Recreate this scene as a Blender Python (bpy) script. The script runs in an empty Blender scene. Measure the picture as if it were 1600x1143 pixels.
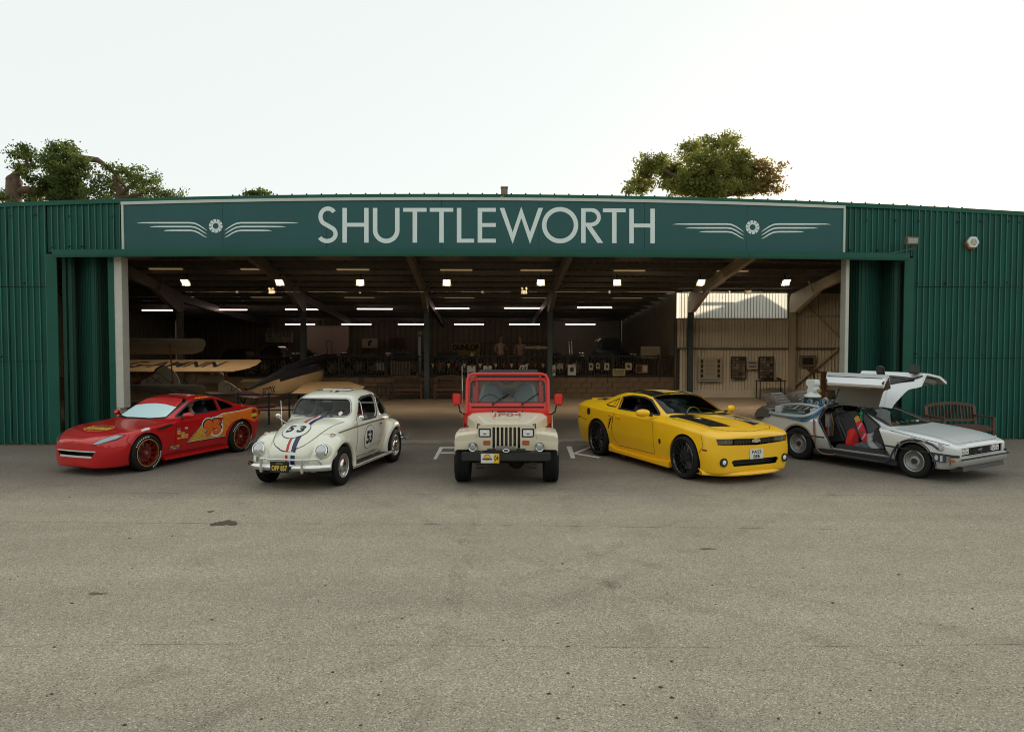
import bpy, bmesh, math, random
import numpy as np
from mathutils import Vector, Matrix
from mathutils.bvhtree import BVHTree
from mathutils.geometry import tessellate_polygon
R = math.radians
PI = math.pi
random.seed(7)
SC = bpy.context.scene
COL = SC.collection
# ---------------------------------------------------------------- camera, sky, sun, exposure
CAM_H, PITCH, FPX = 2.35, R(1.97), 1110.0
cd = bpy.data.cameras.new('camera'); cam = bpy.data.objects.new('camera', cd); COL.objects.link(cam)
cam.location = (0, 0, CAM_H); cam.rotation_euler = (PI/2 - PITCH, 0, 0)
cd.sensor_width = 36; cd.lens = 36*FPX/1600; cd.clip_end = 3000; cd.clip_start = .1
SC.camera = cam
SUN_EL, SUN_AZ = R(9.6), R(30)
w = bpy.data.worlds.new('World'); SC.world = w; w.use_nodes = True
nt = w.node_tree; nt.nodes.clear()
sky = nt.nodes.new('ShaderNodeTexSky'); sky.sky_type = 'NISHITA'; sky.sun_disc = False
sky.sun_elevation = SUN_EL; sky.sun_rotation = SUN_AZ; sky.air_density = 1; sky.dust_density = 1; sky.ozone_density = 1
b1 = nt.nodes.new('ShaderNodeBackground'); b1.inputs[1].default_value = .02
b2 = nt.nodes.new('ShaderNodeBackground'); b2.inputs[0].default_value = (.79, .83, .80, 1); b2.inputs[1].default_value = 1.0
ad = nt.nodes.new('ShaderNodeAddShader'); wo = nt.nodes.new('ShaderNodeOutputWorld')
nt.links.new(sky.outputs[0], b1.inputs[0]); nt.links.new(b1.outputs[0], ad.inputs[0])
nt.links.new(b2.outputs[0], ad.inputs[1]); nt.links.new(ad.outputs[0], wo.inputs[0])
sd = bpy.data.lights.new('sun', 'SUN'); sd.energy = 4.0; sd.angle = R(.53); sd.color = (1, .86, .66)
so = bpy.data.objects.new('sun', sd); COL.objects.link(so)
sdir = Vector((math.sin(SUN_AZ)*math.cos(SUN_EL), math.cos(SUN_AZ)*math.cos(SUN_EL), math.sin(SUN_EL)))
so.rotation_euler = sdir.to_track_quat('Z', 'Y').to_euler(); so.location = (20, 20, 30)
SC.view_settings.view_transform = 'Standard'; SC.view_settings.look = 'None'
SC.view_settings.exposure = 0.08; SC.view_settings.gamma = 1
SC.view_settings.use_curve_mapping = False
SC.render.engine = 'CYCLES'
SC.cycles.max_bounces = 7; SC.cycles.transparent_max_bounces = 12; SC.cycles.diffuse_bounces = 4
SC.cycles.use_denoising = True; SC.cycles.pixel_filter_type = 'BLACKMAN_HARRIS'; SC.cycles.filter_width = 1.05
SC.cycles.caustics_reflective = False; SC.cycles.caustics_refractive = False

# ---------------------------------------------------------------- pixel -> ray
def ray(px, py):
    a = (px - 800)/FPX; b = (571.5 - py)/FPX
    d = Vector((a, math.cos(PITCH) + b*math.sin(PITCH), -math.sin(PITCH) + b*math.cos(PITCH)))
    return Vector((0, 0, CAM_H)), d
def ground(px, py, z=0.0):
    o, d = ray(px, py); t = (z - o.z)/d.z
    return o + d*t
BA = R(2.2); BO = Vector((0, 16.62, 0))
def at(px, py, dep):
    """point of the building frame (u, dep, z) seen at a pixel of the photograph"""
    o, d = ray(px, py)
    n = Vector((-math.sin(BA), math.cos(BA), 0)); t = (dep - (o - BO).dot(n))/d.dot(n)
    p = o + d*t - BO
    return Vector((p.x*math.cos(BA) + p.y*math.sin(BA), dep, p.z))
def world(u, dep, z=0.0):
    return BO + Vector((u*math.cos(BA) - dep*math.sin(BA), u*math.sin(BA) + dep*math.cos(BA), z))

# ---------------------------------------------------------------- materials
MATS = {}
def mat(name, col, rough=.5, metal=0., coat=0., var=0., scale=4., bump=0., bscale=60., trans=0., emit=None, es=1., spec=.5, rvar=0., stretch=None):
    if name in MATS: return MATS[name]
    m = bpy.data.materials.new(name); m.use_nodes = True; t = m.node_tree; n = t.nodes; p = n['Principled BSDF']
    p.inputs['Base Color'].default_value = (*col, 1); p.inputs['Roughness'].default_value = rough
    p.inputs['Metallic'].default_value = metal; p.inputs['Specular IOR Level'].default_value = spec
    if coat: p.inputs['Coat Weight'].default_value = coat; p.inputs['Coat Roughness'].default_value = .04
    if trans: p.inputs['Transmission Weight'].default_value = trans
    if emit: p.inputs['Emission Color'].default_value = (*emit, 1); p.inputs['Emission Strength'].default_value = es
    tc = n.new('ShaderNodeTexCoord'); src = tc.outputs['Object']
    if stretch:
        mp = n.new('ShaderNodeMapping'); mp.inputs['Scale'].default_value = stretch; t.links.new(src, mp.inputs[0]); src = mp.outputs[0]
    if var or rvar:
        nz = n.new('ShaderNodeTexNoise'); nz.inputs['Scale'].default_value = scale; nz.inputs['Detail'].default_value = 6; nz.inputs['Roughness'].default_value = .65
        t.links.new(src, nz.inputs['Vector'])
    if var:
        cr = n.new('ShaderNodeValToRGB'); e = cr.color_ramp.elements; e[0].position = .3; e[1].position = .72
        e[0].color = (*[c*(1 - var) for c in col], 1); e[1].color = (*[min(1, c*(1 + var)) for c in col], 1)
        t.links.new(nz.outputs[0], cr.inputs[0]); t.links.new(cr.outputs[0], p.inputs['Base Color'])
    if rvar:
        mr = n.new('ShaderNodeMapRange'); mr.inputs['To Min'].default_value = max(0, rough - rvar); mr.inputs['To Max'].default_value = min(1, rough + rvar)
        mr.inputs['From Min'].default_value = .3; mr.inputs['From Max'].default_value = .7
        t.links.new(nz.outputs[0], mr.inputs[0]); t.links.new(mr.outputs[0], p.inputs['Roughness'])
    if bump:
        n2 = n.new('ShaderNodeTexNoise'); n2.inputs['Scale'].default_value = bscale; n2.inputs['Detail'].default_value = 4
        bp = n.new('ShaderNodeBump'); bp.inputs['Strength'].default_value = bump; bp.inputs['Distance'].default_value = .01
        t.links.new(src, n2.inputs['Vector']); t.links.new(n2.outputs[0], bp.inputs['Height']); t.links.new(bp.outputs[0], p.inputs['Normal'])
    MATS[name] = m
    return m
def glass_mat(name, tint, refl=.09, rough=.02):
    if name in MATS: return MATS[name]
    m = bpy.data.materials.new(name); m.use_nodes = True; t = m.node_tree; n = t.nodes; n.clear()
    tr = n.new('ShaderNodeBsdfTransparent'); tr.inputs[0].default_value = (*tint, 1)
    gl = n.new('ShaderNodeBsdfGlossy'); gl.inputs['Roughness'].default_value = rough
    fr = n.new('ShaderNodeFresnel'); fr.inputs[0].default_value = 1.5
    mx = n.new('ShaderNodeMixShader'); o = n.new('ShaderNodeOutputMaterial')
    t.links.new(fr.outputs[0], mx.inputs[0]); t.links.new(tr.outputs[0], mx.inputs[1]); t.links.new(gl.outputs[0], mx.inputs[2]); t.links.new(mx.outputs[0], o.inputs[0])
    MATS[name] = m
    return m
def lamp_mat(name, col, s):
    if name in MATS: return MATS[name]
    m = bpy.data.materials.new(name); m.use_nodes = True; t = m.node_tree; n = t.nodes; n.clear()
    e = n.new('ShaderNodeEmission'); e.inputs[0].default_value = (*col, 1); e.inputs[1].default_value = s
    o = n.new('ShaderNodeOutputMaterial'); t.links.new(e.outputs[0], o.inputs[0]); MATS[name] = m
    return m

# ---------------------------------------------------------------- mesh builder
def rotm(e): 
    from mathutils import Euler
    return Euler(e).to_matrix()
class MB:
    def __init__(s): s.v = []; s.f = []; s.m = []
    def add(s, vs, fs, mi=0):
        b = len(s.v); s.v += [tuple(v) for v in vs]; s.f += [tuple(i + b for i in f) for f in fs]; s.m += [mi]*len(fs); return s
    def box(s, c, d, rot=None, mi=0):
        M = rotm(rot) if rot else None; c = Vector(c); vs = []
        for x in (-.5, .5):
            for y in (-.5, .5):
                for z in (-.5, .5):
                    p = Vector((x*d[0], y*d[1], z*d[2])); p = M @ p if M else p; vs.append(p + c)
        return s.add(vs, [(0, 1, 3, 2), (4, 6, 7, 5), (0, 4, 5, 1), (2, 3, 7, 6), (0, 2, 6, 4), (1, 5, 7, 3)], mi)
    def beam(s, a, b, w_, h, up=(0, 0, 1), mi=0):
        a, b = Vector(a), Vector(b); d = (b - a).normalized(); up = Vector(up)
        sd_ = d.cross(up); 
        if sd_.length < 1e-4: sd_ = d.cross(Vector((1, 0, 0)))
        sd_.normalize(); up = sd_.cross(d).normalized(); vs = []
        for p in (a, b):
            for i, j in ((-1, -1), (1, -1), (1, 1), (-1, 1)): vs.append(p + sd_*(i*w_/2) + up*(j*h/2))
        return s.add(vs, [(3, 2, 1, 0), (4, 5, 6, 7), (0, 1, 5, 4), (1, 2, 6, 5), (2, 3, 7, 6), (3, 0, 4, 7)], mi)
    def prism(s, poly, ax, a, b, mi=0):
        """polygon in the plane normal to ax ('x': (y,z), 'y': (x,z), 'z': (x,y)) from a to b"""
        def P(q, t): return {'x': (t, q[0], q[1]), 'y': (q[0], t, q[1]), 'z': (q[0], q[1], t)}[ax]
        n = len(poly); vs = [P(q, a) for q in poly] + [P(q, b) for q in poly]
        return s.add(vs, [tuple(range(n))[::-1], tuple(range(n, 2*n))] + [(i, (i + 1) % n, n + (i + 1) % n, n + i) for i in range(n)], mi)
    def tube(s, pts, r, n=8, cap=True, mi=0):
        pts = [Vector(p) for p in pts]; k = len(pts); rs = r if isinstance(r, (list, tuple)) else [r]*k; rings = []; up = None
        for i, p in enumerate(pts):
            d = (pts[min(i + 1, k - 1)] - pts[max(i - 1, 0)]).normalized()
            if up is None: up = Vector((0, 0, 1)) if abs(d.z) < .9 else Vector((1, 0, 0))
            sd_ = d.cross(up).normalized(); up = sd_.cross(d).normalized()
            rings.append([p + (sd_*math.cos(2*PI*j/n) + up*math.sin(2*PI*j/n))*rs[i] for j in range(n)])
        fs = [(i*n + j, i*n + (j + 1) % n, (i + 1)*n + (j + 1) % n, (i + 1)*n + j) for i in range(k - 1) for j in range(n)]
        if cap: fs += [tuple(range(n))[::-1], tuple(range((k - 1)*n, k*n))]
        return s.add([v for q in rings for v in q], fs, mi)
    def cyl(s, a, b, r, n=16, r2=None, mi=0): return s.tube([a, b], [r, r if r2 is None else r2], n, mi=mi)
    def lathe(s, prof, c=(0, 0, 0), ax='y', n=32, mi=0, closed=False):
        """prof: list of (radius, height along ax)"""
        vs = []
        for r, h in prof:
            for j in range(n):
                a = 2*PI*j/n; x, y = r*math.cos(a), r*math.sin(a)
                vs.append({'y': (c[0] + x, c[1] + h, c[2] + y), 'z': (c[0] + x, c[1] + y, c[2] + h), 'x': (c[0] + h, c[1] + x, c[2] + y)}[ax])
        k = len(prof)
        fs = [(i*n + j, i*n + (j + 1) % n, ((i + 1) % k)*n + (j + 1) % n, ((i + 1) % k)*n + j) for i in range(k if closed else k - 1) for j in range(n)]
        return s.add(vs, fs, mi)
    def ball(s, c, r, n=12, m=8, mi=0, half=None):
        r = r if isinstance(r, (list, tuple)) else (r, r, r); vs = []; fs = []
        for i in range(m + 1):
            t = PI*i/m
            for j in range(n):
                a = 2*PI*j/n; vs.append((c[0] + r[0]*math.sin(t)*math.cos(a), c[1] + r[1]*math.sin(t)*math.sin(a), c[2] + r[2]*math.cos(t)))
        fs = [(i*n + j, (i + 1)*n + j, (i + 1)*n + (j + 1) % n, i*n + (j + 1) % n) for i in range(m) for j in range(n)]
        return s.add(vs, fs, mi)
    def grid(s, P, mi=0, wrap=False):
        k, n = len(P), len(P[0])
        return s.add([p for row in P for p in row], [(i*n + j, i*n + (j + 1) % n, (i + 1)*n + (j + 1) % n, (i + 1)*n + j) for i in range(k - 1) for j in range(n if wrap else n - 1)], mi)
    def xf(s, M): s.v = [tuple(M @ Vector(v)) for v in s.v]; return s
    def mesh(s, name='m'):
        me = bpy.data.meshes.new(name); me.from_pydata(s.v, [], s.f); me.polygons.foreach_set('material_index', s.m); me.update(); return me
    def build(s, name, m, parent=None, smooth=None, bevel=0, seg=2, fix=True, sub=0):
        me = s.mesh(name)
        if fix or bevel:
            bm = bmesh.new(); bm.from_mesh(me)
            if fix: bmesh.ops.remove_doubles(bm, verts=bm.verts, dist=1e-5); bmesh.ops.recalc_face_normals(bm, faces=bm.faces)
            if bevel:
                es = [e for e in bm.edges if len(e.link_faces) == 2 and e.calc_face_angle(0) > .5]
                bmesh.ops.bevel(bm, geom=es, offset=bevel, segments=seg, affect='EDGES', clamp_overlap=True)
            bm.to_mesh(me); bm.free()
        if sub:
            o_ = bpy.data.objects.new('t', me); COL.objects.link(o_); md = o_.modifiers.new('s', 'SUBSURF'); md.levels = sub
            me = bpy.data.meshes.new_from_object(o_.evaluated_get(bpy.context.evaluated_depsgraph_get())); bpy.data.objects.remove(o_)
        return link(name, me, m, parent, smooth if smooth is not None else (35 if bevel else None))
def link(name, me, m, parent=None, smooth=None):
    for q in (m if isinstance(m, (list, tuple)) else [m]):
        if len(me.materials) < (len(m) if isinstance(m, (list, tuple)) else 1): me.materials.append(q)
    if smooth: me.polygons.foreach_set('use_smooth', [True]*len(me.polygons)); me.set_sharp_from_angle(angle=R(smooth))
    me.name = name
    o = bpy.data.objects.new(name, me); COL.objects.link(o)
    if parent: o.parent = parent
    return o
def tag(o, label=None, cat=None, group=None, kind=None):
    if label: o['label'] = label
    if cat: o['category'] = cat
    if group: o['group'] = group
    if kind: o['kind'] = kind
    return o
def thing(name, label, cat, loc=(0, 0, 0), rz=0., group=None):
    o = bpy.data.objects.new(name, None); COL.objects.link(o); o.location = loc; o.rotation_euler = (0, 0, rz); o.empty_display_size = .2
    return tag(o, label, cat, group)
def bthing(name, label, cat, u=0, d=0, z=0, group=None):
    return thing(name, label, cat, world(u, d, z), BA, group)
def dup(o, parent=None, loc=None, rz=None, label=None, kids=None):
    kids = kids if kids is not None else KIDS
    c = o.copy(); COL.objects.link(c)
    if parent is not None: c.parent = parent
    if loc is not None: c.location = loc
    if rz is not None: c.rotation_euler = (0, 0, rz)
    if label: c['label'] = label
    for ch in list(o.children): dup(ch, c)
    return c
KIDS = None
# ---------------------------------------------------------------- 2D text and shapes
_tc = {}
def text2d(body, w_=None, h=None, bold=0., shear=0.):
    """flat mesh (verts2d, tris) of a word, centred, scaled to width / height"""
    key = (body, bold, shear)
    if key not in _tc:
        c = bpy.data.curves.new('t', 'FONT'); c.body = body; c.offset = bold; c.shear = shear; c.resolution_u = 4
        o = bpy.data.objects.new('t', c); COL.objects.link(o)
        me = bpy.data.meshes.new_from_object(o.evaluated_get(bpy.context.evaluated_depsgraph_get()))
        bpy.data.objects.remove(o); vs = np.array([v.co[:2] for v in me.vertices]); fs = [tuple(p.vertices) for p in me.polygons]
        lo, hi = vs.min(0), vs.max(0); _tc[key] = (vs - (lo + hi)/2, fs, hi - lo); bpy.data.meshes.remove(me)
    vs, fs, sz = _tc[key]
    sx = w_/sz[0] if w_ else h/sz[1]; sy = h/sz[1] if h else sx
    return vs*[sx, sy], fs
def poly2d(loops):
    loops = loops if isinstance(loops[0][0], (list, tuple)) else [loops]
    vs = [p for l in loops for p in l]; t = tessellate_polygon([[Vector((p[0], p[1], 0)) for p in l] for l in loops])
    return np.array(vs, float), [tuple(q) for q in t]
def ring2d(c, r0, r1, n=32, a0=0, a1=2*PI, sy=1.):
    vs = []; fs = []; full = abs(a1 - a0 - 2*PI) < 1e-6; k = n if full else n + 1
    for i in range(k):
        a = a0 + (a1 - a0)*i/n
        for r in (r0, r1): vs.append((c[0] + r*math.cos(a), c[1] + r*sy*math.sin(a)))
    for i in range(n): j = (i + 1) % k; fs.append((2*i, 2*i + 1, 2*j + 1, 2*j))
    return np.array(vs), fs
def disc2d(c, r, n=28, sy=1.):
    return poly2d([(c[0] + r*math.cos(2*PI*i/n), c[1] + r*sy*math.sin(2*PI*i/n)) for i in range(n)])
def shape(parts):
    """join (verts, faces, dx, dy) into one"""
    V = []; F = []
    for q in parts:
        v, f = q[0], q[1]; d = q[2:] if len(q) > 2 else (0, 0); b = len(V)
        V += [(p[0] + d[0], p[1] + d[1]) for p in v]; F += [tuple(i + b for i in t) for t in f]
    return np.array(V), F
def flat(name, sh, m, parent, fn, thick=0.0):
    """a 2D shape mapped by fn(x, y) -> 3D; thick extrudes along the local normal"""
    me = bpy.data.meshes.new(name); me.from_pydata([tuple(fn(*p)) for p in sh[0]], [], sh[1]); me.update()
    if thick:
        bm = bmesh.new(); bm.from_mesh(me); r = bmesh.ops.solidify(bm, geom=bm.faces[:], thickness=thick); bm.to_mesh(me); bm.free()
    return link(name, me, m, parent)
# ================================================================ materials of the place
M_green = mat('green_sheet_paint', (.009, .074, .052), .5, spec=.3, var=.24, scale=1.3, rvar=.08, bump=.05, bscale=9, stretch=(2.5, 2.5, .35))
M_green2 = mat('green_flashing_paint', (.011, .095, .064), .48, spec=.3, var=.12, scale=2)
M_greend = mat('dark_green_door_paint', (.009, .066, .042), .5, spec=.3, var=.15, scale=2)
M_rib = mat('lighter_green_rib_paint', (.022, .165, .125), .45, var=.1, scale=3, spec=.4)  # rib crests a lighter green than the flats
M_screw = mat('dark_screw', (.01, .02, .018), .5)
M_sign = mat('sign_panel_vinyl', (.022, .098, .098), .4, spec=.35, var=.10, scale=.7, rvar=.06)
M_letter = mat('pale_letter_vinyl', (.74, .84, .82), .4)
M_frame = mat('pale_sign_trim', (.55, .58, .52), .4, var=.05)
M_white = mat('weathered_white_paint', (.58, .57, .50), .55, var=.10, scale=3)
M_steel = mat('dark_steel_paint', (.13, .115, .09), .5, var=.15, scale=3)
M_steelg = mat('blue_grey_steel', (.05, .07, .075), .45, var=.1)
M_steelw = mat('cream_steel_paint', (.42, .36, .27), .5, var=.1, scale=3)
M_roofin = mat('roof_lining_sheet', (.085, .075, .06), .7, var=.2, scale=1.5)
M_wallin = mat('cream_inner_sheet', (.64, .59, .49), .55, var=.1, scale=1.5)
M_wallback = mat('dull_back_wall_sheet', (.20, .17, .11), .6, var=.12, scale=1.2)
M_wood = mat('brown_bench_wood', (.16, .075, .045), .5, var=.25, scale=6, stretch=(1, 1, 12))
M_woodd = mat('dark_bench_wood', (.09, .045, .025), .5, var=.2, scale=6)
M_black = mat('black_metal', (.015, .015, .015), .5)
M_rail = mat('dark_rail_wood', (.022, .018, .014), .6)
M_blockw = mat('tan_blockwork', (.17, .12, .075), .8, var=.2, scale=3, bump=.3, bscale=30)
M_cream = mat('aged_cream_card', (.42, .36, .25), .7, var=.06)
M_ink = mat('dark_ink', (.02, .018, .015), .6)
M_pale = mat('pale_card', (.5, .56, .54), .6)
M_tube = lamp_mat('fluorescent_tube_glow', (1, .74, .66), 7)
M_flood = lamp_mat('floodlight_glow', (1, .80, .46), 2.2)
M_chrome = mat('chrome', (.75, .75, .74), .08, metal=1)

# ---------------------------------------------------------------- asphalt
def asphalt():
    m = bpy.data.materials.new('old_asphalt'); m.use_nodes = True; t = m.node_tree; n = t.nodes; p = n['Principled BSDF']; L = t.links.new
    tc = n.new('ShaderNodeTexCoord').outputs['Object']
    def noise(s, det=5, ro=.6, vec=tc):
        q = n.new('ShaderNodeTexNoise'); q.inputs['Scale'].default_value = s; q.inputs['Detail'].default_value = det; q.inputs['Roughness'].default_value = ro; L(vec, q.inputs['Vector']); return q.outputs[0]
    def ramp(src, a, b, ca, cb):
        r = n.new('ShaderNodeValToRGB'); e = r.color_ramp.elements; e[0].position = a; e[1].position = b; e[0].color = (*ca, 1); e[1].color = (*cb, 1); L(src, r.inputs[0]); return r.outputs[0]
    def mix(bt, f, a, b):
        x = n.new('ShaderNodeMix'); x.data_type = 'RGBA'; x.blend_type = bt
        if isinstance(f, float): x.inputs[0].default_value = f
        else: L(f, x.inputs[0])
        L(a, x.inputs[6]); L(b, x.inputs[7]); return x.outputs[2]
    vo = n.new('ShaderNodeTexVoronoi'); vo.inputs['Scale'].default_value = 115; L(tc, vo.inputs['Vector'])
    sep = n.new('ShaderNodeSeparateColor'); L(vo.outputs['Color'], sep.inputs[0])
    stone = n.new('ShaderNodeValToRGB'); e = stone.color_ramp.elements; L(sep.outputs[0], stone.inputs[0])
    e[0].position = 0; e[0].color = (.14, .117, .085, 1); e[1].position = 1; e[1].color = (.70, .60, .46, 1)
    for ps, c in ((.12, (.30, .257, .190)), (.55, (.395, .345, .257)), (.88, (.475, .402, .30)), (.96, (.64, .59, .49))): q = e.new(ps); q.color = (*c, 1)
    big = ramp(noise(.35, 6), .35, .68, (.90, .90, .905), (1.05, 1.045, 1.035))
    med = ramp(noise(2.3, 6), .3, .75, (.93, .93, .93), (1.05, 1.05, 1.05))
    c = mix('MULTIPLY', 1.0, stone.outputs[0], big); c = mix('MULTIPLY', 1.0, c, med)
    # wheel-worn bands running across in front of the doors, and shade next to the hangar painted into the colour
    mp = n.new('ShaderNodeMapping'); mp.inputs['Scale'].default_value = (.12, 1.3, 1); L(tc, mp.inputs[0])
    band = ramp(noise(1., 3, .5, mp.outputs[0]), .35, .7, (.91, .91, .92), (1.05, 1.05, 1.04)); c = mix('MULTIPLY', 1.0, c, band)
    sx = n.new('ShaderNodeSeparateXYZ'); L(tc, sx.inputs[0])
    ad_ = n.new('ShaderNodeMath'); ad_.operation = 'MULTIPLY_ADD'; L(noise(.8, 5), ad_.inputs[0]); ad_.inputs[1].default_value = 1.6; L(sx.outputs[1], ad_.inputs[2])
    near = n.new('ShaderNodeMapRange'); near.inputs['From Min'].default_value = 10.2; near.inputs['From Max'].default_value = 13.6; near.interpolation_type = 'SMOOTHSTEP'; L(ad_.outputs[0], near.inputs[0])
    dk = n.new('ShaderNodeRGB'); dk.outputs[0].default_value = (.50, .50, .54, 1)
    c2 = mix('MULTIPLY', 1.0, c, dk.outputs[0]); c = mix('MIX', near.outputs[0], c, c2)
    spots = ramp(noise(1.7, 2, .4), .735, .755, (1, 1, 1), (.86, .83, .79)); c = mix('MULTIPLY', 1.0, c, spots)
    L(c, p.inputs['Base Color']); p.inputs['Roughness'].default_value = .9; p.inputs['Specular IOR Level'].default_value = .25
    b = n.new('ShaderNodeBump'); b.inputs['Strength'].default_value = .4; b.inputs['Distance'].default_value = .004; L(vo.outputs['Distance'], b.inputs['Height']); L(b.outputs[0], p.inputs['Normal'])
    return m
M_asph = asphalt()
def struct(name, mb, m, **k): return tag(mb.build(name, m, **k), kind='structure')
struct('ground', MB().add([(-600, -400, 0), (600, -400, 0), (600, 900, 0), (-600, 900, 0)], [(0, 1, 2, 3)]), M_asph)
M_floor = mat('polished_concrete_floor', (.27, .225, .17), .36, var=.14, scale=.8, rvar=.1)
hr = bthing('hangar', 'long green corrugated hangar with a wide open doorway behind the row of cars', 'hangar')
fl = MB().add([(-17.5, .1, .012), (12.6, .1, .012), (12.6, 12.7, .012), (-17.5, 12.7, .012)], [(0, 1, 2, 3)]).build('floor', M_floor); fl.location = BO; fl.rotation_euler = (0, 0, BA); tag(fl, kind='structure')
th = MB(); th.box((-.18, -.08, .02), (17.2, .36, .05)); th = th.build('threshold', mat('worn_concrete_kerb', (.30, .25, .19), .8, var=.2, scale=5), bevel=.01); th.location = BO; th.rotation_euler = (0, 0, BA); tag(th, kind='structure')

# ---------------------------------------------------------------- heights along the front (the eave is cambered)
def eave(u): return 5.755 - .0021*u*u
def signb(u): return 4.335 - .0006*u*u
ul, ur = at(190, 360, 0).x, at(1320, 360, 0).x          # ends of the sign
dl, dr = at(197, 560, 0).x, at(1318, 560, 0).x          # clear opening
wl, wr_ = at(78, 560, 0).x, at(1409, 560, 0).x          # where the wall sheets end
# corrugated sheets
RIB = {M_green.name: M_rib, M_greend.name: M_green2, M_wallin.name: mat('cream_groove_painted_shade', (.36, .30, .21), .6), M_wallback.name: mat('dull_groove_painted_shade', (.13, .11, .075), .6), 'translucent_wall_sheet': mat('darker_translucent_rib', (.45, .40, .30), .6)}  # inner sheets: groove shade painted as a darker rib colour; translucent ribs darker too
def sheet_mb(w_, h, p=.137, dep=.03, ext=None):
    n = max(1, round(w_/p)); p = w_/n; xs = []
    for i in range(n):
        for a, y in ((0, 0), (.68, 0), (.76, -dep), (.90, -dep)): xs.append(((i + a)*p, y))
    xs.append((w_, 0)); b = MB()
    b.grid([[(x, y, 0) for x, y in xs], [(x, y - .0, h) for x, y in xs]])
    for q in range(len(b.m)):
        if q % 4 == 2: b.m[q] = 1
    return b
def put_sheets(u0, u1, rows, m, parent, w_=.86, d=0., p=.137, name='wall_sheet', dep=.03, top=None, face=1):
    n = max(1, round((u1 - u0)/w_)); w_ = (u1 - u0)/n; lib = {}
    for k, (z0, z1) in enumerate(rows):
        for i in range(n):
            u = u0 + i*w_; zt = z1
            if top and k == len(rows) - 1:
                ta, tb = top(u), top(u + w_); b = sheet_mb(w_ - .009, 1, p, dep)
                b.v = [(x, y, z*((ta + (tb - ta)*x/w_) - z0)) for x, y, z in b.v]; me = b.mesh(name)
            else:
                key = (round(z1 - z0, 3),)
                if key not in lib: lib[key] = sheet_mb(w_ - .009, z1 - z0 - .014, p, dep).mesh(name)
                me = lib[key]
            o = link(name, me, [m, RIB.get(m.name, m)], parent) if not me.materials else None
            if o is None: o = bpy.data.objects.new(name, me); COL.objects.link(o); o.parent = parent
            o.location = (u, d - .006*k - .002*(i % 2), z0)
            o.rotation_euler = (R(random.uniform(-.05, .05)), 0, R(random.uniform(-.12, .12)))
z1l, z2l = at(40, 564, 0).z, at(40, 448, 0).z
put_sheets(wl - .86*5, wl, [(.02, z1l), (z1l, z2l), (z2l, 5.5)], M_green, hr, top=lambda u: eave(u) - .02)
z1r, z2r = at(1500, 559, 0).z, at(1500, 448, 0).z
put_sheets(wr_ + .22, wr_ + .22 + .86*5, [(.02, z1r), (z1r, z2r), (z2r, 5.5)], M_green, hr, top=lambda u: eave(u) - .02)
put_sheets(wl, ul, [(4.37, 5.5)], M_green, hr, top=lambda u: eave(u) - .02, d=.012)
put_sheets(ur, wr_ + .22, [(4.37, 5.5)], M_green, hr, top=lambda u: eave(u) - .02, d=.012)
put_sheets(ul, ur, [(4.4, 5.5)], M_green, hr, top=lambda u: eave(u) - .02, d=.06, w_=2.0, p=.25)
# screws
sc = MB()
for (a, b, zs) in ((wl - 4.3, wl, (z1l + .1, z2l + .1, 5.2)), (wr_ + .22, wr_ + 4.5, (z1r + .1, z2r + .1, 5.2)), (wl, ul, (4.5, 5.2)), (ur, wr_, (4.5, 5.2))):
    for z in zs:
        u = a + .1
        while u < b:
            if random.random() < .75: sc.cyl((u, -.035, z + random.uniform(-.03, .03)), (u, -.056, z), .021, 6)
            u += .137*random.choice((2, 3, 4, 5))
sc.build('screw', M_screw, hr)['kind'] = 'stuff'
for a_, b_ in ((wl - 4.4, wl + .02), (wr_ + .2, wr_ + 4.6)): MB().box(((a_ + b_)/2, .05, 2.7), (b_ - a_, .03, 5.3)).build('lap_shadow_backing', M_black, hr)  # black sheet behind the gaps, put in so sheet laps read as shadow lines
# eave flashing, door head rail, corner flashings
uu = [wl - 4.3 + i*(wr_ + 4.5 - wl + 4.3)/30 for i in range(31)]
def strip(name, zf0, zf1, y0, y1, m, us, parent=hr):
    P = [[(u, y1, zf0(u)), (u, y0, zf0(u)), (u, y0, zf1(u)), (u, y1, zf1(u))] for u in us]
    b = MB().grid(P, wrap=True); b.add(P[0], [(3, 2, 1, 0)]); b.add(P[-1], [(0, 1, 2, 3)]); return b.build(name, m, parent)
strip('eave_flashing', lambda u: eave(u) - .10, lambda u: eave(u), -.045, .3, M_green2, uu)
hs = [at(83, 400, -.3).x + i*(at(1420, 400, -.3).x - at(83, 400, -.3).x)/24 for i in range(25)]
strip('door_head_rail', lambda u: signb(u) - .0, lambda u: signb(u) + .12, -.34, -.04, M_green2, hs)
strip('door_head_lip', lambda u: signb(u) - .05, lambda u: signb(u) - .001, -.345, -.31, M_greend, hs)
for u, nm in ((wl - .0, 0), (wr_ + .0, 1)):
    MB().box((u + .11, -.045, 2.17), (.24, .03, 4.32)).build('corner_flashing', M_green2, hr, bevel=.004)
# roof edge bolts, little box on the ridge
bo = MB()
u = ul + 2.5
while u < ur + 3: bo.cyl((u, .02, eave(u) - .002), (u, .02, eave(u) + .035), .02, 6); u += .336
bo.build('roof_bolt', M_screw, hr)['kind'] = 'stuff'
# masonry door posts painted white
for px, nm in ((189, 0), (1319, 1)):
    uc = at(px, 560, .1).x
    b = MB()
    if nm == 0: b.box((uc + .0, .12, 2.55), (.23, .3, 3.45)).box((uc - .045, .12, .41), (.14, .3, .82))
    else: b.box((uc, .12, 2.16), (.085, .25, 4.3))
    b.build('door_post', M_white, hr, bevel=.006)
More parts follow.
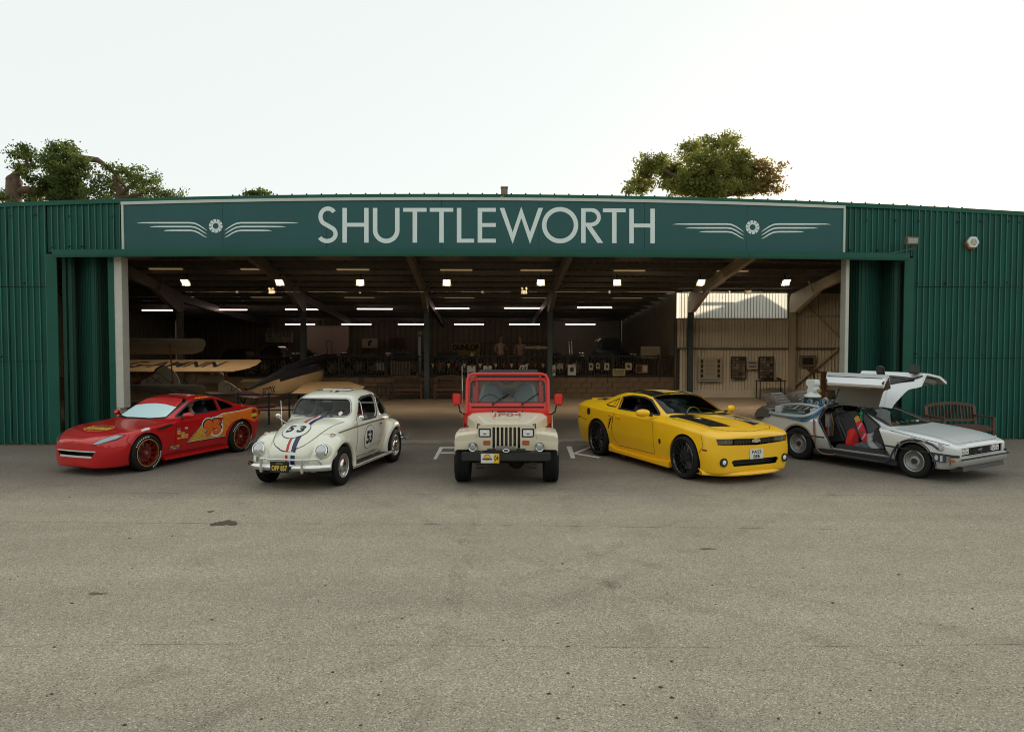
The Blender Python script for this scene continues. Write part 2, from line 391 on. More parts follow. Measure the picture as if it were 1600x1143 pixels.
# roof (one sloping sheet to the ridge, then valley, then rear bay)
def roof_z(d): return 5.2 + (5.55 - 5.2)*d/5 if d < 5 else 5.55 + (4.46 - 5.55)*(d - 5)/7.7 if d < 12.7 else 4.46 + (3.62 - 4.46)*(d - 12.7)/11.8
def corr_strip(u0, u1, d0, d1, z0, z1, p=.28, dep=.05, flip=1):
    b = MB(); n = round((u1 - u0)/p); xs = []
    for i in range(n):
        for a, y in ((0, 0), (.5, 0), (.62, dep), (.88, dep)): xs.append((u0 + (i + a)*p, y))
    b.grid([[(x, d0, z0 + y) for x, y in xs], [(x, d1, z1 + y) for x, y in xs]]); return b
for d0, d1 in ((.2, 5), (5, 12.7), (12.7, 24.6)):
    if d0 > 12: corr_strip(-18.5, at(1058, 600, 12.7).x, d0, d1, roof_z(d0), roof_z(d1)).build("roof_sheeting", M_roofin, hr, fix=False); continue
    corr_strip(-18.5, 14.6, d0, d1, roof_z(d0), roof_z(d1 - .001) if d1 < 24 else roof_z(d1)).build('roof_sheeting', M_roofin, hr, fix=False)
# purlins
for d in [1.2, 2.6, 4.0, 5.2, 6.3, 7.3, 8.3, 9.3, 10.3, 11.3, 12.3, 13.6, 15, 16.4, 17.8, 19.2, 20.6, 22, 23.4]:
    ue = 14.3 if d < 12.7 else at(1058, 600, 12.7).x
    MB().box(((-18.3 + ue)/2, d, roof_z(d) - .10), (ue + 18.3, .06, .16)).build('purlin', M_steel, hr)
# rooflights: panels under the roof, daylight put in as a faint glow
M_rl = mat('yellowed_rooflight_glow', (.75, .62, .36), .5, emit=(1, .72, .36), es=.14)
for px in (295, 400, 555, 700, 790, 960, 1110):
    pass
for u0 in (-12.2, -9.0, -5.6, -1.9, 1.0, 4.4, 8.2):
    for d in (7.0, 9.4):
        MB().box((u0 + (d - 7)*.1, d, roof_z(d) - .03), (1.15, .55, .02), rot=(-.14, 0, 0)).build('rooflight', M_rl, hr)
    for d in (14.6, 17.2): MB().box((u0*1.18 + .5, d, roof_z(d) - .04), (1.3, .5, .02), rot=(-.07, 0, 0)).build('rooflight', M_rl, hr)
# columns + rafters with haunches
cols = [at(px, 600, 12.5).x for px in (283, 475, 667, 859, 1078, 1237)]
for i, u in enumerate(cols):
    m = M_steelw if i == 5 else M_steelg if i > 0 else M_steel
    b = MB().box((u, 12.5, 2.0), (.07, .2, 4.0)).box((u, 12.4, 2.0), (.2, .02, 4.0)).box((u, 12.6, 2.0), (.2, .02, 4.0)).box((u, 12.5, .02), (.34, .34, .03))
    b.build('column', m, hr)
    mr = M_steelw if i >= 4 else M_steel
    b = MB().beam((u, 12.5, 4.12), (u, 5.1, 5.22), .16, .38).beam((u, 5.1, 5.22), (u, .5, 4.95), .16, .38)
    b.build('rafter', mr, hr)
    MB().prism([(12.6, 3.55), (12.6, 4.2), (9.4, 4.55), (12.1, 3.55)], 'x', u - .09, u + .09).build('haunch', mr, hr)
    if i < 4: MB().beam((u, 12.6, 4.1), (u, 24.3, 3.3), .14, .3).build('rafter', M_steel, hr)
    for s in (-1, 1): MB().beam((u, 10.6, 4.2), (u + s*.55, 9.9, 4.62), .05, .05).build('fly_brace', mr, hr)
# inner walls
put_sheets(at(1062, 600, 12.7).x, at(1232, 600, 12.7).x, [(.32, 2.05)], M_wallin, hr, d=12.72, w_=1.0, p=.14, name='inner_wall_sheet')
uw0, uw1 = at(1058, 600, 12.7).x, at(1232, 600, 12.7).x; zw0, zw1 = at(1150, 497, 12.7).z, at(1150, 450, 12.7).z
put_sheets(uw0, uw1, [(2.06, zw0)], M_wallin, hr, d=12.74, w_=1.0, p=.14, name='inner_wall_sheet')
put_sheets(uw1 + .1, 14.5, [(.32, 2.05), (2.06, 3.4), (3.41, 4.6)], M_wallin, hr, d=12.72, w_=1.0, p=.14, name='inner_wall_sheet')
MB().box(((uw0 + 14.5)/2, 12.78, .16), (14.5 - uw0, .2, .32)).build('plinth', M_wallin, hr)
MB().box(((uw0 + uw1)/2, 12.76, (zw1 + 4.6)/2 + .06), (uw1 - uw0, .04, 4.6 - zw1 - .05)).build('inner_wall_sheet', M_wallin, hr)
# translucent strip window, lit from outside by the low sun
M_clear = bpy.data.materials.new('translucent_wall_sheet'); M_clear.use_nodes = True
_n = M_clear.node_tree.nodes; _n.clear(); _t = _n.new('ShaderNodeBsdfTranslucent'); _t.inputs[0].default_value = (.80, .79, .72, 1)
_d = _n.new('ShaderNodeBsdfDiffuse'); _d.inputs[0].default_value = (.6, .56, .48, 1); _m = _n.new('ShaderNodeMixShader'); _m.inputs[0].default_value = .18; _o = _n.new('ShaderNodeOutputMaterial')
M_clear.node_tree.links.new(_t.outputs[0], _m.inputs[1]); M_clear.node_tree.links.new(_d.outputs[0], _m.inputs[2]); M_clear.node_tree.links.new(_m.outputs[0], _o.inputs[0])
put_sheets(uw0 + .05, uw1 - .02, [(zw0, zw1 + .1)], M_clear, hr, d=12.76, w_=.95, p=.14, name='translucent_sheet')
for z in (zw0 - .03, 2.05, zw1 + .09): MB().box(((uw0 + 14.5)/2 if z == 2.05 else (uw0 + uw1)/2, 12.66, z), (14.5 - uw0 if z == 2.05 else uw1 - uw0, .07, .07)).build('sheeting_rail', M_steelw if z != 2.05 else M_steel, hr)
MB().box(((uw1 + 14.5)/2, 12.66, 3.4), (14.5 - uw1, .07, .07)).build('sheeting_rail', M_steelw, hr)
up = at(1080, 600, 12.5).x
MB().tube([(uw1 + .1, 12.62, .4), (at(1310, 545, 12.6).x, 12.62, at(1310, 545, 12.6).z)], .055, 8).build('wall_brace', M_steelw, hr)
MB().tube([(uw1 + .3, 12.62, at(1245, 465, 12.6).z), (at(1315, 530, 12.6).x, 12.62, at(1315, 530, 12.6).z)], .05, 8).build('wall_brace', M_steelw, hr)
# right hand end, left end, rear side wall, back wall
def wallyz(u, d0, d1, z0, z1, m, name='inner_wall_sheet'):
    b = MB(); n = round((d1 - d0)/.14); ys = []
    for i in range(n):
        for a, y in ((0, 0), (.5, 0), (.65, .03), (.85, .03)): ys.append((u + y, d0 + (i + a)*.14))
    b.grid([[(x, y, z0) for x, y in ys], [(x, y, z1) for x, y in ys]]); return b.build(name, m, hr, fix=False)
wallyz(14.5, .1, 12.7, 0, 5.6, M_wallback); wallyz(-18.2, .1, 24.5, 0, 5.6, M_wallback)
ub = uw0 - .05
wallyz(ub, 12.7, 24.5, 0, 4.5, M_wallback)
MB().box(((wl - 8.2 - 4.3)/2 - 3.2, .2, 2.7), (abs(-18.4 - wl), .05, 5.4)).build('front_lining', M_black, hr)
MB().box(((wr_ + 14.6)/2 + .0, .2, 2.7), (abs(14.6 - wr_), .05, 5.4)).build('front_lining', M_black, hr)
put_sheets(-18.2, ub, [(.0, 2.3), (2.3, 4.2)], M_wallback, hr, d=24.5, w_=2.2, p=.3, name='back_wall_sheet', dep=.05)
MB().box(((ub - 3) , 24.42, 2.27), (12, .08, .08)).build('sheeting_rail', M_steel, hr)
MB().box(((-18.2 + ub)/2, 24.6, 2.2), (ub + 18.4, .04, 4.6)).build('outer_skin', M_roofin, hr)
for a_, b_, z_, h_ in ((uw0 - .1, 14.6, 1.30, 2.6), (uw0 - .1, 14.6, (2.6 + zw0)/2, zw0 - 2.6), (uw1 - .02, 14.6, (zw0 + 4.7)/2, 4.7 - zw0), (uw0 - .1, uw1, (zw1 + .1 + 4.75)/2, 4.75 - zw1 - .1)): MB().box(((a_ + b_)/2, 12.86, z_), (b_ - a_, .03, h_)).build('outer_skin', M_roofin, hr)
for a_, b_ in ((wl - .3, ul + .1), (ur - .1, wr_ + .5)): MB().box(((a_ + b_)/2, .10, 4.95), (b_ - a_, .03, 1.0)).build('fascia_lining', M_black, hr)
# roller door on the back wall
rd = bthing('roller_door', 'pale grey slatted roller door in the back wall right of the fourth column', 'roller door')
ra, rb = at(862, 520, 24.4), at(968, 512, 24.4)
for i in range(16): MB().box(((ra.x + rb.x)/2, 24.38 - .01*(i % 2), .9 + i*.165 + .08), (rb.x - ra.x, .03, .155)).build('slat', mat('pale_roller_slat', (.34, .32, .25), .5), rd, bevel=.008)
# raised platform with blockwork front; the blocks one by one
pu0, pu1 = at(560, 620, 12.9).x, ub
pz = .86
pf = bthing('raised_platform', 'tan blockwork platform along the back of the hangar floor', 'platform')
MB().box(((-18.2 + pu1)/2, 18.75, pz - .05), (pu1 + 18.2, 11.5, .1)).build('deck', M_roofin, pf)
bw, bh = .44, .215; n = 0; me = None
u1m = at(1052, 620, 12.9).x; u0m = at(560, 620, 12.9).x
MB().box(((u0m - 18.2)/2, 12.98, pz/2), (u0m + 18.2, .1, pz)).build('backing_wall', M_blockw, pf)
bl = MB().box((0, 0, 0), (bw - .012, .1, bh - .012)).mesh('block')
bl.materials.append(M_blockw)
for k in range(4):
    u = u0m + (bw/2 if k % 2 else 0)
    while u < u1m:
        o = bpy.data.objects.new('block', bl); COL.objects.link(o); o.parent = pf; o.location = (u + bw/2, 12.93 + random.uniform(-.004, .004), k*bh + bh/2); u += bw
MB().box(((u0m + u1m)/2 + .2, 13.0, pz/2), (u1m - u0m + .4, .08, pz - .02)).build('mortar_backing', mat('mortar', (.10, .08, .055), .9), pf)
# railing on the platform
rl = bthing('platform_railing', 'dark slatted railing along the raised platform edge', 'railing')
ru0, ru1 = at(385, 600, 13.0).x, u1m
balu = MB().box((0, 0, 0), (.035, .03, .80)).mesh('baluster'); balu.materials.append(M_rail)
u = ru0; k = 0
while u < ru1:
    o = bpy.data.objects.new('baluster', balu); COL.objects.link(o); o.parent = rl; o.location = (u, 13.0, pz + .44); u += .118; k += 1
MB().box(((ru0 + ru1)/2, 13.0, pz + .87), (ru1 - ru0, .09, .05)).build('top_rail', M_rail, rl)
MB().box(((ru0 + ru1)/2, 13.0, pz + .06), (ru1 - ru0, .05, .05)).build('bottom_rail', M_rail, rl)
u = ru0
while u < ru1 + .1: MB().box((u, 13.03, pz + .47), (.1, .1, .94)).build('post', M_rail, rl); u += 1.9

# ================================================================ the sign
sg = bthing('hangar_sign', 'long dark teal sign with pale capital letters and winged emblems over the doorway', 'sign')
seams = [190, 348, 510, 690, 842, 1007, 1167, 1320]
for a, b in zip(seams, seams[1:]):
    u0, u1 = at(a, 360, -.15).x, at(b, 360, -.15).x; us = [u0 + .003 + (u1 - u0 - .006)*i/4 for i in range(5)]
    strip('sign_panel', lambda u: signb(u) + .121, lambda u: eave(u) - .17, -.15 - random.uniform(0, .003), -.08, M_sign, us, sg)
us = [at(190, 360, -.15).x + (at(1320, 360, -.15).x - at(190, 360, -.15).x)*i/24 for i in range(25)]
strip('top_trim', lambda u: eave(u) - .168, lambda u: eave(u) - .102, -.175, -.05, M_frame, us, sg)
for px in (192, 1319):
    u = at(px, 360, -.16).x; MB().box((u, -.12, (signb(u) + .12 + eave(u) - .17)/2), (.05, .12, eave(u) - .17 - signb(u) - .122)).build('side_trim', M_frame, sg, bevel=.004)
def sgp(px, py): p = at(px, py, -.16); return (p.x, -.1565, p.z)
CX = lambda c: 480 + c/2.857
T, Bm, SW = 324.8, 379.0, 7.0
def rectp(x0, y0, x1, y1): return poly2d([(x0, y0), (x1, y0), (x1, y1), (x0, y1)])
def strokep(pts, w_):
    """constant-width stroke along a polyline"""
    pts = [Vector(p) for p in pts]; V = []
    for i, p in enumerate(pts):
        d = (pts[min(i + 1, len(pts) - 1)] - pts[max(i - 1, 0)]).normalized(); nn = Vector((-d.y, d.x))
        ww = w_[i] if isinstance(w_, list) else w_
        V += [tuple(p + nn*ww/2), tuple(p - nn*ww/2)]
    return np.array(V), [(2*i, 2*i + 1, 2*i + 3, 2*i + 2) for i in range(len(pts) - 1)]
def let(ch, a, b, dy=0):
    x0, x1 = CX(a), CX(b); t, bm_, s = T + dy, Bm + dy, SW; mid = (t + bm_)/2 - 1
    if ch == 'H': return shape([rectp(x0, t, x0 + s, bm_), rectp(x1 - s, t, x1, bm_), rectp(x0 + s, mid - 2.8, x1 - s, mid + 3.2)])
    if ch == 'T': return shape([rectp(x0, t, x1, t + 6), rectp((x0 + x1)/2 - s/2, t + 6, (x0 + x1)/2 + s/2, bm_)])
    if ch == 'L': return shape([rectp(x0, t, x0 + s, bm_), rectp(x0 + s, bm_ - 6, x1, bm_)])
    if ch == 'E': return shape([rectp(x0, t, x0 + s, bm_), rectp(x0 + s, bm_ - 6, x1, bm_), rectp(x0 + s, t, x1, t + 6), rectp(x0 + s, mid - 2.5, x1, mid + 3.5)])
    if ch == 'U':
        r = (x1 - x0)/2; return shape([rectp(x0, t, x0 + s, bm_ - r + 1), rectp(x1 - s, t, x1, bm_ - r + 1), ring2d(((x0 + x1)/2, bm_ - r + 1), r - s, r, 24, 0, PI)])
    if ch == 'O': r = (x1 - x0)/2; return ring2d(((x0 + x1)/2, mid + .8), r - s, r, 48)
    if ch == 'W':
        w_ = x1 - x0; h = bm_ - t
        return poly2d([(x0, t), (x0 + s*1.05, t), (x0 + w_*.30, bm_ - h*.30), (x0 + w_*.498, t - 2), (x0 + w_*.70, bm_ - h*.30), (x1 - s*1.05, t), (x1, t), (x0 + w_*.70, bm_ + 2), (x0 + w_*.498, t + h*.29), (x0 + w_*.30, bm_ + 2)])
    if ch == 'R':
        r = 14.2; cy = t + r; bx = x1 - r - 3.2
        return shape([rectp(x0, t, x0 + s, bm_), rectp(x0 + s, t, bx, t + 5.6), rectp(x0 + s, t + 2*r - 5.6, bx, t + 2*r), ring2d((bx, cy), r - 6.2, r, 20, -PI/2, PI/2), poly2d([(x0 + s + 1, t + 2*r), (x0 + s + 9.5, t + 2*r), (x1 + .5, bm_), (x1 - 8.5, bm_)])])
    if ch == 'S':
        xc = (x0 + x1)/2; r1 = 12.6; r2 = 15.2; P = []
        c1 = (xc + .6, t + r1 + 1); c2 = (xc - .6, bm_ - r2 + 1.5)
        for i in range(25): a = R(-35 - i*(35 + 180 - 35 + 18)/24); P.append((c1[0] + (r1 - 1)*math.cos(a), c1[1] + (r1)*math.sin(a)))
        for i in range(25): a = R(-52 + i*(52 + 150)/24); P.append((c2[0] + (r2 - 2)*math.cos(a), c2[1] + (r2 - 4)*math.sin(a)))
        return strokep(P, 6.6)
for i, (ch, a, b) in enumerate((('S', 43, 138), ('H', 157, 274), ('U', 293, 412), ('T', 428, 533), ('T', 547, 652), ('L', 668, 745), ('E', 761, 842), ('W', 859, 1053), ('O', 1048, 1210), ('R', 1223, 1320), ('T', 1320, 1422), ('H', 1438, 1552))):
    flat('letter', let(ch, a, b, (0 if i < 9 else (i - 8)*.4)), M_letter, sg, sgp)['label'] = 'pale capital letter ' + ch
for cx, cy, lx, rx in ((337, 353, 214, 466), (1176, 355, 1051, 1298)):
    em = [ring2d((cx, cy), 4.6, 6.8, 20)]
    for k in range(10):
        a = 2*PI*k/10 + .16; ca, sa = math.cos(a), math.sin(a)
        em.append(poly2d([(cx + r*ca - q*sa, cy + r*sa + q*ca) for r, q in ((6.2, -1.7), (10.6, -2.6), (10.6, 2.6), (6.2, 1.7))]))
    flat('emblem_hub', shape(em), M_letter, sg, sgp)
    for k in range(3):
        for s, ex in ((-1, lx), (1, rx)):
            far = ex - s*k*(20 if k < 2 else 21); y = cy - 5 + 6*k
            P = [(far, y + .6)] + [(far + (cx + s*40 - far)*t_, y) for t_ in (.1, .3, .6, 1)] + [(cx + s*33, y + .8), (cx + s*26, y + 4), (cx + s*19, y + 8.5), (cx + s*14, y + 12 - k*.5)]
            flat('emblem_wing', strokep(P, [.4, 1.6, 2.2, 2.4, 2.4, 2.2, 2.0, 1.5, .5]), M_letter, sg, sgp)
# ================================================================ folding door leaves
def leaf(pa, pb, z0, z1, label, m=M_greend, edge=True):
    t = thing('folding_door_leaf', label, 'hangar door', world(pa[0], pa[1], 0), BA, 'folding door leaves at the sides of the doorway')
    L_ = math.hypot(pb[0] - pa[0], pb[1] - pa[1]); ang = math.atan2(pb[1] - pa[1], pb[0] - pa[0])
    t.rotation_euler = (0, 0, BA + ang)
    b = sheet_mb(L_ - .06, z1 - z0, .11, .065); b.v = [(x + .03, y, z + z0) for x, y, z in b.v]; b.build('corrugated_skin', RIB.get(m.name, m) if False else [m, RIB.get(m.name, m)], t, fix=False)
    MB().box((.02, .01, (z0 + z1)/2), (.04, .06, z1 - z0)).box((L_ - .02, .01, (z0 + z1)/2), (.04, .06, z1 - z0)).box((L_/2, .03, z0 + .05), (L_, .04, .1)).box((L_/2, .03, z1 - .05), (L_, .04, .1)).box((L_/2, .045, (z0 + z1)/2), (L_, .02, z1 - z0)).build('leaf_frame', m, t)
    return t
def pu(px, d): return (at(px, 560, d).x, d)
leaf(pu(104, .1), pu(109, 1.0), .04, 4.34, 'edge-on green door leaf beside the left wall flashing')
leaf(pu(113, .1), pu(118, 1.0), .04, 4.34, 'second edge-on green door leaf, in the dark slot left of the ribbed leaf')
leaf(pu(121, .95), pu(151, .12), .04, 4.34, 'lighter closely ribbed green door leaf left of the doorway', M_green)
leaf(pu(151, .12), pu(171, .85), .04, 4.34, 'shaded green door leaf turned inward beside the white post on the left')
MB().box((at(177, 560, .0).x, -.02, 2.2), (.13, .05, 4.2)).build('door_stop', M_green2, hr)
leaf(pu(1324, .75), pu(1346, .1), .04, 4.34, 'green door leaf beside the white post at the right of the doorway')
leaf(pu(1346, .1), pu(1373, .95), .04, 4.34, 'lighter ribbed green door leaf in the middle of the right stack', M_green)
leaf(pu(1375, .95), pu(1397, .15), .04, 4.34, 'dark ribbed green door leaf near the right wall flashing')
leaf(pu(1399, .1), pu(1404, .9), .04, 4.34, 'edge-on green door leaf against the right wall flashing')
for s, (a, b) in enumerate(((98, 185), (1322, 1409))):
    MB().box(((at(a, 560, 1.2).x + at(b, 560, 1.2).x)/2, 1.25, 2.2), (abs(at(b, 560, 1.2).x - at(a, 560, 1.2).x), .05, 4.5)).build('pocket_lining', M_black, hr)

# ================================================================ fittings outside
fx = bthing('ridge_camera', 'small weathered box fitting standing on the roof edge over the sign centre', 'camera', *at(788, 302, .0))
MB().box((0, 0, .03), (.15, .16, .16)).build('housing', mat('rusty_grey_metal', (.20, .15, .11), .6, var=.3, scale=20), fx, bevel=.01)
MB().box((0, 0, .13), (.17, .18, .03)).build('cap', M_steelw, fx); MB().tube([(0.03*math.cos(a*.5) + .0 + .06*math.sin(a*.7), -.12, -.12 - .03*math.sin(a*.5)) for a in range(10)], .005, 5).build('cable', M_white, fx)
q = at(1425, 376, -.4); fd = bthing('wall_floodlight', 'unlit tilted floodlight on a bracket at the top right of the doorway', 'floodlight', q.x, q.y, q.z)
MB().prism([(-.15, -.10), (.13, -.09), (.15, .08), (-.17, .09)], 'y', -.04, .05).build('housing', M_steel, fd, bevel=.01)
MB().prism([(-.11, -.07), (.10, -.06), (.11, .055), (-.125, .06)], 'y', -.05, -.041).build('lens', mat('grey_lens', (.35, .33, .28), .25), fd)
MB().tube([(.1, .0, -.1), (.12, .05, -.16), (-.05, .2, -.20), (-.28, .38, -.25)], .014, 6).build('bracket', M_steel, fd)
q = at(1517, 379, -.05); al = bthing('alarm_box', 'hexagonal white and orange alarm box high on the right wall', 'alarm box', q.x, q.y, q.z)
hexa = lambda r, a0=0: [(r*math.cos(R(60*k + a0)), r*math.sin(R(60*k + a0))) for k in range(6)]
MB().prism([(x, z - .025) for x, z in hexa(.145)], 'y', -.04, .05).build('orange_back', mat('orange_plastic', (.5, .12, .03), .4), al)
MB().prism(hexa(.145), 'y', -.10, -.041).build('cover', mat('white_plastic', (.7, .72, .68), .35), al, bevel=.01)
MB().prism(hexa(.085), 'y', -.105, -.101).build('badge', mat('grey_print', (.3, .36, .42), .4), al)
flat('badge_figure', shape([(rectp(-.018, .0, .018, .055)[0], rectp(-.018, .0, .018, .055)[1]), (rectp(-.05, -.045, .05, -.02)[0], rectp(-.05, -.045, .05, -.02)[1])]), mat('yellow_print', (.7, .5, .08), .4), al, lambda x, y: (x, -.107, y))

# ================================================================ lights inside
def floodlight(px, k, side):
    p = at(px, 441, 7.6); t = bthing('interior_floodlight', ['lit floodlight first from the left, over the biplane wings', 'lit floodlight second from the left, by the second roof beam', 'lit floodlight third from the left, above the white cinema screen', 'lit floodlight fourth from the left, just right of the centre-left beam', 'lit floodlight fifth from the left, just left of the centre-right beam', 'lit floodlight sixth from the left, over the roller door', 'lit floodlight above the left end of the bright strip window', 'lit floodlight above the right end of the bright strip window'][k], 'floodlight', p.x, p.y, p.z, 'floodlights under the hangar roof')
    sk = side*.05
    MB().prism([(-.15 - sk, .12), (.15 - sk, .12), (.15 + sk, -.12), (-.15 + sk, -.12)], 'y', -.02, .06).build('housing', M_black, t, bevel=.01)
    MB().prism([(-.12 - sk, .09), (.12 - sk, .09), (.12 + sk, -.09), (-.12 + sk, -.09)], 'y', -.03, -.021).build('lamp_glass', M_flood, t)
    MB().box((0, .08, .15), (.04, .04, .3)).build('bracket', M_black, t)
    l = bpy.data.lights.new('flood_light', 'SPOT'); l.energy = 420 if k < 6 else 760; l.color = (1, .78, .54); l.spot_size = R(165); l.spot_blend = .8; l.shadow_soft_size = .12
    o = bpy.data.objects.new('flood_light', l); COL.objects.link(o); o.parent = t; o.location = (0, -.05, 0); o.rotation_euler = (R(38), 0, 0)
for k, px in enumerate((290, 437, 563, 698, 845, 964, 1095, 1228)): floodlight(px, k, (3.5 - k)/-3.5 * -1 if k in (0, 1, 6, 7) else 0)
for k, (px0, px1) in enumerate(((283, 475), (475, 667), (667, 859), (862, 1060), (1060, 1237))):
    a, b = at(px0 + 6, 456, 8.2), at(px1 - 6, 456, 8.2); t = bthing('lighting_bar', ['thin conduit bar under the leftmost pair of floodlights', 'thin conduit bar between the second and third columns', 'thin conduit bar between the two middle roof beams', 'thin conduit bar over the roller door', 'thin conduit bar in front of the bright strip window'][k], 'light bar', a.x, a.y, a.z, 'conduit bars under the floodlights')
    MB().tube([(0, 0, 0), (b.x - a.x, 0, b.z - a.z)], .02, 6).build('bar', M_steel, t); MB().ball(((b.x - a.x)*.45, 0, -.0), .05).build('sensor', M_white, t)
for k, (px, lab) in enumerate(((425, 'twin-headed emergency light under the second floodlight'), (819, 'twin-headed emergency light left of the fifth floodlight'), (1169, 'twin-headed emergency light before the bright strip window'))):
    p = at(px, 456, 8.0); t = bthing('emergency_light', lab, 'emergency light', p.x, p.y, p.z, 'twin-headed emergency lights')
    MB().box((0, 0, 0), (.22, .08, .13)).build('box', M_steelw, t, bevel=.01)
    for s in (-1, 1): MB().cyl((s*.07, -.02, .10), (s*.07, -.09, .11), .04, 12).build('lamp_head', M_cream if k < 2 else M_black, t)
def tube_light(x0, x1, y, d, lab):
    a, b = at(x0, y, d), at(x1, y, d); t = bthing('tube_light', lab, 'tube light', a.x, a.y, a.z, 'fluorescent tubes under the rear roof')
    L_ = b.x - a.x
    MB().cyl((0, 0, 0), (L_, 0, 0), .022, 8).build('tube', M_tube, t); MB().box((L_/2, .03, .07), (L_, .09, .06)).build('batten', M_steel, t)
r1 = [(222, 275, 'under the leftmost roof bay'), (332, 386, 'right of the leftmost column'), (446, 499, 'behind the second column'), (558, 613, 'between the second and third columns'), (678, 733, 'right of the third column'), (788, 843, 'left of the fourth column'), (902, 956, 'over the roller door')]
for a, b, l in r1: tube_light(a, b, 484.5 - (a - 222)*.006, 16.6, 'front-row fluorescent tube ' + l)
r2 = [(446, 492, 'behind the second column'), (534, 580, 'over the white screen'), (622, 664, 'just left of the third column'), (710, 756, 'over the yellow tyre banner'), (796, 843, 'just left of the fourth column'), (884, 930, 'over the roller door')]
for a, b, l in r2: tube_light(a, b, 506.5, 22.2, 'rear-row fluorescent tube ' + l)
# ================================================================ cars: lofted bodies, cut openings, conforming trim
def paint(name, col, **k):
    k.setdefault('coat', 1.0); k.setdefault('rough', .32); return mat(name, col, **k)
M_tyre = mat('tyre_rubber', (.010, .010, .010), .8, var=.15, scale=30, spec=.3)
M_trimb = mat('black_trim', (.012, .012, .012), .45)
M_liner = mat('dark_underseal', (.01, .01, .01), .9)
M_glass = glass_mat('car_glass', (.86, .90, .88)); M_glassd = glass_mat('dark_car_glass', (.22, .25, .25))
M_glassm = glass_mat('shaded_car_glass', (.50, .54, .52))
M_lens = mat('clear_lamp_lens', (.78, .80, .78), .15, metal=.0, coat=1)
M_reflect = mat('lamp_reflector', (.6, .61, .6), .18, metal=1)
M_amber = mat('amber_lens', (.42, .09, .012), .2, coat=1)
M_redl = mat('red_lens', (.3, .01, .01), .2, coat=1)
M_seam = mat('panel_gap', (.012, .011, .010), .8)
M_seatd = mat('dark_seat_leather', (.03, .03, .032), .55, bump=.1)
M_alu = mat('brushed_alloy', (.55, .55, .54), .3, metal=1)
def pchip(xk, yk, x):
    xk = np.array(xk, float); yk = np.array(yk, float); h = np.diff(xk); dl = np.diff(yk)/h; n = len(xk); m = np.zeros(n)
    for i in range(1, n - 1):
        if dl[i - 1]*dl[i] > 0: w1 = 2*h[i] + h[i - 1]; w2 = h[i] + 2*h[i - 1]; m[i] = (w1 + w2)/(w1/dl[i - 1] + w2/dl[i])
    m[0] = dl[0]; m[-1] = dl[-1]; i = np.clip(np.searchsorted(xk, x) - 1, 0, n - 2); t = (x - xk[i])/h[i]
    return (2*t**3 - 3*t**2 + 1)*yk[i] + (t**3 - 2*t**2 + t)*h[i]*m[i] + (-2*t**3 + 3*t**2)*yk[i + 1] + (t**3 - t**2)*h[i]*m[i + 1]
def section(row, rad):
    zb, ws, wm, zm, wb, zbe, wc, zc, wr, zr, zt = row
    P = [(0, zb), (ws, zb), (wm, zm), (wb, zbe), (wc, zc), (wr, zr), (0, 2*zt - zr)]
    out = [(0., zb), (ws*.5, zb)]
    for k in range(1, 6):
        a, p, b = (np.array(P[k + q], float) for q in (-1, 0, 1)); la = np.linalg.norm(a - p); lb = np.linalg.norm(b - p); r = rad[k - 1]
        ra = min(r, .42*la); rb = min(r, .42*lb); A = p + (a - p)*ra/max(la, 1e-6); B = p + (b - p)*rb/max(lb, 1e-6)
        for t in (0, .25, .5, .75, 1): out.append(tuple((1 - t)**2*A + 2*t*(1 - t)*p + t*t*B))
        if k < 5:
            q = np.array(P[k + 1], float); out.append(tuple(B*.5 + .5*(q + (p - q)*min(rad[k], .42*np.linalg.norm(p - q))/max(np.linalg.norm(p - q), 1e-6))))
    y5, z5 = out[-1]
    for f in (.85, .7, .55, .4, .25, .12, 0): out.append((y5*f, zt - (zt - z5)*f*f))
    return out
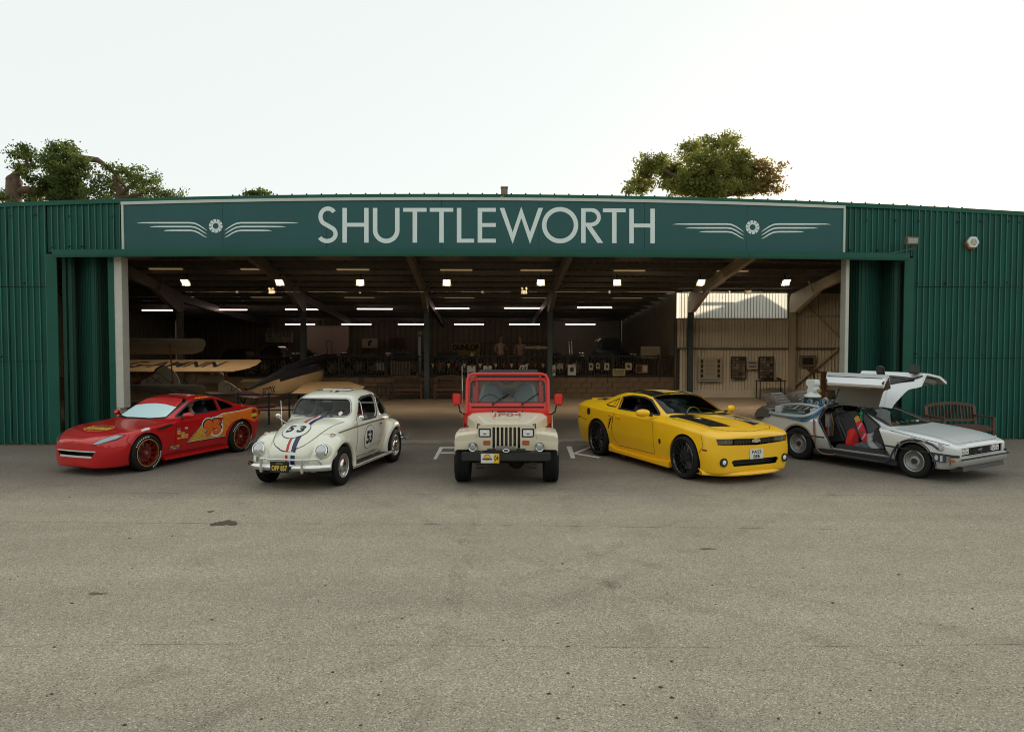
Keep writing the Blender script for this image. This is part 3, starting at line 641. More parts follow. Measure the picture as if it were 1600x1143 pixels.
class Car:
    def __init__(s, name, label, loc, heading, keys, rad=(.05, .12, .05, .03, .10), per=5, group=None, noloft=False):
        s.root = thing(name, label, 'car', loc, heading)
        if noloft: return
        s.set_loft(keys, rad, per)
    def set_loft(s, keys, rad, per):
        keys = sorted(keys); K = np.array(keys, float); xs = []
        for a, b in zip(K[:-1, 0], K[1:, 0]):
            n = max(2, min(per, int(math.ceil((b - a)/.05)))) ; xs += [a + (b - a)*i/n for i in range(n)]
        xs.append(K[-1, 0]); xs = np.array(xs); C = [pchip(K[:, 0], K[:, j], xs) for j in range(1, 12)]
        s.xs = xs; rings = []
        for i, x in enumerate(xs):
            h = section([c[i] for c in C], rad); rings.append([(x, y, z) for y, z in h] + [(x, -y, z) for y, z in h[-2:0:-1]])
        s.rings = np.array(rings); n = s.rings.shape[1]
        b = MB().grid(rings, wrap=True); b.f.append(tuple(range(n))); b.f.append(tuple(range((len(rings) - 1)*n, len(rings)*n))[::-1]); b.m += [0, 0]
        me = b.mesh('outer'); bm = bmesh.new(); bm.from_mesh(me); bmesh.ops.recalc_face_normals(bm, faces=bm.faces)
        if bm.calc_volume() < 0: bmesh.ops.reverse_faces(bm, faces=bm.faces)
        bm.normal_update(); s.bvh = BVHTree.FromBMesh(bm); bm.to_mesh(me)
        bm.verts.ensure_lookup_table(); s.nrm = np.array([v.normal[:] for v in bm.verts]).reshape(len(rings), n, 3); bm.free(); s.outer = me
    def shell(s, t=.03):
        """outer skin with an inner cavity, closed"""
        me = s.outer; bm = bmesh.new(); bm.from_mesh(me)
        inner = bm.copy(); 
        for v in inner.verts: v.co -= v.normal*t
        for f in inner.faces: f.material_index = 1
        bmesh.ops.reverse_faces(inner, faces=inner.faces); m2 = bpy.data.meshes.new('i'); inner.to_mesh(m2); inner.free(); bm.from_mesh(m2); out = bpy.data.meshes.new('shell'); bm.to_mesh(out); bm.free()
        return out
    def hit(s, o, d):
        r = s.bvh.ray_cast(Vector(o), Vector(d))
        return (r[0], r[1]) if r[0] else (None, None)
    def P(s, mode, a, b, off=.003):
        o, d = {'L': ((a, 4, b), (0, -1, 0)), 'R': ((a, -4, b), (0, 1, 0)), 'T': ((a, b, 4), (0, 0, -1)), 'F': ((6, a, b), (-1, 0, 0)), 'B': ((-8, a, b), (1, 0, 0))}[mode]
        p, n = s.hit(o, d)
        if p is None: return None
        if n.dot(Vector(d)) > 0: n = -n
        return p + n*off
    def ribbon(s, name, mode, pts, w_=.012, m=None, closed=False, off=.0025, parent=None, step=.04, thick=0, lab=None):
        pts = [Vector(p) for p in pts]; pts += [pts[0]] if closed else []; Q = []
        for a, b in zip(pts, pts[1:]):
            n = max(1, int((b - a).length/step)); Q += [a + (b - a)*i/n for i in range(n)]
        Q.append(pts[-1]); V = []; F = []; prev = None
        for i, p in enumerate(Q):
            if closed: d = (Q[(i + 1) % (len(Q) - 1)] - Q[i - 1 if i > 0 else len(Q) - 2])
            else: d = Q[min(i + 1, len(Q) - 1)] - Q[max(i - 1, 0)]
            d = d.normalized() if d.length else Vector((1, 0)); nn = Vector((-d.y, d.x))*w_/2
            A, B = s.P(mode, *(p + nn), off), s.P(mode, *(p - nn), off)
            if A is None or B is None: prev = None; continue
            V += [tuple(A), tuple(B)]; k = len(V) - 2
            if prev is not None: F.append((prev, prev + 1, k + 1, k))
            prev = k
        me = bpy.data.meshes.new(name); me.from_pydata(V, [], F); o = link(name, me, m or M_seam, parent or s.root)
        if lab: o['label'] = lab
        return o
    def patch(s, name, mode, sh, m, dx=0, dy=0, off=.004, edge=.05, flipx=False, parent=None, lab=None, rot=0, smooth=40):
        bm = bmesh.new(); V = [bm.verts.new((p[0], p[1], 0)) for p in sh[0]]
        for f in sh[1]:
            try: bm.faces.new([V[i] for i in f])
            except ValueError: pass
        bmesh.ops.triangulate(bm, faces=bm.faces)
        for _ in range(6):
            es = [e for e in bm.edges if e.calc_length() > edge]
            if not es: break
            bmesh.ops.subdivide_edges(bm, edges=es, cuts=1); bmesh.ops.triangulate(bm, faces=bm.faces)
        bad = []; ca, sa = math.cos(rot), math.sin(rot)
        for v in bm.verts:
            x, y = v.co.x*ca - v.co.y*sa, v.co.x*sa + v.co.y*ca
            p = s.P(mode, dx + (-x if flipx else x), dy + y, off)
            if p is None: bad.append(v)
            else: v.co = p
        bmesh.ops.delete(bm, geom=bad, context='VERTS'); me = bpy.data.meshes.new(name); bm.to_mesh(me); bm.free()
        o = link(name, me, m, parent or s.root, smooth)
        if lab: o['label'] = lab
        return o
    def side_text(s, name, side, body, x, z, w_, h, m, bold=.02, off=.005, rot=0, shear=0, parent=None, lab=None):
        sh = text2d(body, w_, h, bold, shear); return s.patch(name, side, sh, m, x, z, off, .05, flipx=(side == 'L'), rot=(-rot if side == 'L' else rot), parent=parent, lab=lab)
    def glass(s, name, test, m, t=.013, label=None, parent=None, comp=None):
        """window pane: the faces of the loft whose centre passes test, set in by t"""
        ri = s.rings - s.nrm*t; k, n, _ = ri.shape; idx = {}; V = []; F = []
        for i in range(k - 1):
            for j in range(n):
                q = [(i, j), (i, (j + 1) % n), (i + 1, (j + 1) % n), (i + 1, j)]; c = sum(s.rings[a] for a in q)/4
                if test(c[0], c[1], c[2]):
                    f = []
                    for a in q:
                        if a not in idx: idx[a] = len(V); V.append(tuple(ri[a]))
                        f.append(idx[a])
                    F.append(tuple(f))
        me = bpy.data.meshes.new(name); me.from_pydata(V, [], F); o = link(name, me, m, parent or s.root, 60)
        if label: o['label'] = label
        return o
def boolean(me, cutter, op='DIFFERENCE'):
    a = bpy.data.objects.new('a', me); b = bpy.data.objects.new('b', cutter); COL.objects.link(a); COL.objects.link(b)
    md = a.modifiers.new('b', 'BOOLEAN'); md.operation = op; md.object = b; md.solver = 'EXACT'
    out = bpy.data.meshes.new_from_object(a.evaluated_get(bpy.context.evaluated_depsgraph_get()))
    bpy.data.objects.remove(a); bpy.data.objects.remove(b); return out
def cutters(items):
    b = MB()
    for it in items: b.prism(*it) if it[0] != 'cyl' else b.cyl(*it[1:])
    me = b.mesh('cut'); bm = bmesh.new(); bm.from_mesh(me); bmesh.ops.recalc_face_normals(bm, faces=bm.faces); bm.to_mesh(me); bm.free(); return me
def inpoly(p, poly, grow=0.):
    x, y = p; c = False; n = len(poly); cx = sum(q[0] for q in poly)/n; cy = sum(q[1] for q in poly)/n
    if grow:
        x = x - math.copysign(min(abs(x - cx), grow), x - cx); y = y - math.copysign(min(abs(y - cy), grow), y - cy)
    for i in range(n):
        (x1, y1), (x2, y2) = poly[i], poly[i - 1]
        if (y1 > y) != (y2 > y) and x < (x2 - x1)*(y - y1)/(y2 - y1) + x1: c = not c
    return c
def wheel(car, x, y, r, w_, rim_r, style, mrim, side, tyre_label=None, white=False):
    """side +1: outer face towards +y. wheel mesh = rim, children tyre, hub..."""
    s = side; h = w_/2
    def L(pr): return [(a, b*s) for a, b in pr]
    b = MB(); c = (x, y, r)
    lip = rim_r
    b.lathe(L([(lip, h*.86), (lip - .012, h*.90), (lip - .022, h*.80), (lip - .03, h*.3), (lip - .05, -h*.8), (.02, -h*.8)]), c, n=40)
    def P3(rr, a, hh): return (x + rr*math.cos(a), y + s*hh, r + rr*math.sin(a))
    extra = None
    if style[0] == 'spokes':
        n, wd = style[1], style[2]; dish = style[3]
        for k in range(n):
            a = 2*PI*k/n + .1
            b.beam(P3(.045, a, h*dish), P3(lip - .015, a, h*.78), .022 if len(style) < 5 else style[4], wd, up=(-math.sin(a), 0, math.cos(a)))
        b.lathe(L([(.07, h*dish - .05), (.07, h*dish), (.03, h*dish + .015), (0, h*dish + .02)]), c, n=20)
    elif style[0] == 'twin':
        n, wd, dish = style[1], style[2], style[3]
        for k in range(n):
            for q in (-1, 1):
                a = 2*PI*k/n + .15; b.beam(P3(.05, a + q*.12, h*dish), P3(lip - .012, a + q*style[4], h*.8), .02, wd, up=(-math.sin(a), 0, math.cos(a)))
        b.lathe(L([(.075, h*dish - .05), (.075, h*dish), (.03, h*dish + .015), (0, h*dish + .02)]), c, n=20)
    elif style[0] == 'dish':   # turbine: solid dish with fine fins
        b.lathe(L([(lip - .02, h*.6), (lip - .05, h*.45), (.10, h*.30), (.09, h*.55), (.03, h*.60), (0, h*.6)]), c, n=48)
        for k in range(48):
            a = 2*PI*k/48; b.beam(P3(.105, a, h*.38), P3(lip - .03, a, h*.66), .03, .006, up=(-math.sin(a), 0, math.cos(a)))
    elif style[0] == 'steel':
        b.lathe(L([(lip - .02, h*.55), (lip - .045, h*.25), (lip - .06, h*.3), (.11, h*.50), (.0, h*.42)]), c, n=40)
    o = b.build('wheel', mrim, car, smooth=35)
    q = rim_r + .004
    prof = [(q, h*.80), (q + .012, h*.90), (q + (r - q)*.45, h*1.0), (r - .035, h*.97), (r - .012, h*.86), (r - .002, h*.70)]
    gro = []
    for g in (.42, .14, -.14, -.42): gro += [(r, (g + .07)*h), (r - .008, (g + .055)*h), (r - .008, (g - .055)*h), (r, (g - .07)*h)]
    prof = prof + gro + [(a, -b_) for a, b_ in prof[::-1]]
    t = MB().lathe(L(prof), c, n=56, closed=True).build('tyre', M_tyre, o, smooth=45)
    if style[0] in ('spokes', 'twin'):
        MB().lathe(L([(.02, -h*.2), (rim_r*.74, -h*.2), (rim_r*.74, -h*.05), (.02, -h*.05)]), c, n=32).build('brake_disc', M_alu, o, smooth=35)
        g = MB()
        for k in range(5): a = 2*PI*k/5; g.cyl(P3(.045, a, h*style[3]), P3(.045, a, h*style[3] + .012), .008, 6)
        g.cyl(P3(0, 0, h*style[3] + .01), P3(0, 0, h*style[3] + .025), .03, 16); g.build('hub_cap', M_chrome if mrim.name != 'gloss_black_rim' else M_trimb, o, smooth=35)
    return o
def seat(parent, x, y, z, m, w_=.5, tilt=.25, head=True, name='seat', h=.62):
    b = MB().box((x + .22, y, z + .08), (.5, w_, .16)).build(name, m, parent, bevel=.05, seg=3)
    k = MB(); c = Vector((x - .10 - math.sin(tilt)*h/2, y, z + .12 + math.cos(tilt)*h/2)); k.box(c, (.13, w_, h), rot=(0, -tilt, 0)); k.build('backrest', m, b, bevel=.06, seg=3)
    if head: MB().box((x - .10 - math.sin(tilt)*(h + .12), y, z + .12 + math.cos(tilt)*(h + .10)), (.1, w_*.55, .18), rot=(0, -tilt, 0)).build('headrest', m, b, bevel=.04, seg=3)
    return b
def steering(parent, x, y, z, m=None, r=.18):
    b = MB(); k = 24; ring = []
    pts = [Vector((x - .35*r*math.sin(2*PI*i/k), y + r*math.cos(2*PI*i/k), z + r*.94*math.sin(2*PI*i/k))) for i in range(k + 1)]
    b.tube(pts, .014, 6, cap=False); b.beam(pts[0], pts[12], .03, .02); b.cyl((x, y, z), (x + .25, y, z - .1), .025, 8); b.build('steering_wheel', m or M_trimb, parent, smooth=40)
def liners(parent, wheels, r, y_in, y_out, m=None):
    for (x, z) in wheels:
        for s in (-1, 1):
            P = []
            for i in range(17):
                a = -.35 + (PI + .7)*i/16; P.append([(x + r*math.cos(a), s*y_out, z + r*math.sin(a)), (x + r*math.cos(a), s*y_in, z + r*math.sin(a))])
            b = MB().grid(P); b.add([(x, s*y_in, z)] + [p[1] for p in P], [(0, i, i + 1) for i in range(1, 17)]); b.build('wheel_liner', m or M_liner, parent)
def place(px, py, side_off, heading):
    """ground point of the front axle centre from the pixel where the visible front tyre touches the ground; side_off: that tyre's y"""
    g = ground(px, py); return (g.x + math.sin(heading)*side_off, g.y - math.cos(heading)*side_off, 0)

def mirror(c, x, s, y, z, w_, h, M, back=None):
    """wing mirror: rounded shell on a short stalk, s = side"""
    b = MB(); P = []
    for i in range(7):
        t = i/6; yy = s*(y + .06 + w_*t); f = math.sin(PI*(.12 + .80*t))**.5; hh = h/2*f; dd = .075*f; row = []
        for k in range(10): a = 2*PI*k/10; row.append((x + dd*math.cos(a)*(1.0 if math.cos(a) > 0 else .6) - .06*t, yy, z + .06 + hh*math.sin(a)))
        P.append(row)
    b.grid(P, wrap=True); b.f += [tuple(range(10))[::-1], tuple(range(60, 70))]; b.m += [0, 0]
    o = b.build('wing_mirror', M, c.root, smooth=60)
    MB().beam((x - .02, s*(y - .04), z), (x - .02, s*(y + .10), z + .03), .05, .035).build('mirror_stalk', back or M_trimb, o, bevel=.008)
    return o
def plate(c, mode, y, z, w_, h, mname, col, texts, ink=None, x=None, tilt=0., rim=None, base=None):
    """number plate standing just clear of the body"""
    sg_ = 1 if mode == 'F' else -1; ps = [c.P(mode, y + a*w_/2, z + b*h/2, 0) for a in (-1, 0, 1) for b in (-1, 0, 1)] if x is None else []
    x = max([p.x*sg_ for p in ps if p])*sg_ + .012*sg_ if x is None else x
    pl = MB().box((x, y, z), (.012, w_, h)).build('number_plate', mat(mname, col, .35), c.root, bevel=.004)
    if rim: MB().box((x - .006*sg_, y, z), (.012, w_ + .025, h + .025)).build('plate_frame', rim, pl, bevel=.004)
    for t in texts:
        flat('plate_text', text2d(t[0], t[3], t[4], .03), t[5] if len(t) > 5 else (ink or M_ink), pl, lambda a, b: (x + .0075*sg_, y + t[1] + a*sg_, z + t[2] + b))
    return pl

def chaikin(pts, n=2, closed=False):
    for _ in range(n):
        Q = [] if closed else [tuple(pts[0])]; m = len(pts)
        for i in range(m if closed else m - 1):
            a, b = pts[i], pts[(i + 1) % m]; Q += [(a[0]*.75 + b[0]*.25, a[1]*.75 + b[1]*.25), (a[0]*.25 + b[0]*.75, a[1]*.25 + b[1]*.75)]
        if not closed: Q.append(tuple(pts[-1]))
        pts = Q
    return pts

def squash(root, x0, f):
    """shorten the overhang ahead of x0 (all meshes of a car in its own axes)"""
    done = set()
    def go(o):
        for ch in o.children:
            if ch.type == 'MESH' and ch.data.name not in done:
                done.add(ch.data.name)
                for v in ch.data.vertices:
                    if v.co.x > x0: v.co.x = x0 + (v.co.x - x0)*f
            go(ch)
    go(root)
def make_body(car, passes, mats, t=.03, name='body'):
    me = car.shell(t)
    for cu in passes: me = boolean(me, cutters(cu))
    return link(name, me, mats, car.root, 32)
def wheel_cuts(ws, r, y0, y1): return [('cyl', (x, s*y0, z), (x, s*y1, z), r, 40) for x, z in ws for s in (-1, 1)]
def both(poly, y0, y1): return [(poly, 'y', y0, y1), (poly, 'y', -y1, -y0)]
def box_part(car, name, c, d, m, bevel=.01, rot=None, parent=None, seg=2): return MB().box(c, d, rot).build(name, m, parent or car.root, bevel=bevel, seg=seg)

# ================================================================ yellow muscle coupe
def yellow_car():
    hd = math.atan2(-2.60, 1.19)
    M = paint('yellow_paint', (.98, .55, .004), var=.02, scale=2, coat=.5, rough=.4); B = paint('black_stripe_paint', (.012, .012, .012))
    keys = [ # x, zb, ws, wm, zm, wb, zbelt, wc, zc, wr, zr, zt
        (.93, .24, .10, .12, .45, .12, .74, .10, .77, .06, .785, .79),
        (.905, .20, .48, .55, .45, .52, .75, .43, .78, .26, .80, .805),
        (.84, .17, .70, .78, .45, .74, .77, .60, .80, .38, .825, .83),
        (.72, .16, .80, .88, .46, .84, .79, .68, .83, .44, .855, .862),
        (.52, .16, .86, .93, .48, .90, .815, .73, .865, .47, .885, .895),
        (.25, .16, .87, .945, .5, .91, .845, .74, .90, .5, .925, .94),
        (0, .16, .88, .96, .5, .93, .87, .76, .93, .5, .95, .965),
        (-.4, .16, .88, .95, .5, .93, .90, .79, .955, .52, .98, .995),
        (-.66, .16, .88, .94, .5, .925, .91, .81, .965, .55, .995, 1.01),
        (-.78, .16, .88, .94, .5, .925, .915, .81, .965, .62, 1.03, 1.06),
        (-1.05, .16, .88, .935, .5, .925, .92, .80, .965, .64, 1.15, 1.18),
        (-1.42, .16, .88, .93, .5, .925, .93, .80, .97, .62, 1.29, 1.335),
        (-1.8, .16, .88, .93, .5, .925, .94, .80, .98, .60, 1.335, 1.375),
        (-2.3, .16, .88, .94, .5, .935, .955, .80, .99, .59, 1.32, 1.365),
        (-2.75, .16, .88, .97, .52, .965, .97, .80, 1.0, .56, 1.235, 1.28),
        (-3.1, .16, .88, .985, .54, .975, .99, .77, 1.03, .56, 1.13, 1.165),
        (-3.35, .17, .88, .98, .55, .965, 1.0, .76, 1.05, .58, 1.085, 1.10),
        (-3.6, .20, .86, .955, .56, .935, 1.0, .74, 1.06, .56, 1.09, 1.10),
        (-3.78, .24, .80, .90, .58, .87, .99, .70, 1.06, .5, 1.09, 1.10),
        (-3.86, .30, .68, .78, .6, .76, .93, .62, .98, .4, 1.0, 1.01),
        (-3.90, .34, .30, .35, .6, .35, .85, .3, .88, .2, .89, .90)]
    loc = place(1071, 747, -.86, hd)
    c = Car('muscle_coupe', 'yellow two-door muscle car with broad black stripes on bonnet and roof', loc, hd, keys, rad=(.05, .10, .04, .03, .11))
    W = [(0, .365), (-2.852, .365)]
    side = [(-.93, 1.0), (-1.36, 1.235), (-1.62, 1.275), (-2.05, 1.275), (-2.36, 1.225), (-2.30, 1.01)]
    quarter = [(-2.42, 1.03), (-2.44, 1.20), (-2.60, 1.15), (-2.82, 1.055), (-2.72, 1.035)]
    ws = [(-.70, 0), (-.73, .35), (-.83, .66), (-1.36, .575), (-1.44, .53), (-1.475, .3), (-1.48, 0)]; ws = ws + [(x, -y) for x, y in ws[-2:0:-1]]
    rw = [(-2.58, 0), (-2.60, .42), (-3.02, .50), (-3.10, .42), (-3.12, 0)]; rw = rw + [(x, -y) for x, y in rw[-2:0:-1]]
    body = make_body(c, [[(ws, 'z', 1.0, 1.6), (rw, 'z', 1.07, 1.6)],
                         wheel_cuts(W, .405, .62, 1.2) + both(side, .45, 1.2) + both([(-2.50, .60), (-2.43, .60), (-2.34, .82), (-2.42, .82)], .9, 1.2)
                         + [([(-.78, .655), (0, .625), (.78, .655), (.80, .755), (.4, .75), (0, .735), (-.4, .75), (-.80, .755)], 'x', .46, 1.2), ([(-.48, .29), (.48, .29), (.53, .37), (.48, .40), (-.48, .40), (-.53, .37)], 'x', .62, 1.2)]], [M, M_trimb])
    c.glass('windshield', lambda x, y, z: -1.56 < x < -.68 and z > 1.0 and abs(y) < .70 and inpoly((x, y), ws, .05), M_glass)
    c.glass('rear_window', lambda x, y, z: z > 1.05 and inpoly((x, y), rw, .05), M_glassd)
    for s, nm in ((1, 'side_window'), (-1, 'side_window')):
        if s > 0: c.glass(nm, lambda x, y, z: y*s > .5 and z < 1.33 and inpoly((x, z), side, .04), M_glassd)
    liners(c.root, W, .40, .60, .90)
    for m_ in ('R', 'L'):
        c.ribbon('window_trim', m_, side, .03, M_trimb, closed=True); c.ribbon('quarter_trim', m_, quarter, .022, M_trimb, closed=True)
        c.ribbon('quarter_bar', m_, [(-2.52, 1.06), (-2.53, 1.17)], .02, M_trimb)
        c.ribbon('door_gap', m_, [(-.95, .96), (-.90, .6), (-.88, .30), (-2.12, .30), (-2.30, .48), (-2.32, .75), (-2.24, .97)], .008)
        c.ribbon('panel_crease', m_, [(-.5, .64), (-1.2, .65), (-2.3, .66)], .008, M)
        c.ribbon('bumper_gap', m_, [(.42, .80), (.52, .62), (.40, .5)], .01)
        c.ribbon('bumper_gap', m_, [(-3.25, .70), (-3.6, .74), (-3.8, .74)], .01)
        c.patch('fuel_door' if m_ == 'R' else 'badge', m_, disc2d((0, 0), .075, 20), B, -3.18, .885)
        c.patch('side_badge', m_, poly2d([(-.035, .03), (0, .045), (.035, .03), (.03, -.03), (0, -.055), (-.03, -.03)]), B, -.70, .56)
        c.patch('side_marker', m_, rectp(-.07, -.015, .07, .015), mat('dull_red_marker', (.3, .03, .02), .3), .56, .56)
        c.patch('side_marker', m_, rectp(-.04, -.015, .04, .015), B, -3.66, .72)
    c.patch('bonnet_stripe', 'T', poly2d([(.44, .26), (.30, .60), (.0, .62), (-.60, .62), (-.72, .30), (-.35, .26)]), B, lab='black bonnet stripe on the left side')
    c.patch('bonnet_stripe', 'T', poly2d([(.44, -.26), (.30, -.60), (.0, -.62), (-.60, -.62), (-.72, -.30), (-.35, -.26)]), B, lab='black bonnet stripe on the right side')
    c.ribbon('bonnet_gap', 'T', [(-.60, .76), (-.1, .70), (.45, .62), (.70, .45), (.80, 0), (.70, -.45), (.45, -.62), (-.1, -.70), (-.60, -.76)], .011)
    for s in (1, -1):
        c.ribbon('bonnet_bulge', 'T', [(.62, s*.16), (.1, s*.26), (-.55, s*.30)], .02, M, off=.012)
        c.patch('roof_stripe', 'T', poly2d([(-1.50, s*.21), (-1.45, s*.57), (-2.55, s*.53), (-2.57, s*.19)]), B); c.patch('roof_header', 'T', poly2d([(-1.475, s*.0), (-1.47, s*.54), (-1.53, s*.55), (-1.55, 0)]), B)
        c.patch('boot_stripe', 'T', poly2d([(-3.18, s*.2), (-3.16, s*.48), (-3.8, s*.48), (-3.82, s*.2)]), B)
    c.patch('cowl_panel', 'T', poly2d([(-.60, -.70), (-.60, .70), (-.70, .72), (-.75, .66), (-.68, .35), (-.65, 0), (-.68, -.35), (-.75, -.66), (-.70, -.72)]), M_trimb, off=.006)
    c.patch('roof_emblem', 'T', shape([rectp(-.10, -.14, .1, -.04), rectp(-.13, -.02, .12, .10), rectp(-.06, .1, .05, .18)]), mat('white_decal', (.7, .7, .66), .4), -1.85, -.03)
    c.patch('windshield_decal', 'T', text2d('BUMBLE', .30, .05, .03), mat('yellow_print2', (.8, .6, .1), .4), -1.43, 0, rot=PI/2, off=.003)
    c.ribbon('windshield_trim', 'T', ws, .035, M_trimb, closed=True)
    # grille, lamps
    MB().prism([(-.83, .61), (.83, .61), (.83, .78), (-.83, .78)], 'x', .40, .46).build('grille_backing', M_trimb, c.root)
    def front_x(y): 
        p = c.P('F', y, .60, 0); return p.x if p else .6
    g = MB()
    for z in (.668, .70, .732):
        g.tube([(front_x(y) - .05, y, z + .012*abs(y)) for y in [-.44 + .88*i/16 for i in range(17)]], .006, 5)
    for i in range(15):
        y = -.44 + .88*i/14; g.beam((front_x(y) - .05, y, .64), (front_x(y) - .05, y, .755), .008, .008)
    g.build('grille_mesh', mat('dark_grille_bar', (.05, .05, .045), .35), c.root)
    for s in (-1, 1):
        x0 = front_x(s*.60)
        hl = MB().prism([(x0 - .07 + .02, s*.46), (x0 - .12, s*.50), (x0 - .27, s*.81), (x0 - .14, s*.82), (x0 - .01, s*.60)], 'z', .66, .745).build('headlight', M_lens if False else mat('smoked_lamp', (.10, .09, .07), .15, coat=1), c.root, bevel=.008)
        MB().lathe([(.042, .02), (.040, .0), (.015, -.03)], (x0 - .045, s*.60, .705), 'x', 20).build('lamp_ring', M_lens, hl, smooth=40)
        MB().ball((x0 - .055, s*.60, .705), .034).build('bulb_lens', M_lens, hl, smooth=60)
        xf = c.P('F', s*.68, .36, 0).x - .02
        f = MB().cyl((xf - .05, s*.68, .37), (xf + .045, s*.68, .37), .072, 24).build('fog_light_bezel', M_trimb, c.root, smooth=40)
        MB().ball((xf + .036, s*.68, .37), (.03, .042, .042)).build('fog_light', M_lens, f, smooth=60)
    MB().prism([(-.6, .27), (.6, .27), (.6, .42), (-.6, .42)], 'x', .58, .66).build('lower_grille', M_trimb, c.root)
    for z in (.325, .36): MB().beam((.80, -.45, z), (.80, .45, z), .01, .008).build('lower_grille_bar', mat('dark_grille_bar', (.05, .05, .045), .35), c.root)
    # front lip and skirts
    L_ = []
    for i in range(21):
        y = -.90 + 1.8*i/20; x = .95 - .36*(abs(y)/.9)**4 - .16*(abs(y)/.9)**2; L_.append((x, y))
    P = [[(x - .20, y, .24 if abs(y) < .8 else .26), (x + .01, y, .19 + (.03 if abs(abs(y) - .62) < .12 else 0)), (x + .035, y, .155), (x + .02, y, .135), (x - .25, y, .14)] for x, y in L_]
    b = MB().grid(P, wrap=True); b.build('front_splitter', M, c.root, smooth=40)
    for s in (-1, 1): MB().prism([(-.40, .12), (-.40, .23), (-.9, .20), (-2.2, .22), (-2.42, .30), (-2.42, .15)], 'y', s*.87, s*.955).build('side_skirt', M, c.root, bevel=.012)
    MB().prism([(-3.45, 1.075), (-3.76, 1.105), (-3.79, 1.11), (-3.79, 1.08), (-3.55, 1.06)], 'y', -.54, .54).build('boot_spoiler', M, c.root, bevel=.01)
    # emblem and plates
    xg = front_x(0)
    flat('grille_emblem', shape([poly2d([(-.10, -.022), (-.035, -.022), (-.035, -.035), (.045, -.035), (.045, -.022), (.10, -.022), (.085, .022), (.035, .022), (.035, .035), (-.045, .035), (-.045, .022), (-.085, .022)])]), M_chrome, c.root, lambda a, b: (xg - .01, a, b + .70), thick=.015)
    plate(c, 'F', 0, .48, .30, .165, 'white_plate', (.72, .74, .72), [('FA52', .0, .035, .21, .055), ('BEE', 0, -.04, .15, .055)])
    # mirrors, handles, wheels, cabin
    for s in (-1, 1):
        mirror(c, -1.02, s, .90, .98, .24, .15, M)
        MB().box((-2.10, s*.945, .86), (.16, .03, .035)).build('door_handle', M, c.root, bevel=.012)
        MB().box((-3.88, s*.52, .80), (.03, .32, .12)).build('tail_light', M_redl, c.root, bevel=.01)
        MB().beam((-2.50, s*.935, .60), (-2.41, s*.945, .83), .03, .035).build('side_gill', M, c.root, bevel=.008)
        c.ribbon('gill_gap', 'L' if s > 0 else 'R', [(-2.34, .58), (-2.28, .84), (-2.46, .86)], .014)
    kr = mat('gloss_black_rim', (.012, .012, .012), .18, coat=1)
    for x, z in W:
        for s in (-1, 1): wheel(c.root, x, s*.85 if x == 0 else s*.865, .365, .25, .285, ('twin', 12, .012, .55, .09), kr, s)
    for s in (-1, 1): seat(c.root, -1.75, s*.38, .38, M_seatd)
    MB().box((-2.5, 0, .55), (.5, 1.1, .35)).build('rear_bench', M_seatd, c.root, bevel=.05)
    MB().prism([(-.80, .80), (-.85, .98), (-1.15, .96), (-1.2, .80)], 'y', -.72, .72).build('dashboard', M_trimb, c.root, bevel=.02)
    steering(c.root, -1.32, .38, .90, mat('yellow_trim', (.55, .42, .08), .4))
    MB().box((-1.75, 0, .30), (2.2, 1.5, .1)).build('cabin_floor', M_trimb, c.root)
    MB().box((-1.45, 0, 1.24), (.03, .22, .06)).build('interior_mirror', M_trimb, c.root, bevel=.01)
    return c
yellow = yellow_car(); yellow.root.scale = (.975, .965, 1); squash(yellow.root, .43, .70)
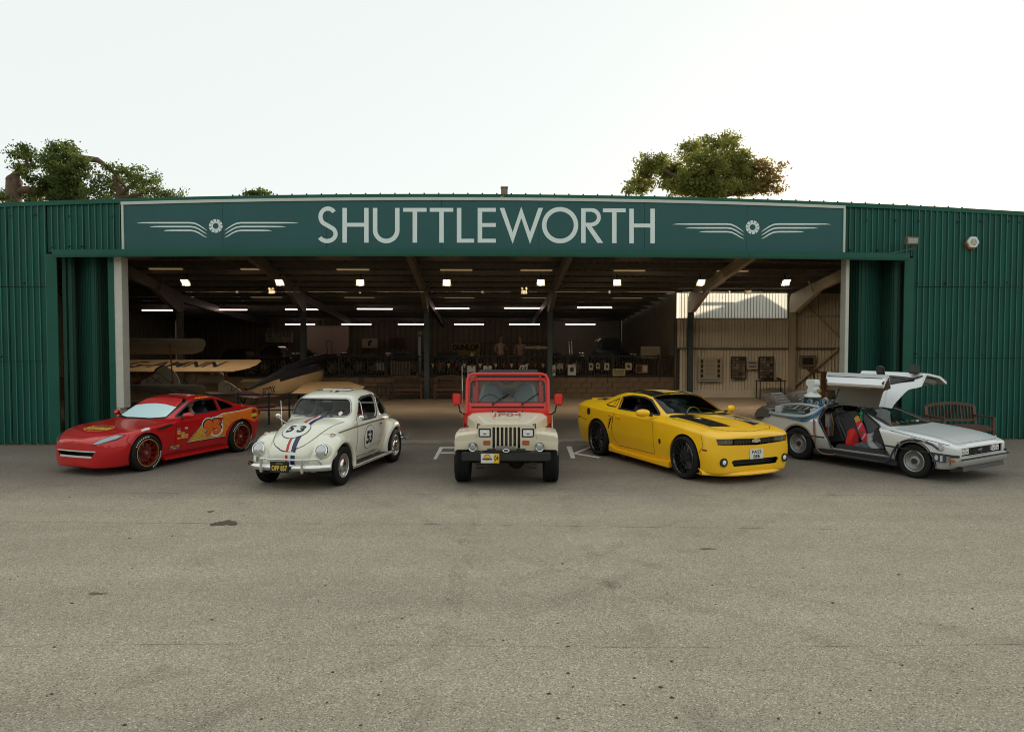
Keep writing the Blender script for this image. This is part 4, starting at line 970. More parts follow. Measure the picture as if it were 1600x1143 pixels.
# ================================================================ red coupe
def red_car():
    hd = math.atan2(-2.40, -.92)
    M = paint('red_paint', (.58, .005, .007), var=.03, scale=2, rough=.30, metal=.2, coat=.7); YEL = mat('yellow_livery', (.80, .50, .03), .35)
    def flash_mat():
        m = mat('flash_livery', (.8, .3, .03), .35); t = m.node_tree; n = t.nodes; p = n['Principled BSDF']
        tc = n.new('ShaderNodeTexCoord'); sx = n.new('ShaderNodeSeparateXYZ'); t.links.new(tc.outputs['Object'], sx.inputs[0])
        mr = n.new('ShaderNodeMapRange'); mr.inputs['From Min'].default_value = -3.2; mr.inputs['From Max'].default_value = -1.0; t.links.new(sx.outputs[0], mr.inputs[0])
        cr = n.new('ShaderNodeValToRGB'); e = cr.color_ramp.elements; e[0].color = (.75, .10, .012, 1); e[1].color = (.80, .52, .05, 1); q = e.new(.45); q.color = (.80, .24, .02, 1); t.links.new(mr.outputs[0], cr.inputs[0])
        mp = n.new('ShaderNodeMapping'); mp.inputs['Scale'].default_value = (28, 0, 28); mp.inputs['Rotation'].default_value = (0, .78, 0); t.links.new(tc.outputs['Object'], mp.inputs[0])
        ck = n.new('ShaderNodeTexVoronoi'); ck.inputs['Randomness'].default_value = 0; ck.inputs['Scale'].default_value = 1; t.links.new(mp.outputs[0], ck.inputs[0])
        gt = n.new('ShaderNodeMath'); gt.operation = 'LESS_THAN'; gt.inputs[1].default_value = .30; t.links.new(ck.outputs['Distance'], gt.inputs[0])
        f2 = n.new('ShaderNodeMath'); f2.operation = 'MULTIPLY'; t.links.new(gt.outputs[0], f2.inputs[0]); m3 = n.new('ShaderNodeMapRange'); m3.inputs['From Min'].default_value = -2.75; m3.inputs['From Max'].default_value = -2.45; t.links.new(sx.outputs[0], m3.inputs[0]); t.links.new(m3.outputs[0], f2.inputs[1])
        mx = n.new('ShaderNodeMix'); mx.data_type = 'RGBA'; t.links.new(f2.outputs[0], mx.inputs[0]); t.links.new(cr.outputs[0], mx.inputs[6]); mx.inputs[7].default_value = (.30, .05, .015, 1)
        t.links.new(mx.outputs[2], p.inputs['Base Color']); return m
    keys = [
        (.84, .20, .10, .12, .42, .12, .56, .10, .60, .06, .62, .625),
        (.825, .16, .34, .38, .42, .36, .57, .32, .61, .2, .635, .64),
        (.77, .14, .52, .58, .42, .54, .59, .46, .64, .34, .66, .67),
        (.65, .14, .66, .74, .43, .69, .64, .58, .69, .40, .715, .72),
        (.46, .14, .76, .85, .45, .80, .71, .67, .745, .45, .765, .77),
        (.2, .15, .80, .895, .48, .86, .785, .71, .795, .48, .81, .815),
        (0, .15, .80, .90, .5, .87, .815, .72, .82, .5, .83, .835),
        (-.35, .15, .80, .885, .5, .86, .835, .74, .85, .52, .86, .87),
        (-.52, .15, .80, .875, .5, .855, .845, .75, .865, .55, .885, .895),
        (-.66, .15, .80, .87, .5, .85, .85, .76, .875, .60, .925, .95),
        (-1.0, .15, .80, .865, .5, .85, .865, .76, .89, .62, 1.09, 1.13),
        (-1.35, .15, .80, .86, .5, .85, .875, .76, .90, .60, 1.235, 1.275),
        (-1.7, .15, .80, .86, .5, .85, .885, .76, .91, .58, 1.275, 1.305),
        (-2.1, .15, .80, .87, .5, .86, .90, .76, .93, .56, 1.245, 1.28),
        (-2.5, .15, .80, .895, .5, .875, .915, .74, .95, .53, 1.15, 1.185),
        (-2.85, .16, .80, .90, .52, .87, .925, .72, .97, .50, 1.045, 1.07),
        (-3.1, .20, .78, .87, .54, .84, .925, .70, .975, .50, .995, 1.005),
        (-3.27, .26, .70, .80, .55, .76, .90, .64, .96, .45, .985, .99),
        (-3.34, .34, .55, .60, .55, .60, .84, .5, .90, .3, .92, .93),
        (-3.36, .40, .25, .3, .55, .3, .80, .25, .84, .2, .85, .86)]
    loc = place(228, 735, .80, hd)
    c = Car('red_sports_coupe', 'dark red sports coupe with a yellow and orange side flash and the number 95', loc, hd, keys, rad=(.05, .16, .07, .03, .12))
    W = [(0, .345), (-2.57, .345)]
    side = [(-.86, .93), (-1.30, 1.165), (-1.60, 1.215), (-2.05, 1.20), (-2.04, .965)]
    quarter = [(-2.11, .975), (-2.12, 1.185), (-2.42, 1.09), (-2.55, 1.01), (-2.48, .985)]
    ws = [(-.545, 0), (-.56, .35), (-.66, .62), (-1.28, .575), (-1.36, .5), (-1.40, 0)]; ws += [(x, -y) for x, y in ws[-2:0:-1]]
    rw = [(-2.25, 0), (-2.27, .42), (-2.75, .46), (-2.84, .38), (-2.86, 0)]; rw += [(x, -y) for x, y in rw[-2:0:-1]]
    slot = [(-.50, .445), (.50, .445), (.60, .50), (.60, .42), (.36, .325), (-.36, .325), (-.60, .42), (-.60, .50)]
    slot = [(-.50, .46), (-.40, .33), (.40, .33), (.50, .46)]
    make_body(c, [[(ws, 'z', .90, 1.6), (rw, 'z', 1.0, 1.6)], wheel_cuts(W, .38, .58, 1.2) + both(side, .42, 1.2) + both(quarter, .42, 1.2) + [(slot, 'x', .60, 1.2)]], [M, M_trimb])
    SH = mat('pale_blue_sun_shade', (.62, .84, .86), .3); RH = mat('red_sun_strip', (.50, .02, .02), .3)
    c.glass('windshield', lambda x, y, z: z > .9 and inpoly((x, y), ws, .05), M_glass)
    lo = [(-.60, y) for y in (0, .3)] + [(-.66, .50), (-.72, .60), (-1.04, .56)] + [(-1.03, .5), (-1.06, .25), (-1.07, 0)]
    hi = [(-1.07, 0), (-1.06, .25), (-1.03, .5), (-1.04, .56), (-1.24, .52), (-1.33, .44), (-1.36, 0)]
    c.patch('sun_shade', 'T', poly2d(lo + [(x, -y) for x, y in lo[-2:0:-1]]), SH, off=.001, lab='pale blue shade covering the lower windshield')
    c.patch('sun_strip', 'T', poly2d(hi + [(x, -y) for x, y in hi[-2:0:-1]]), RH, off=.001, lab='red strip along the top of the windshield')
    c.glass('rear_window', lambda x, y, z: z > .98 and inpoly((x, y), rw, .05), M_glassd)
    for s in (1, -1):
        if s < 0: c.glass('side_window', lambda x, y, z: y*s > .42 and inpoly((x, z), side, .04), M_glassd)
        c.glass('quarter_window', lambda x, y, z: y*s > .42 and inpoly((x, z), quarter, .04), M_glassd)
    liners(c.root, W, .375, .56, .85)
    for m_ in ('L', 'R'):
        c.ribbon('window_trim', m_, side, .028, M_trimb, closed=True); c.ribbon('quarter_trim', m_, quarter, .022, M_trimb, closed=True)
        c.ribbon('door_gap', m_, [(-.78, .90), (-.70, .6), (-.72, .26), (-1.92, .26), (-2.08, .45), (-2.12, .9)], .008)
        c.ribbon('bumper_gap', m_, [(.36, .72), (.42, .62), (.36, .5)], .009)
        c.patch('side_vent', m_, poly2d([(-.22, .755), (-.62, .83), (-.66, .79), (-.45, .745), (-.30, .735)]), M_trimb)
        c.ribbon('sill_line', m_, [(-.45, .235), (-2.1, .235)], .015, M_trimb)
    c.ribbon('windshield_trim', 'T', ws, .035, M_trimb, closed=True)
    c.ribbon('bonnet_gap', 'T', [(-.50, .74), (0, .66), (.45, .58), (.66, .45), (.74, 0), (.66, -.45), (.45, -.58), (0, -.66), (-.50, -.74)], .009)
    # livery
    F = flash_mat(); WHT = mat('white_livery', (.75, .74, .70), .35)
    fl1 = [(-1.02, .40), (-1.52, .80), (-2.02, .90), (-2.6, .92), (-3.0, .95), (-3.24, .92), (-3.30, .70), (-3.0, .62), (-2.90, .66), (-2.75, .72), (-2.57, .74), (-2.35, .71), (-2.2, .62), (-2.12, .50), (-2.10, .40)]
    for m_ in ('L', 'R'):
        c.patch('side_flash', m_, poly2d(fl1), F, off=.004, lab='yellow to orange flash along the flank'); c.ribbon('flash_outline', m_, [(-2.10, .40), (-1.02, .40), (-1.52, .80), (-2.02, .90), (-2.6, .92), (-3.0, .95)], .022, M_ink, off=.0055)
        c.ribbon('flash_outline', m_, [(-2.10, .412), (-1.02, .412), (-1.515, .79), (-2.02, .89), (-2.6, .91), (-3.0, .94)], .008, WHT, off=.0065)
        c.side_text('number_outline', m_, '95', -1.72, .63, .61, .445, WHT, .14, .007); c.side_text('number_shadow', m_, '95', -1.72, .63, .57, .405, M_ink, .12, .0085)
        c.side_text('race_number', m_, '95', -1.72, .63, .50, .345, mat('orange_red_number', (.72, .13, .015), .35), .07, .010)
        random.seed(5); k = 0
        for z in (.70, .655, .61, .565, .52, .475):
            for x in (-.80, -.90, -.99):
                if random.random() < .75 and not (z < .5 and x < -.95):
                    k += 1; col = [(.7, .7, .66), (.7, .45, .05), (.10, .22, .40), (.45, .02, .02), (.55, .6, .6)][random.randrange(5)]
                    c.patch('sticker', m_, rectp(-.043, -.016, .043, .016), mat('sticker_colour_%d' % (int(col[0]*100)), col, .4), x + random.uniform(-.006, .006), z, .005)
        for i, x in enumerate((-.62, -.70, -.78)):
            for z in (.33, .37): c.patch('sticker', m_, rectp(-.035, -.014, .035, .014), mat('sticker_colour_70', (.7, .7, .66), .4) if (i + (z > .35)) % 2 else mat('sticker_colour_10', (.1, .22, .4), .4), x, z, .005)
        c.patch('tail_sticker', m_, disc2d((0, 0), .11, 24), mat('dark_red_print', (.2, .02, .015), .4), -3.02, .80, .007); c.patch('tail_sticker_band', m_, rectp(-.10, -.035, .12, .04), YEL, -3.02, .78, .009)
        c.patch('nose_sticker', m_, poly2d([(-.1, -.02), (.1, -.035), (.1, -.01), (0, .015), (-.1, .02)]), WHT, .02, .79, .006) if m_ == 'L' else None
    ov = ring2d((0, 0), .30, .325, 48, sy=.62); ov2 = ring2d((0, 0), .24, .252, 48, sy=.60)
    GLD = mat('gold_print', (.60, .36, .06), .35)
    c.patch('bonnet_emblem', 'T', ov, GLD, .30, 0, .005, rot=PI/2); c.patch('bonnet_emblem_ring', 'T', ov2, GLD, .30, 0, .005, rot=PI/2)
    c.patch('bonnet_lettering', 'T', text2d('Rusteze', .66, .20, .05, .2), GLD, .30, 0, .007, rot=PI/2)
    c.patch('roof_emblem', 'T', shape([rectp(-.30, -.10, .30, .10)]), WHT, -1.75, .0, .005, rot=PI/2); c.patch('roof_emblem_band', 'T', shape([rectp(-.22, -.05, .22, .05)]), RH, -1.75, 0, .007, rot=PI/2)
    c.side_text('roof_lettering', 'L', 'Ka-chow', -1.75, 1.247, .44, .035, YEL, .02, .004) if False else None
    c.ribbon('roof_script', 'L', [(-1.55 - i*.05, 1.25 + (.008 if i % 2 else -.004)) for i in range(9)], .014, YEL)
    # bumper slot with plain pale trim
    MB().prism([(-.52, .30), (.52, .30), (.52, .50), (-.52, .50)], 'x', .54, .58).build('bumper_slot_backing', M_trimb, c.root)
    for z, w_ in ((.452, .035), (.342, .035)):
        hw = .485 if z > .4 else .40
        MB().grid([[(c.P('F', y, z, 0).x + (-.004), y, z + q) for q in (-w_/2, w_/2)] + [(c.P('F', y, z, 0).x - .03, y, z + w_/2), (c.P('F', y, z, 0).x - .03, y, z - w_/2)] for y in [-hw + 2*hw*i/24 for i in range(25)]], wrap=True).build('bumper_slot_trim', mat('white_plastic', (.7, .72, .68), .35), c.root, smooth=30)
    for s in (-1, 1):
        hl = c.patch('headlight', 'F', poly2d([(s*y, z) for y, z in ((.40, .57), (.54, .575), (.76, .65), (.805, .72), (.70, .735), (.54, .675))]), M_trimb, off=.004)
        c.patch('headlight_lens', 'F', poly2d([(s*y, z) for y, z in ((.43, .580), (.55, .588), (.74, .663), (.785, .713), (.69, .722), (.55, .665))]), mat('smoky_clear_lens', (.30, .33, .36), .1, metal=.6, coat=1), off=.008, parent=hl)
        mirror(c, -.92, s, .83, .90, .19, .13, M)
        MB().box((-1.95, s*.885, .80), (.15, .03, .03)).build('door_handle', M, c.root, bevel=.01)
        MB().prism([(-3.20, .86), (-3.33, .84), (-3.31, .76), (-3.22, .76)], 'y', s*.55, s*.80).build('tail_light', M_redl, c.root, bevel=.01)
        MB().prism([(.25, .10), (.75, .10), (.75, .15), (.25, .17)] if False else [(-.42, .13), (-.42, .19), (-2.2, .19), (-2.2, .14)], 'y', s*.78, s*.875).build('side_skirt', M, c.root, bevel=.01)
    kr = mat('red_anodised_rim', (.22, .015, .01), .3, metal=.4); 
    for x, z in W:
        for s in (-1, 1):
            o = wheel(c.root, x, s*.79, .345, .225, .25, ('twin', 10, .014, .45, .10), kr, s)
            MB().lathe([(.257, .11*s), (.247, .112*s)], (x, s*.79, .345), 'y', 40).build('rim_stripe', mat('gold_print', (.60, .36, .06), .35), o, smooth=30)
            for a0 in (.5, 3.2):
                b = MB()
                for k in range(9):
                    a = a0 + k*.14; r_ = .30; ca, sa = math.cos(a), math.sin(a); yy = s*(.79 + .1125)
                    b.beam((x + r_*ca - .012*sa, yy, .345 + r_*sa + .012*ca), (x + r_*ca + .010*sa, yy, .345 + r_*sa - .010*ca), .002, .024, up=(ca, 0, sa))
                b.build('tyre_lettering', WHT, o)
    for s in (-1, 1): seat(c.root, -1.62, s*.36, .32, M_seatd)
    MB().prism([(-.66, .72), (-.7, .90), (-1.0, .88), (-1.02, .72)], 'y', -.68, .68).build('dashboard', M_trimb, c.root, bevel=.02)
    steering(c.root, -1.17, -.36, .84); MB().box((-1.6, 0, .26), (2.2, 1.4, .08)).build('cabin_floor', M_trimb, c.root); MB().box((-2.25, 0, .6), (.5, 1.0, .45)).build('rear_bench', M_seatd, c.root, bevel=.05)
    return c
red = red_car(); red.root.scale = (.93, .96, .965)
# ================================================================ cream rounded saloon with number 53
def white_car():
    hd = math.atan2(-2.36, -.50)
    M = paint('cream_paint', (.82, .80, .66), rough=.28); RED = mat('red_stripe_paint', (.55, .04, .02), .3); BLU = mat('navy_stripe_paint', (.02, .035, .10), .3); WHT = mat('white_roundel', (.78, .78, .74), .35)
    loc = place(533, 757, .66, hd)
    keys = [
        (.60, .36, .08, .10, .44, .10, .50, .08, .53, .05, .54, .545),
        (.585, .32, .22, .27, .44, .26, .53, .22, .58, .12, .60, .61),
        (.50, .29, .32, .38, .46, .37, .62, .30, .69, .17, .73, .745),
        (.34, .27, .38, .45, .5, .44, .71, .36, .80, .2, .85, .87),
        (.10, .26, .43, .51, .52, .50, .80, .42, .90, .25, .96, .975),
        (-.20, .25, .50, .57, .56, .57, .86, .50, .96, .30, 1.03, 1.045),
        (-.44, .25, .56, .63, .6, .63, .90, .57, .985, .35, 1.055, 1.07),
        (-.56, .25, .58, .655, .6, .655, .92, .61, .995, .45, 1.10, 1.13),
        (-.68, .25, .59, .67, .6, .67, .93, .63, 1.0, .54, 1.25, 1.285),
        (-.78, .25, .59, .69, .6, .69, .94, .645, 1.0, .56, 1.355, 1.395),
        (-.92, .25, .60, .70, .6, .70, .945, .65, 1.0, .575, 1.405, 1.455),
        (-1.15, .25, .60, .71, .6, .715, .95, .665, 1.0, .58, 1.435, 1.495),
        (-1.5, .25, .60, .715, .6, .72, .95, .665, 1.0, .58, 1.445, 1.51),
        (-1.9, .25, .60, .70, .6, .70, .94, .64, .99, .54, 1.40, 1.47),
        (-2.25, .25, .57, .66, .6, .65, .92, .59, .97, .47, 1.29, 1.36),
        (-2.55, .25, .52, .60, .58, .58, .88, .52, .93, .39, 1.12, 1.19),
        (-2.80, .26, .44, .52, .56, .50, .80, .44, .85, .28, .92, .965),
        (-3.00, .30, .36, .42, .52, .40, .68, .34, .72, .22, .75, .78),
        (-3.12, .36, .22, .26, .48, .25, .55, .2, .57, .12, .58, .59)]
    c = Car('rounded_saloon', 'cream rounded beetle-shaped saloon with red, white and blue stripes and the number 53', loc, hd, keys, rad=(.06, .16, .10, .04, .20))
    W = [(0, .325), (-2.40, .325)]
    side = chaikin([(-.79, .985), (-.80, 1.06), (-.94, 1.33), (-1.12, 1.375), (-1.60, 1.385), (-1.64, 1.38), (-1.64, .985), (-1.2, .985)], 2, True)
    rear = chaikin([(-1.74, .99), (-1.73, 1.37), (-1.84, 1.37), (-2.06, 1.28), (-2.24, 1.12), (-2.30, .99), (-2.05, .985)], 2, True)
    def rr(w_, h, r, z, n=6):
        o = []
        for cx, cz, a0 in ((w_ - r, h - r, 0), (-(w_ - r), h - r, 90), (-(w_ - r), -(h - r), 180), (w_ - r, -(h - r), 270)):
            for i in range(n + 1): a = R(a0 + 90*i/n); o.append((cx + r*math.cos(a), z + cz + r*math.sin(a)))
        return o
    wsf = [(y*(1 + .10*(1.22 - z)/.2), z) for y, z in rr(.54, .145, .09, 1.225)]
    rwf = rr(.36, .10, .07, 1.24)
    roof = [(-1.12, .28), (-1.15, .31), (-1.55, .31), (-1.58, .28), (-1.58, -.28), (-1.55, -.31), (-1.15, -.31), (-1.12, -.28)]
    make_body(c, [[(wsf, 'x', -1.02, .4), (rwf, 'x', -2.9, -2.0), (roof, 'z', 1.30, 1.8)],
                  both(side, .38, 1.2) + both(rear, .34, 1.2) + wheel_cuts(W, .37, .46, 1.2)], [M, mat('grey_headlining', (.30, .29, .26), .8)])
    c.glass('windshield', lambda x, y, z: -1.02 < x < -.45 and inpoly((y, z), wsf, .04), M_glass); c.glass('rear_window', lambda x, y, z: x < -2.0 and inpoly((y, z), rwf, .04), M_glass)
    c.glass('side_window', lambda x, y, z: y < -.4 and inpoly((x, z), side, .03), M_glass)
    for s in (1, -1): c.glass('quarter_window', lambda x, y, z: y*s > .36 and inpoly((x, z), rear, .03), M_glass)
    liners(c.root, W, .365, .44, .68)
    # window frames and trim
    CH = M_chrome; GR = mat('grey_rubber', (.10, .10, .10), .6)
    c.ribbon('windshield_trim', 'F', wsf, .024, GR, closed=True); c.ribbon('windshield_trim', 'F', wsf, .006, CH, closed=True, off=.005)
    for m_, s in (('L', 1), ('R', -1)):
        for pl_ in (side, rear): c.ribbon('window_trim', m_, pl_, .028, GR, closed=True); c.ribbon('window_trim', m_, pl_, .010, CH, closed=True, off=.004)
        c.ribbon('belt_trim', m_, [(.42, .66), (.2, .76), (-.2, .85), (-.6, .90), (-1.2, .925), (-2.1, .92), (-2.5, .87)], .014, mat('dull_belt_trim', (.20, .17, .14), .4), off=.006); c.ribbon('belt_shadow', m_, [(.2, .75), (-.2, .838), (-.6, .888), (-1.2, .912), (-2.1, .907)], .008, GR, off=.004)
        c.ribbon('door_gap', m_, [(-.72, 1.0), (-.70, .88), (-.68, .36), (-1.66, .36), (-1.69, .9), (-1.68, 1.36), (-1.55, 1.40), (-1.12, 1.39), (-.98, 1.35), (-.72, 1.0)], .009)
        MB().tube([(-.98, s*.655, 1.0), (-.98, s*.60, 1.29)], .010, 6).build('quarterlight_bar', CH, c.root)
        c.patch('roundel_ring', m_, disc2d((0, 0), .215, 36), M_ink, -1.14, .66, .004); c.patch('roundel', m_, disc2d((0, 0), .205, 36), WHT, -1.14, .66, .006)
        c.side_text('race_number', m_, '53', -1.14, .66, .26, .24, M_ink, .045, .008)
        MB().box((-1.60, s*.735, .86), (.12, .025, .022)).build('door_handle', CH, c.root, bevel=.006)
        MB().prism([(-.32, .215), (-.32, .265), (-2.12, .265), (-2.12, .215)], 'y', s*.60, s*.755).build('running_board', mat('running_board_rubber', (.03, .03, .03), .6), c.root, bevel=.01)
        MB().box((-1.22, s*.757, .245), (1.8, .02, .05)).build('running_board_edge', M, c.root, bevel=.005); MB().box((-1.22, s*.770, .245), (1.8, .006, .014)).build('running_board_trim', CH, c.root)
    hb = chaikin([(-.46, .53), (-.2, .47), (.1, .42), (.34, .36), (.50, .27), (.575, .10), (.58, 0), (.575, -.10), (.50, -.27), (.34, -.36), (.1, -.42), (-.2, -.47), (-.46, -.53)], 2)
    c.ribbon('bonnet_gap', 'T', hb, .008)
    # stripes (offset to the car's left), roundel on the bonnet
    for y0, y1, m2, nm, lab in ((.005, .052, RED, 'red_stripe', None), (.052, .10, WHT, 'white_stripe', None), (.10, .175, BLU, 'blue_stripe', None)):
        yc = (y0 + y1)/2 - .02
        c.ribbon(nm, 'T', [(.578, yc), (.3, yc), (0, yc), (-.50, yc)], y1 - y0, m2, off=.004)
        c.ribbon(nm, 'T', [(-.99, yc), (-1.09, yc)], y1 - y0, m2, off=.004); c.ribbon(nm, 'T', [(-1.62, yc), (-2.1, yc)], y1 - y0, m2, off=.004)
        c.ribbon(nm, 'F', [(yc, .565), (yc, .40)], y1 - y0, m2, off=.004)
    sh = disc2d((0, 0), .205, 40, sy=.85)
    c.patch('bonnet_roundel_ring', 'T', disc2d((0, 0), .235, 40), M_ink, .20, -.02, .006); c.patch('bonnet_roundel', 'T', disc2d((0, 0), .224, 40), WHT, .20, -.02, .008)
    c.patch('bonnet_number', 'T', text2d('5', .12, .20, .05), M_ink, .20, -.115, .0105, rot=PI/2); c.patch('bonnet_number', 'T', text2d('3', .12, .20, .05), M_ink, .20, .075, .0105, rot=PI/2); c.ribbon('bonnet_centre_ridge', 'T', [(.40, -.02), (.0, -.02)], .022, M, off=.012)
    c.ribbon('bonnet_chrome_strip', 'T', [(.52, -.02), (.43, -.02)], .018, CH, off=.01); c.ribbon('bonnet_chrome_strip', 'T', [(-.03, -.02), (-.46, -.02)], .010, CH, off=.008)
    # sliding roof panel standing open
    MB().prism([(-1.26, 1.480), (-1.27, 1.508), (-1.62, 1.505), (-1.63, 1.480)], 'y', -.28, .28).build('sunroof_panel', M, c.root, bevel=.006)
    MB().prism([(-1.28, 1.510), (-1.61, 1.508), (-1.61, 1.50), (-1.28, 1.50)], 'y', .03, .14).build('sunroof_stripe', BLU, c.root)
    c.ribbon('sunroof_trim', 'T', roof, .03, mat('dark_sunroof_seal', (.06, .045, .03), .6), closed=True, off=.004)
    # wings: swept around each wheel
    def fender(x0, s, front):
        P = []; n = 30
        for i in range(n + 1):
            t = i/n; a = (-.02 + t*(PI + .22)) if front else (-.20 + t*(PI + .52))   # 0 = forward, pi = rearward
            ca, sa = math.cos(a), math.sin(a)
            if front: ro = .46 + .065*max(0, ca)**1.2 + .10*max(0, -ca)**3 + .09*max(0, sa)**2; yo = .765 - .07*max(0, ca)**3
            else: ro = .47 + .08*max(0, sa)**2 + .10*max(0, -ca)**2; yo = .765 - .12*max(0, -ca)**2.5 - .05*max(0, ca)**3
            ri = .375; yi = .38 if front else .44; row = []
            row.append((ri - .0, yo - .05)); row.append((ri + .004, yo - .012)); row.append((ri + .02, yo))
            for k in range(9):
                f = k/8*PI/2; row.append((ri + .03 + (ro - ri - .03)*math.sin(f)**.9, yi + (yo - yi)*math.cos(f)**.72))
            row.append((ro - .05, yi - .03))
            P.append([(x0 + r_*ca, s*y_, .325 + r_*sa) for r_, y_ in row])
        return MB().grid(P).build('wing', M, c.root, smooth=60, fix=True)
    for s in (1, -1):
        fw = fender(0, s, True); fr = fender(-2.40, s, False); fw['label'] = 'rounded front wing with headlamp'; fr['label'] = 'rounded rear wing'
        # headlamps: sloping glass in a chrome ring
        dirn = Vector((.93, s*.02, .30)).normalized(); ctr = Vector((.475, s*.560, .635))
        rot_ = dirn.to_track_quat('Z', 'Y').to_matrix().to_4x4(); T_ = Matrix.Translation(ctr) @ rot_
        MB().lathe([(.112, -.16), (.118, .0), (.110, .022), (.092, .028), (.090, .01)], (0, 0, 0), 'z', 32).xf(T_).build('headlamp_ring', CH, fw, smooth=50)
        MB().lathe([(.165, -.26), (.150, -.12), (.128, -.02), (.116, .0)], (0, 0, 0), 'z', 32).xf(T_).build('headlamp_bowl', M, fw, smooth=50)
        MB().lathe([(.092, .012), (.080, .030), (.05, .042), (0, .048)], (0, 0, 0), 'z', 32).xf(T_).build('headlamp_lens', mat('fluted_lamp_glass', (.55, .57, .56), .12, metal=.4, coat=1), fw, smooth=60)
        MB().ball((.14, s*.60, .845), (.075, .045, .024)).build('indicator_base', CH, fw, smooth=60); MB().ball((.165, s*.60, .858), (.045, .03, .020)).build('indicator_lens', M_amber, fw, smooth=60)
        MB().ball((-2.86, s*.62, .62), (.05, .05, .09)).build('tail_light', M_redl, fr, smooth=60)
    # front bumper with overriders and hoop
    def bump(x, sg_, z, nm):
        pts = [(x - sg_*(.20*(abs(y)/.72)**3.5), y, z) for y in [-.74 + 1.48*i/26 for i in range(27)]]
        P = [[(px_ - sg_*.03, y, z - .055), (px_ + sg_*.01, y, z - .045), (px_ + sg_*.035, y, z - .01), (px_ + sg_*.035, y, z + .015), (px_ + sg_*.01, y, z + .05), (px_ - sg_*.03, y, z + .055)] for px_, y, z in pts]
        MB().grid(P).build(nm, CH, c.root, smooth=50)
        MB().tube([(px_ + sg_*.01, y*.80, z + .135 if abs(y) < .68 else z + .135 - (abs(y) - .68)*1.6) for px_, y, z in pts], .016, 8).build(nm.replace('bumper', 'bumper_hoop'), CH, c.root, smooth=50)
        for s in (-1, 1): MB().prism([(s*.36 - .025, z - .07), (s*.36 + .025, z - .07), (s*.36 + .02, z + .15), (s*.36 - .02, z + .15)], 'x', x, x + sg_*.06).build('overrider', CH, c.root, bevel=.012)
    bump(.70, 1, .375, 'front_bumper'); bump(-3.28, -1, .40, 'rear_bumper')
    MB().prism([(-.5, .30), (.5, .30), (.42, .42), (-.42, .42)], 'x', .40, .56).build('front_apron', M, c.root, bevel=.02)
    plate(c, 'F', -.02, .40, .31, .155, 'black_plate', (.012, .012, .012), [('OFP 857', 0, -.015, .27, .085, mat('yellow_print', (.7, .5, .08), .4)), ('CALIFORNIA', 0, .058, .12, .014, mat('yellow_print', (.7, .5, .08), .4))], x=.765, rim=M_ink)
    # mirrors, wipers, aerial, wheels
    for s in (1, -1):
        o = MB().tube([(-.62, s*.66, .93), (-.58, s*.76, 1.0), (-.56, s*.79, 1.04)], .008, 6).build('mirror_arm', CH, c.root); MB().ball((-.56, s*.80, 1.06), (.02, .055, .05)).build('wing_mirror', CH, o, smooth=60)
        a, b = c.P('F', s*.12 + .10, 1.085, .02), c.P('F', s*.12 + .36 if False else s*.12 + .32, 1.20, .015)
        if a and b: MB().tube([a, b], .007, 5).build('wiper', M_black, c.root)
    MB().tube([(-.35, -.60, .90), (-.42, -.66, 1.35)], .004, 5).build('aerial', CH, c.root)
    c.patch('tax_disc', 'F', disc2d((0, 0), .035, 16), WHT, .40, 1.13, .006)
    kr = mat('bright_steel_rim', (.62, .61, .57), .22, metal=.85)
    for x, z in W:
        for s in (-1, 1):
            o = wheel(c.root, x, s*.655, .325, .175, .205, ('steel',), kr, s)
            MB().lathe([(.12, .052*s), (.118, .072*s), (.095, .092*s), (.05, .104*s), (0, .107*s)], (x, s*.655, .325), 'y', 28).build('hub_cap', CH, o, smooth=60)
    GS = mat('grey_beige_cloth', (.30, .28, .24), .8)
    for s in (1, -1): seat(c.root, -1.30, s*.32, .42, GS, w_=.46, h=.5, head=False)
    MB().box((-2.05, 0, .75), (.25, 1.0, .5)).build('rear_bench', GS, c.root, bevel=.05); MB().prism([(-.62, .75), (-.64, 1.0), (-.74, 1.0), (-.74, .75)], 'y', -.58, .58).build('dashboard', M, c.root, bevel=.01)
    steering(c.root, -.92, .32, .95); MB().box((-1.5, 0, .30), (1.9, 1.1, .06)).build('cabin_floor', M_trimb, c.root)
    MB().box((-.85, .02, 1.33), (.03, .20, .06)).build('interior_mirror', WHT, c.root, bevel=.01); MB().box((-.84, .28, 1.35), (.02, .30, .09), rot=(0, .3, 0)).build('sun_visor', GS, c.root, bevel=.01)
    MB().prism([(-1.95, .99), (-1.95, 1.06), (-2.15, 1.06), (-2.15, .99)], 'y', -.3, .2).build('red_cushion', RED, c.root, bevel=.02)
    return c
white = white_car(); white.root.scale = (.965, .975, .985)
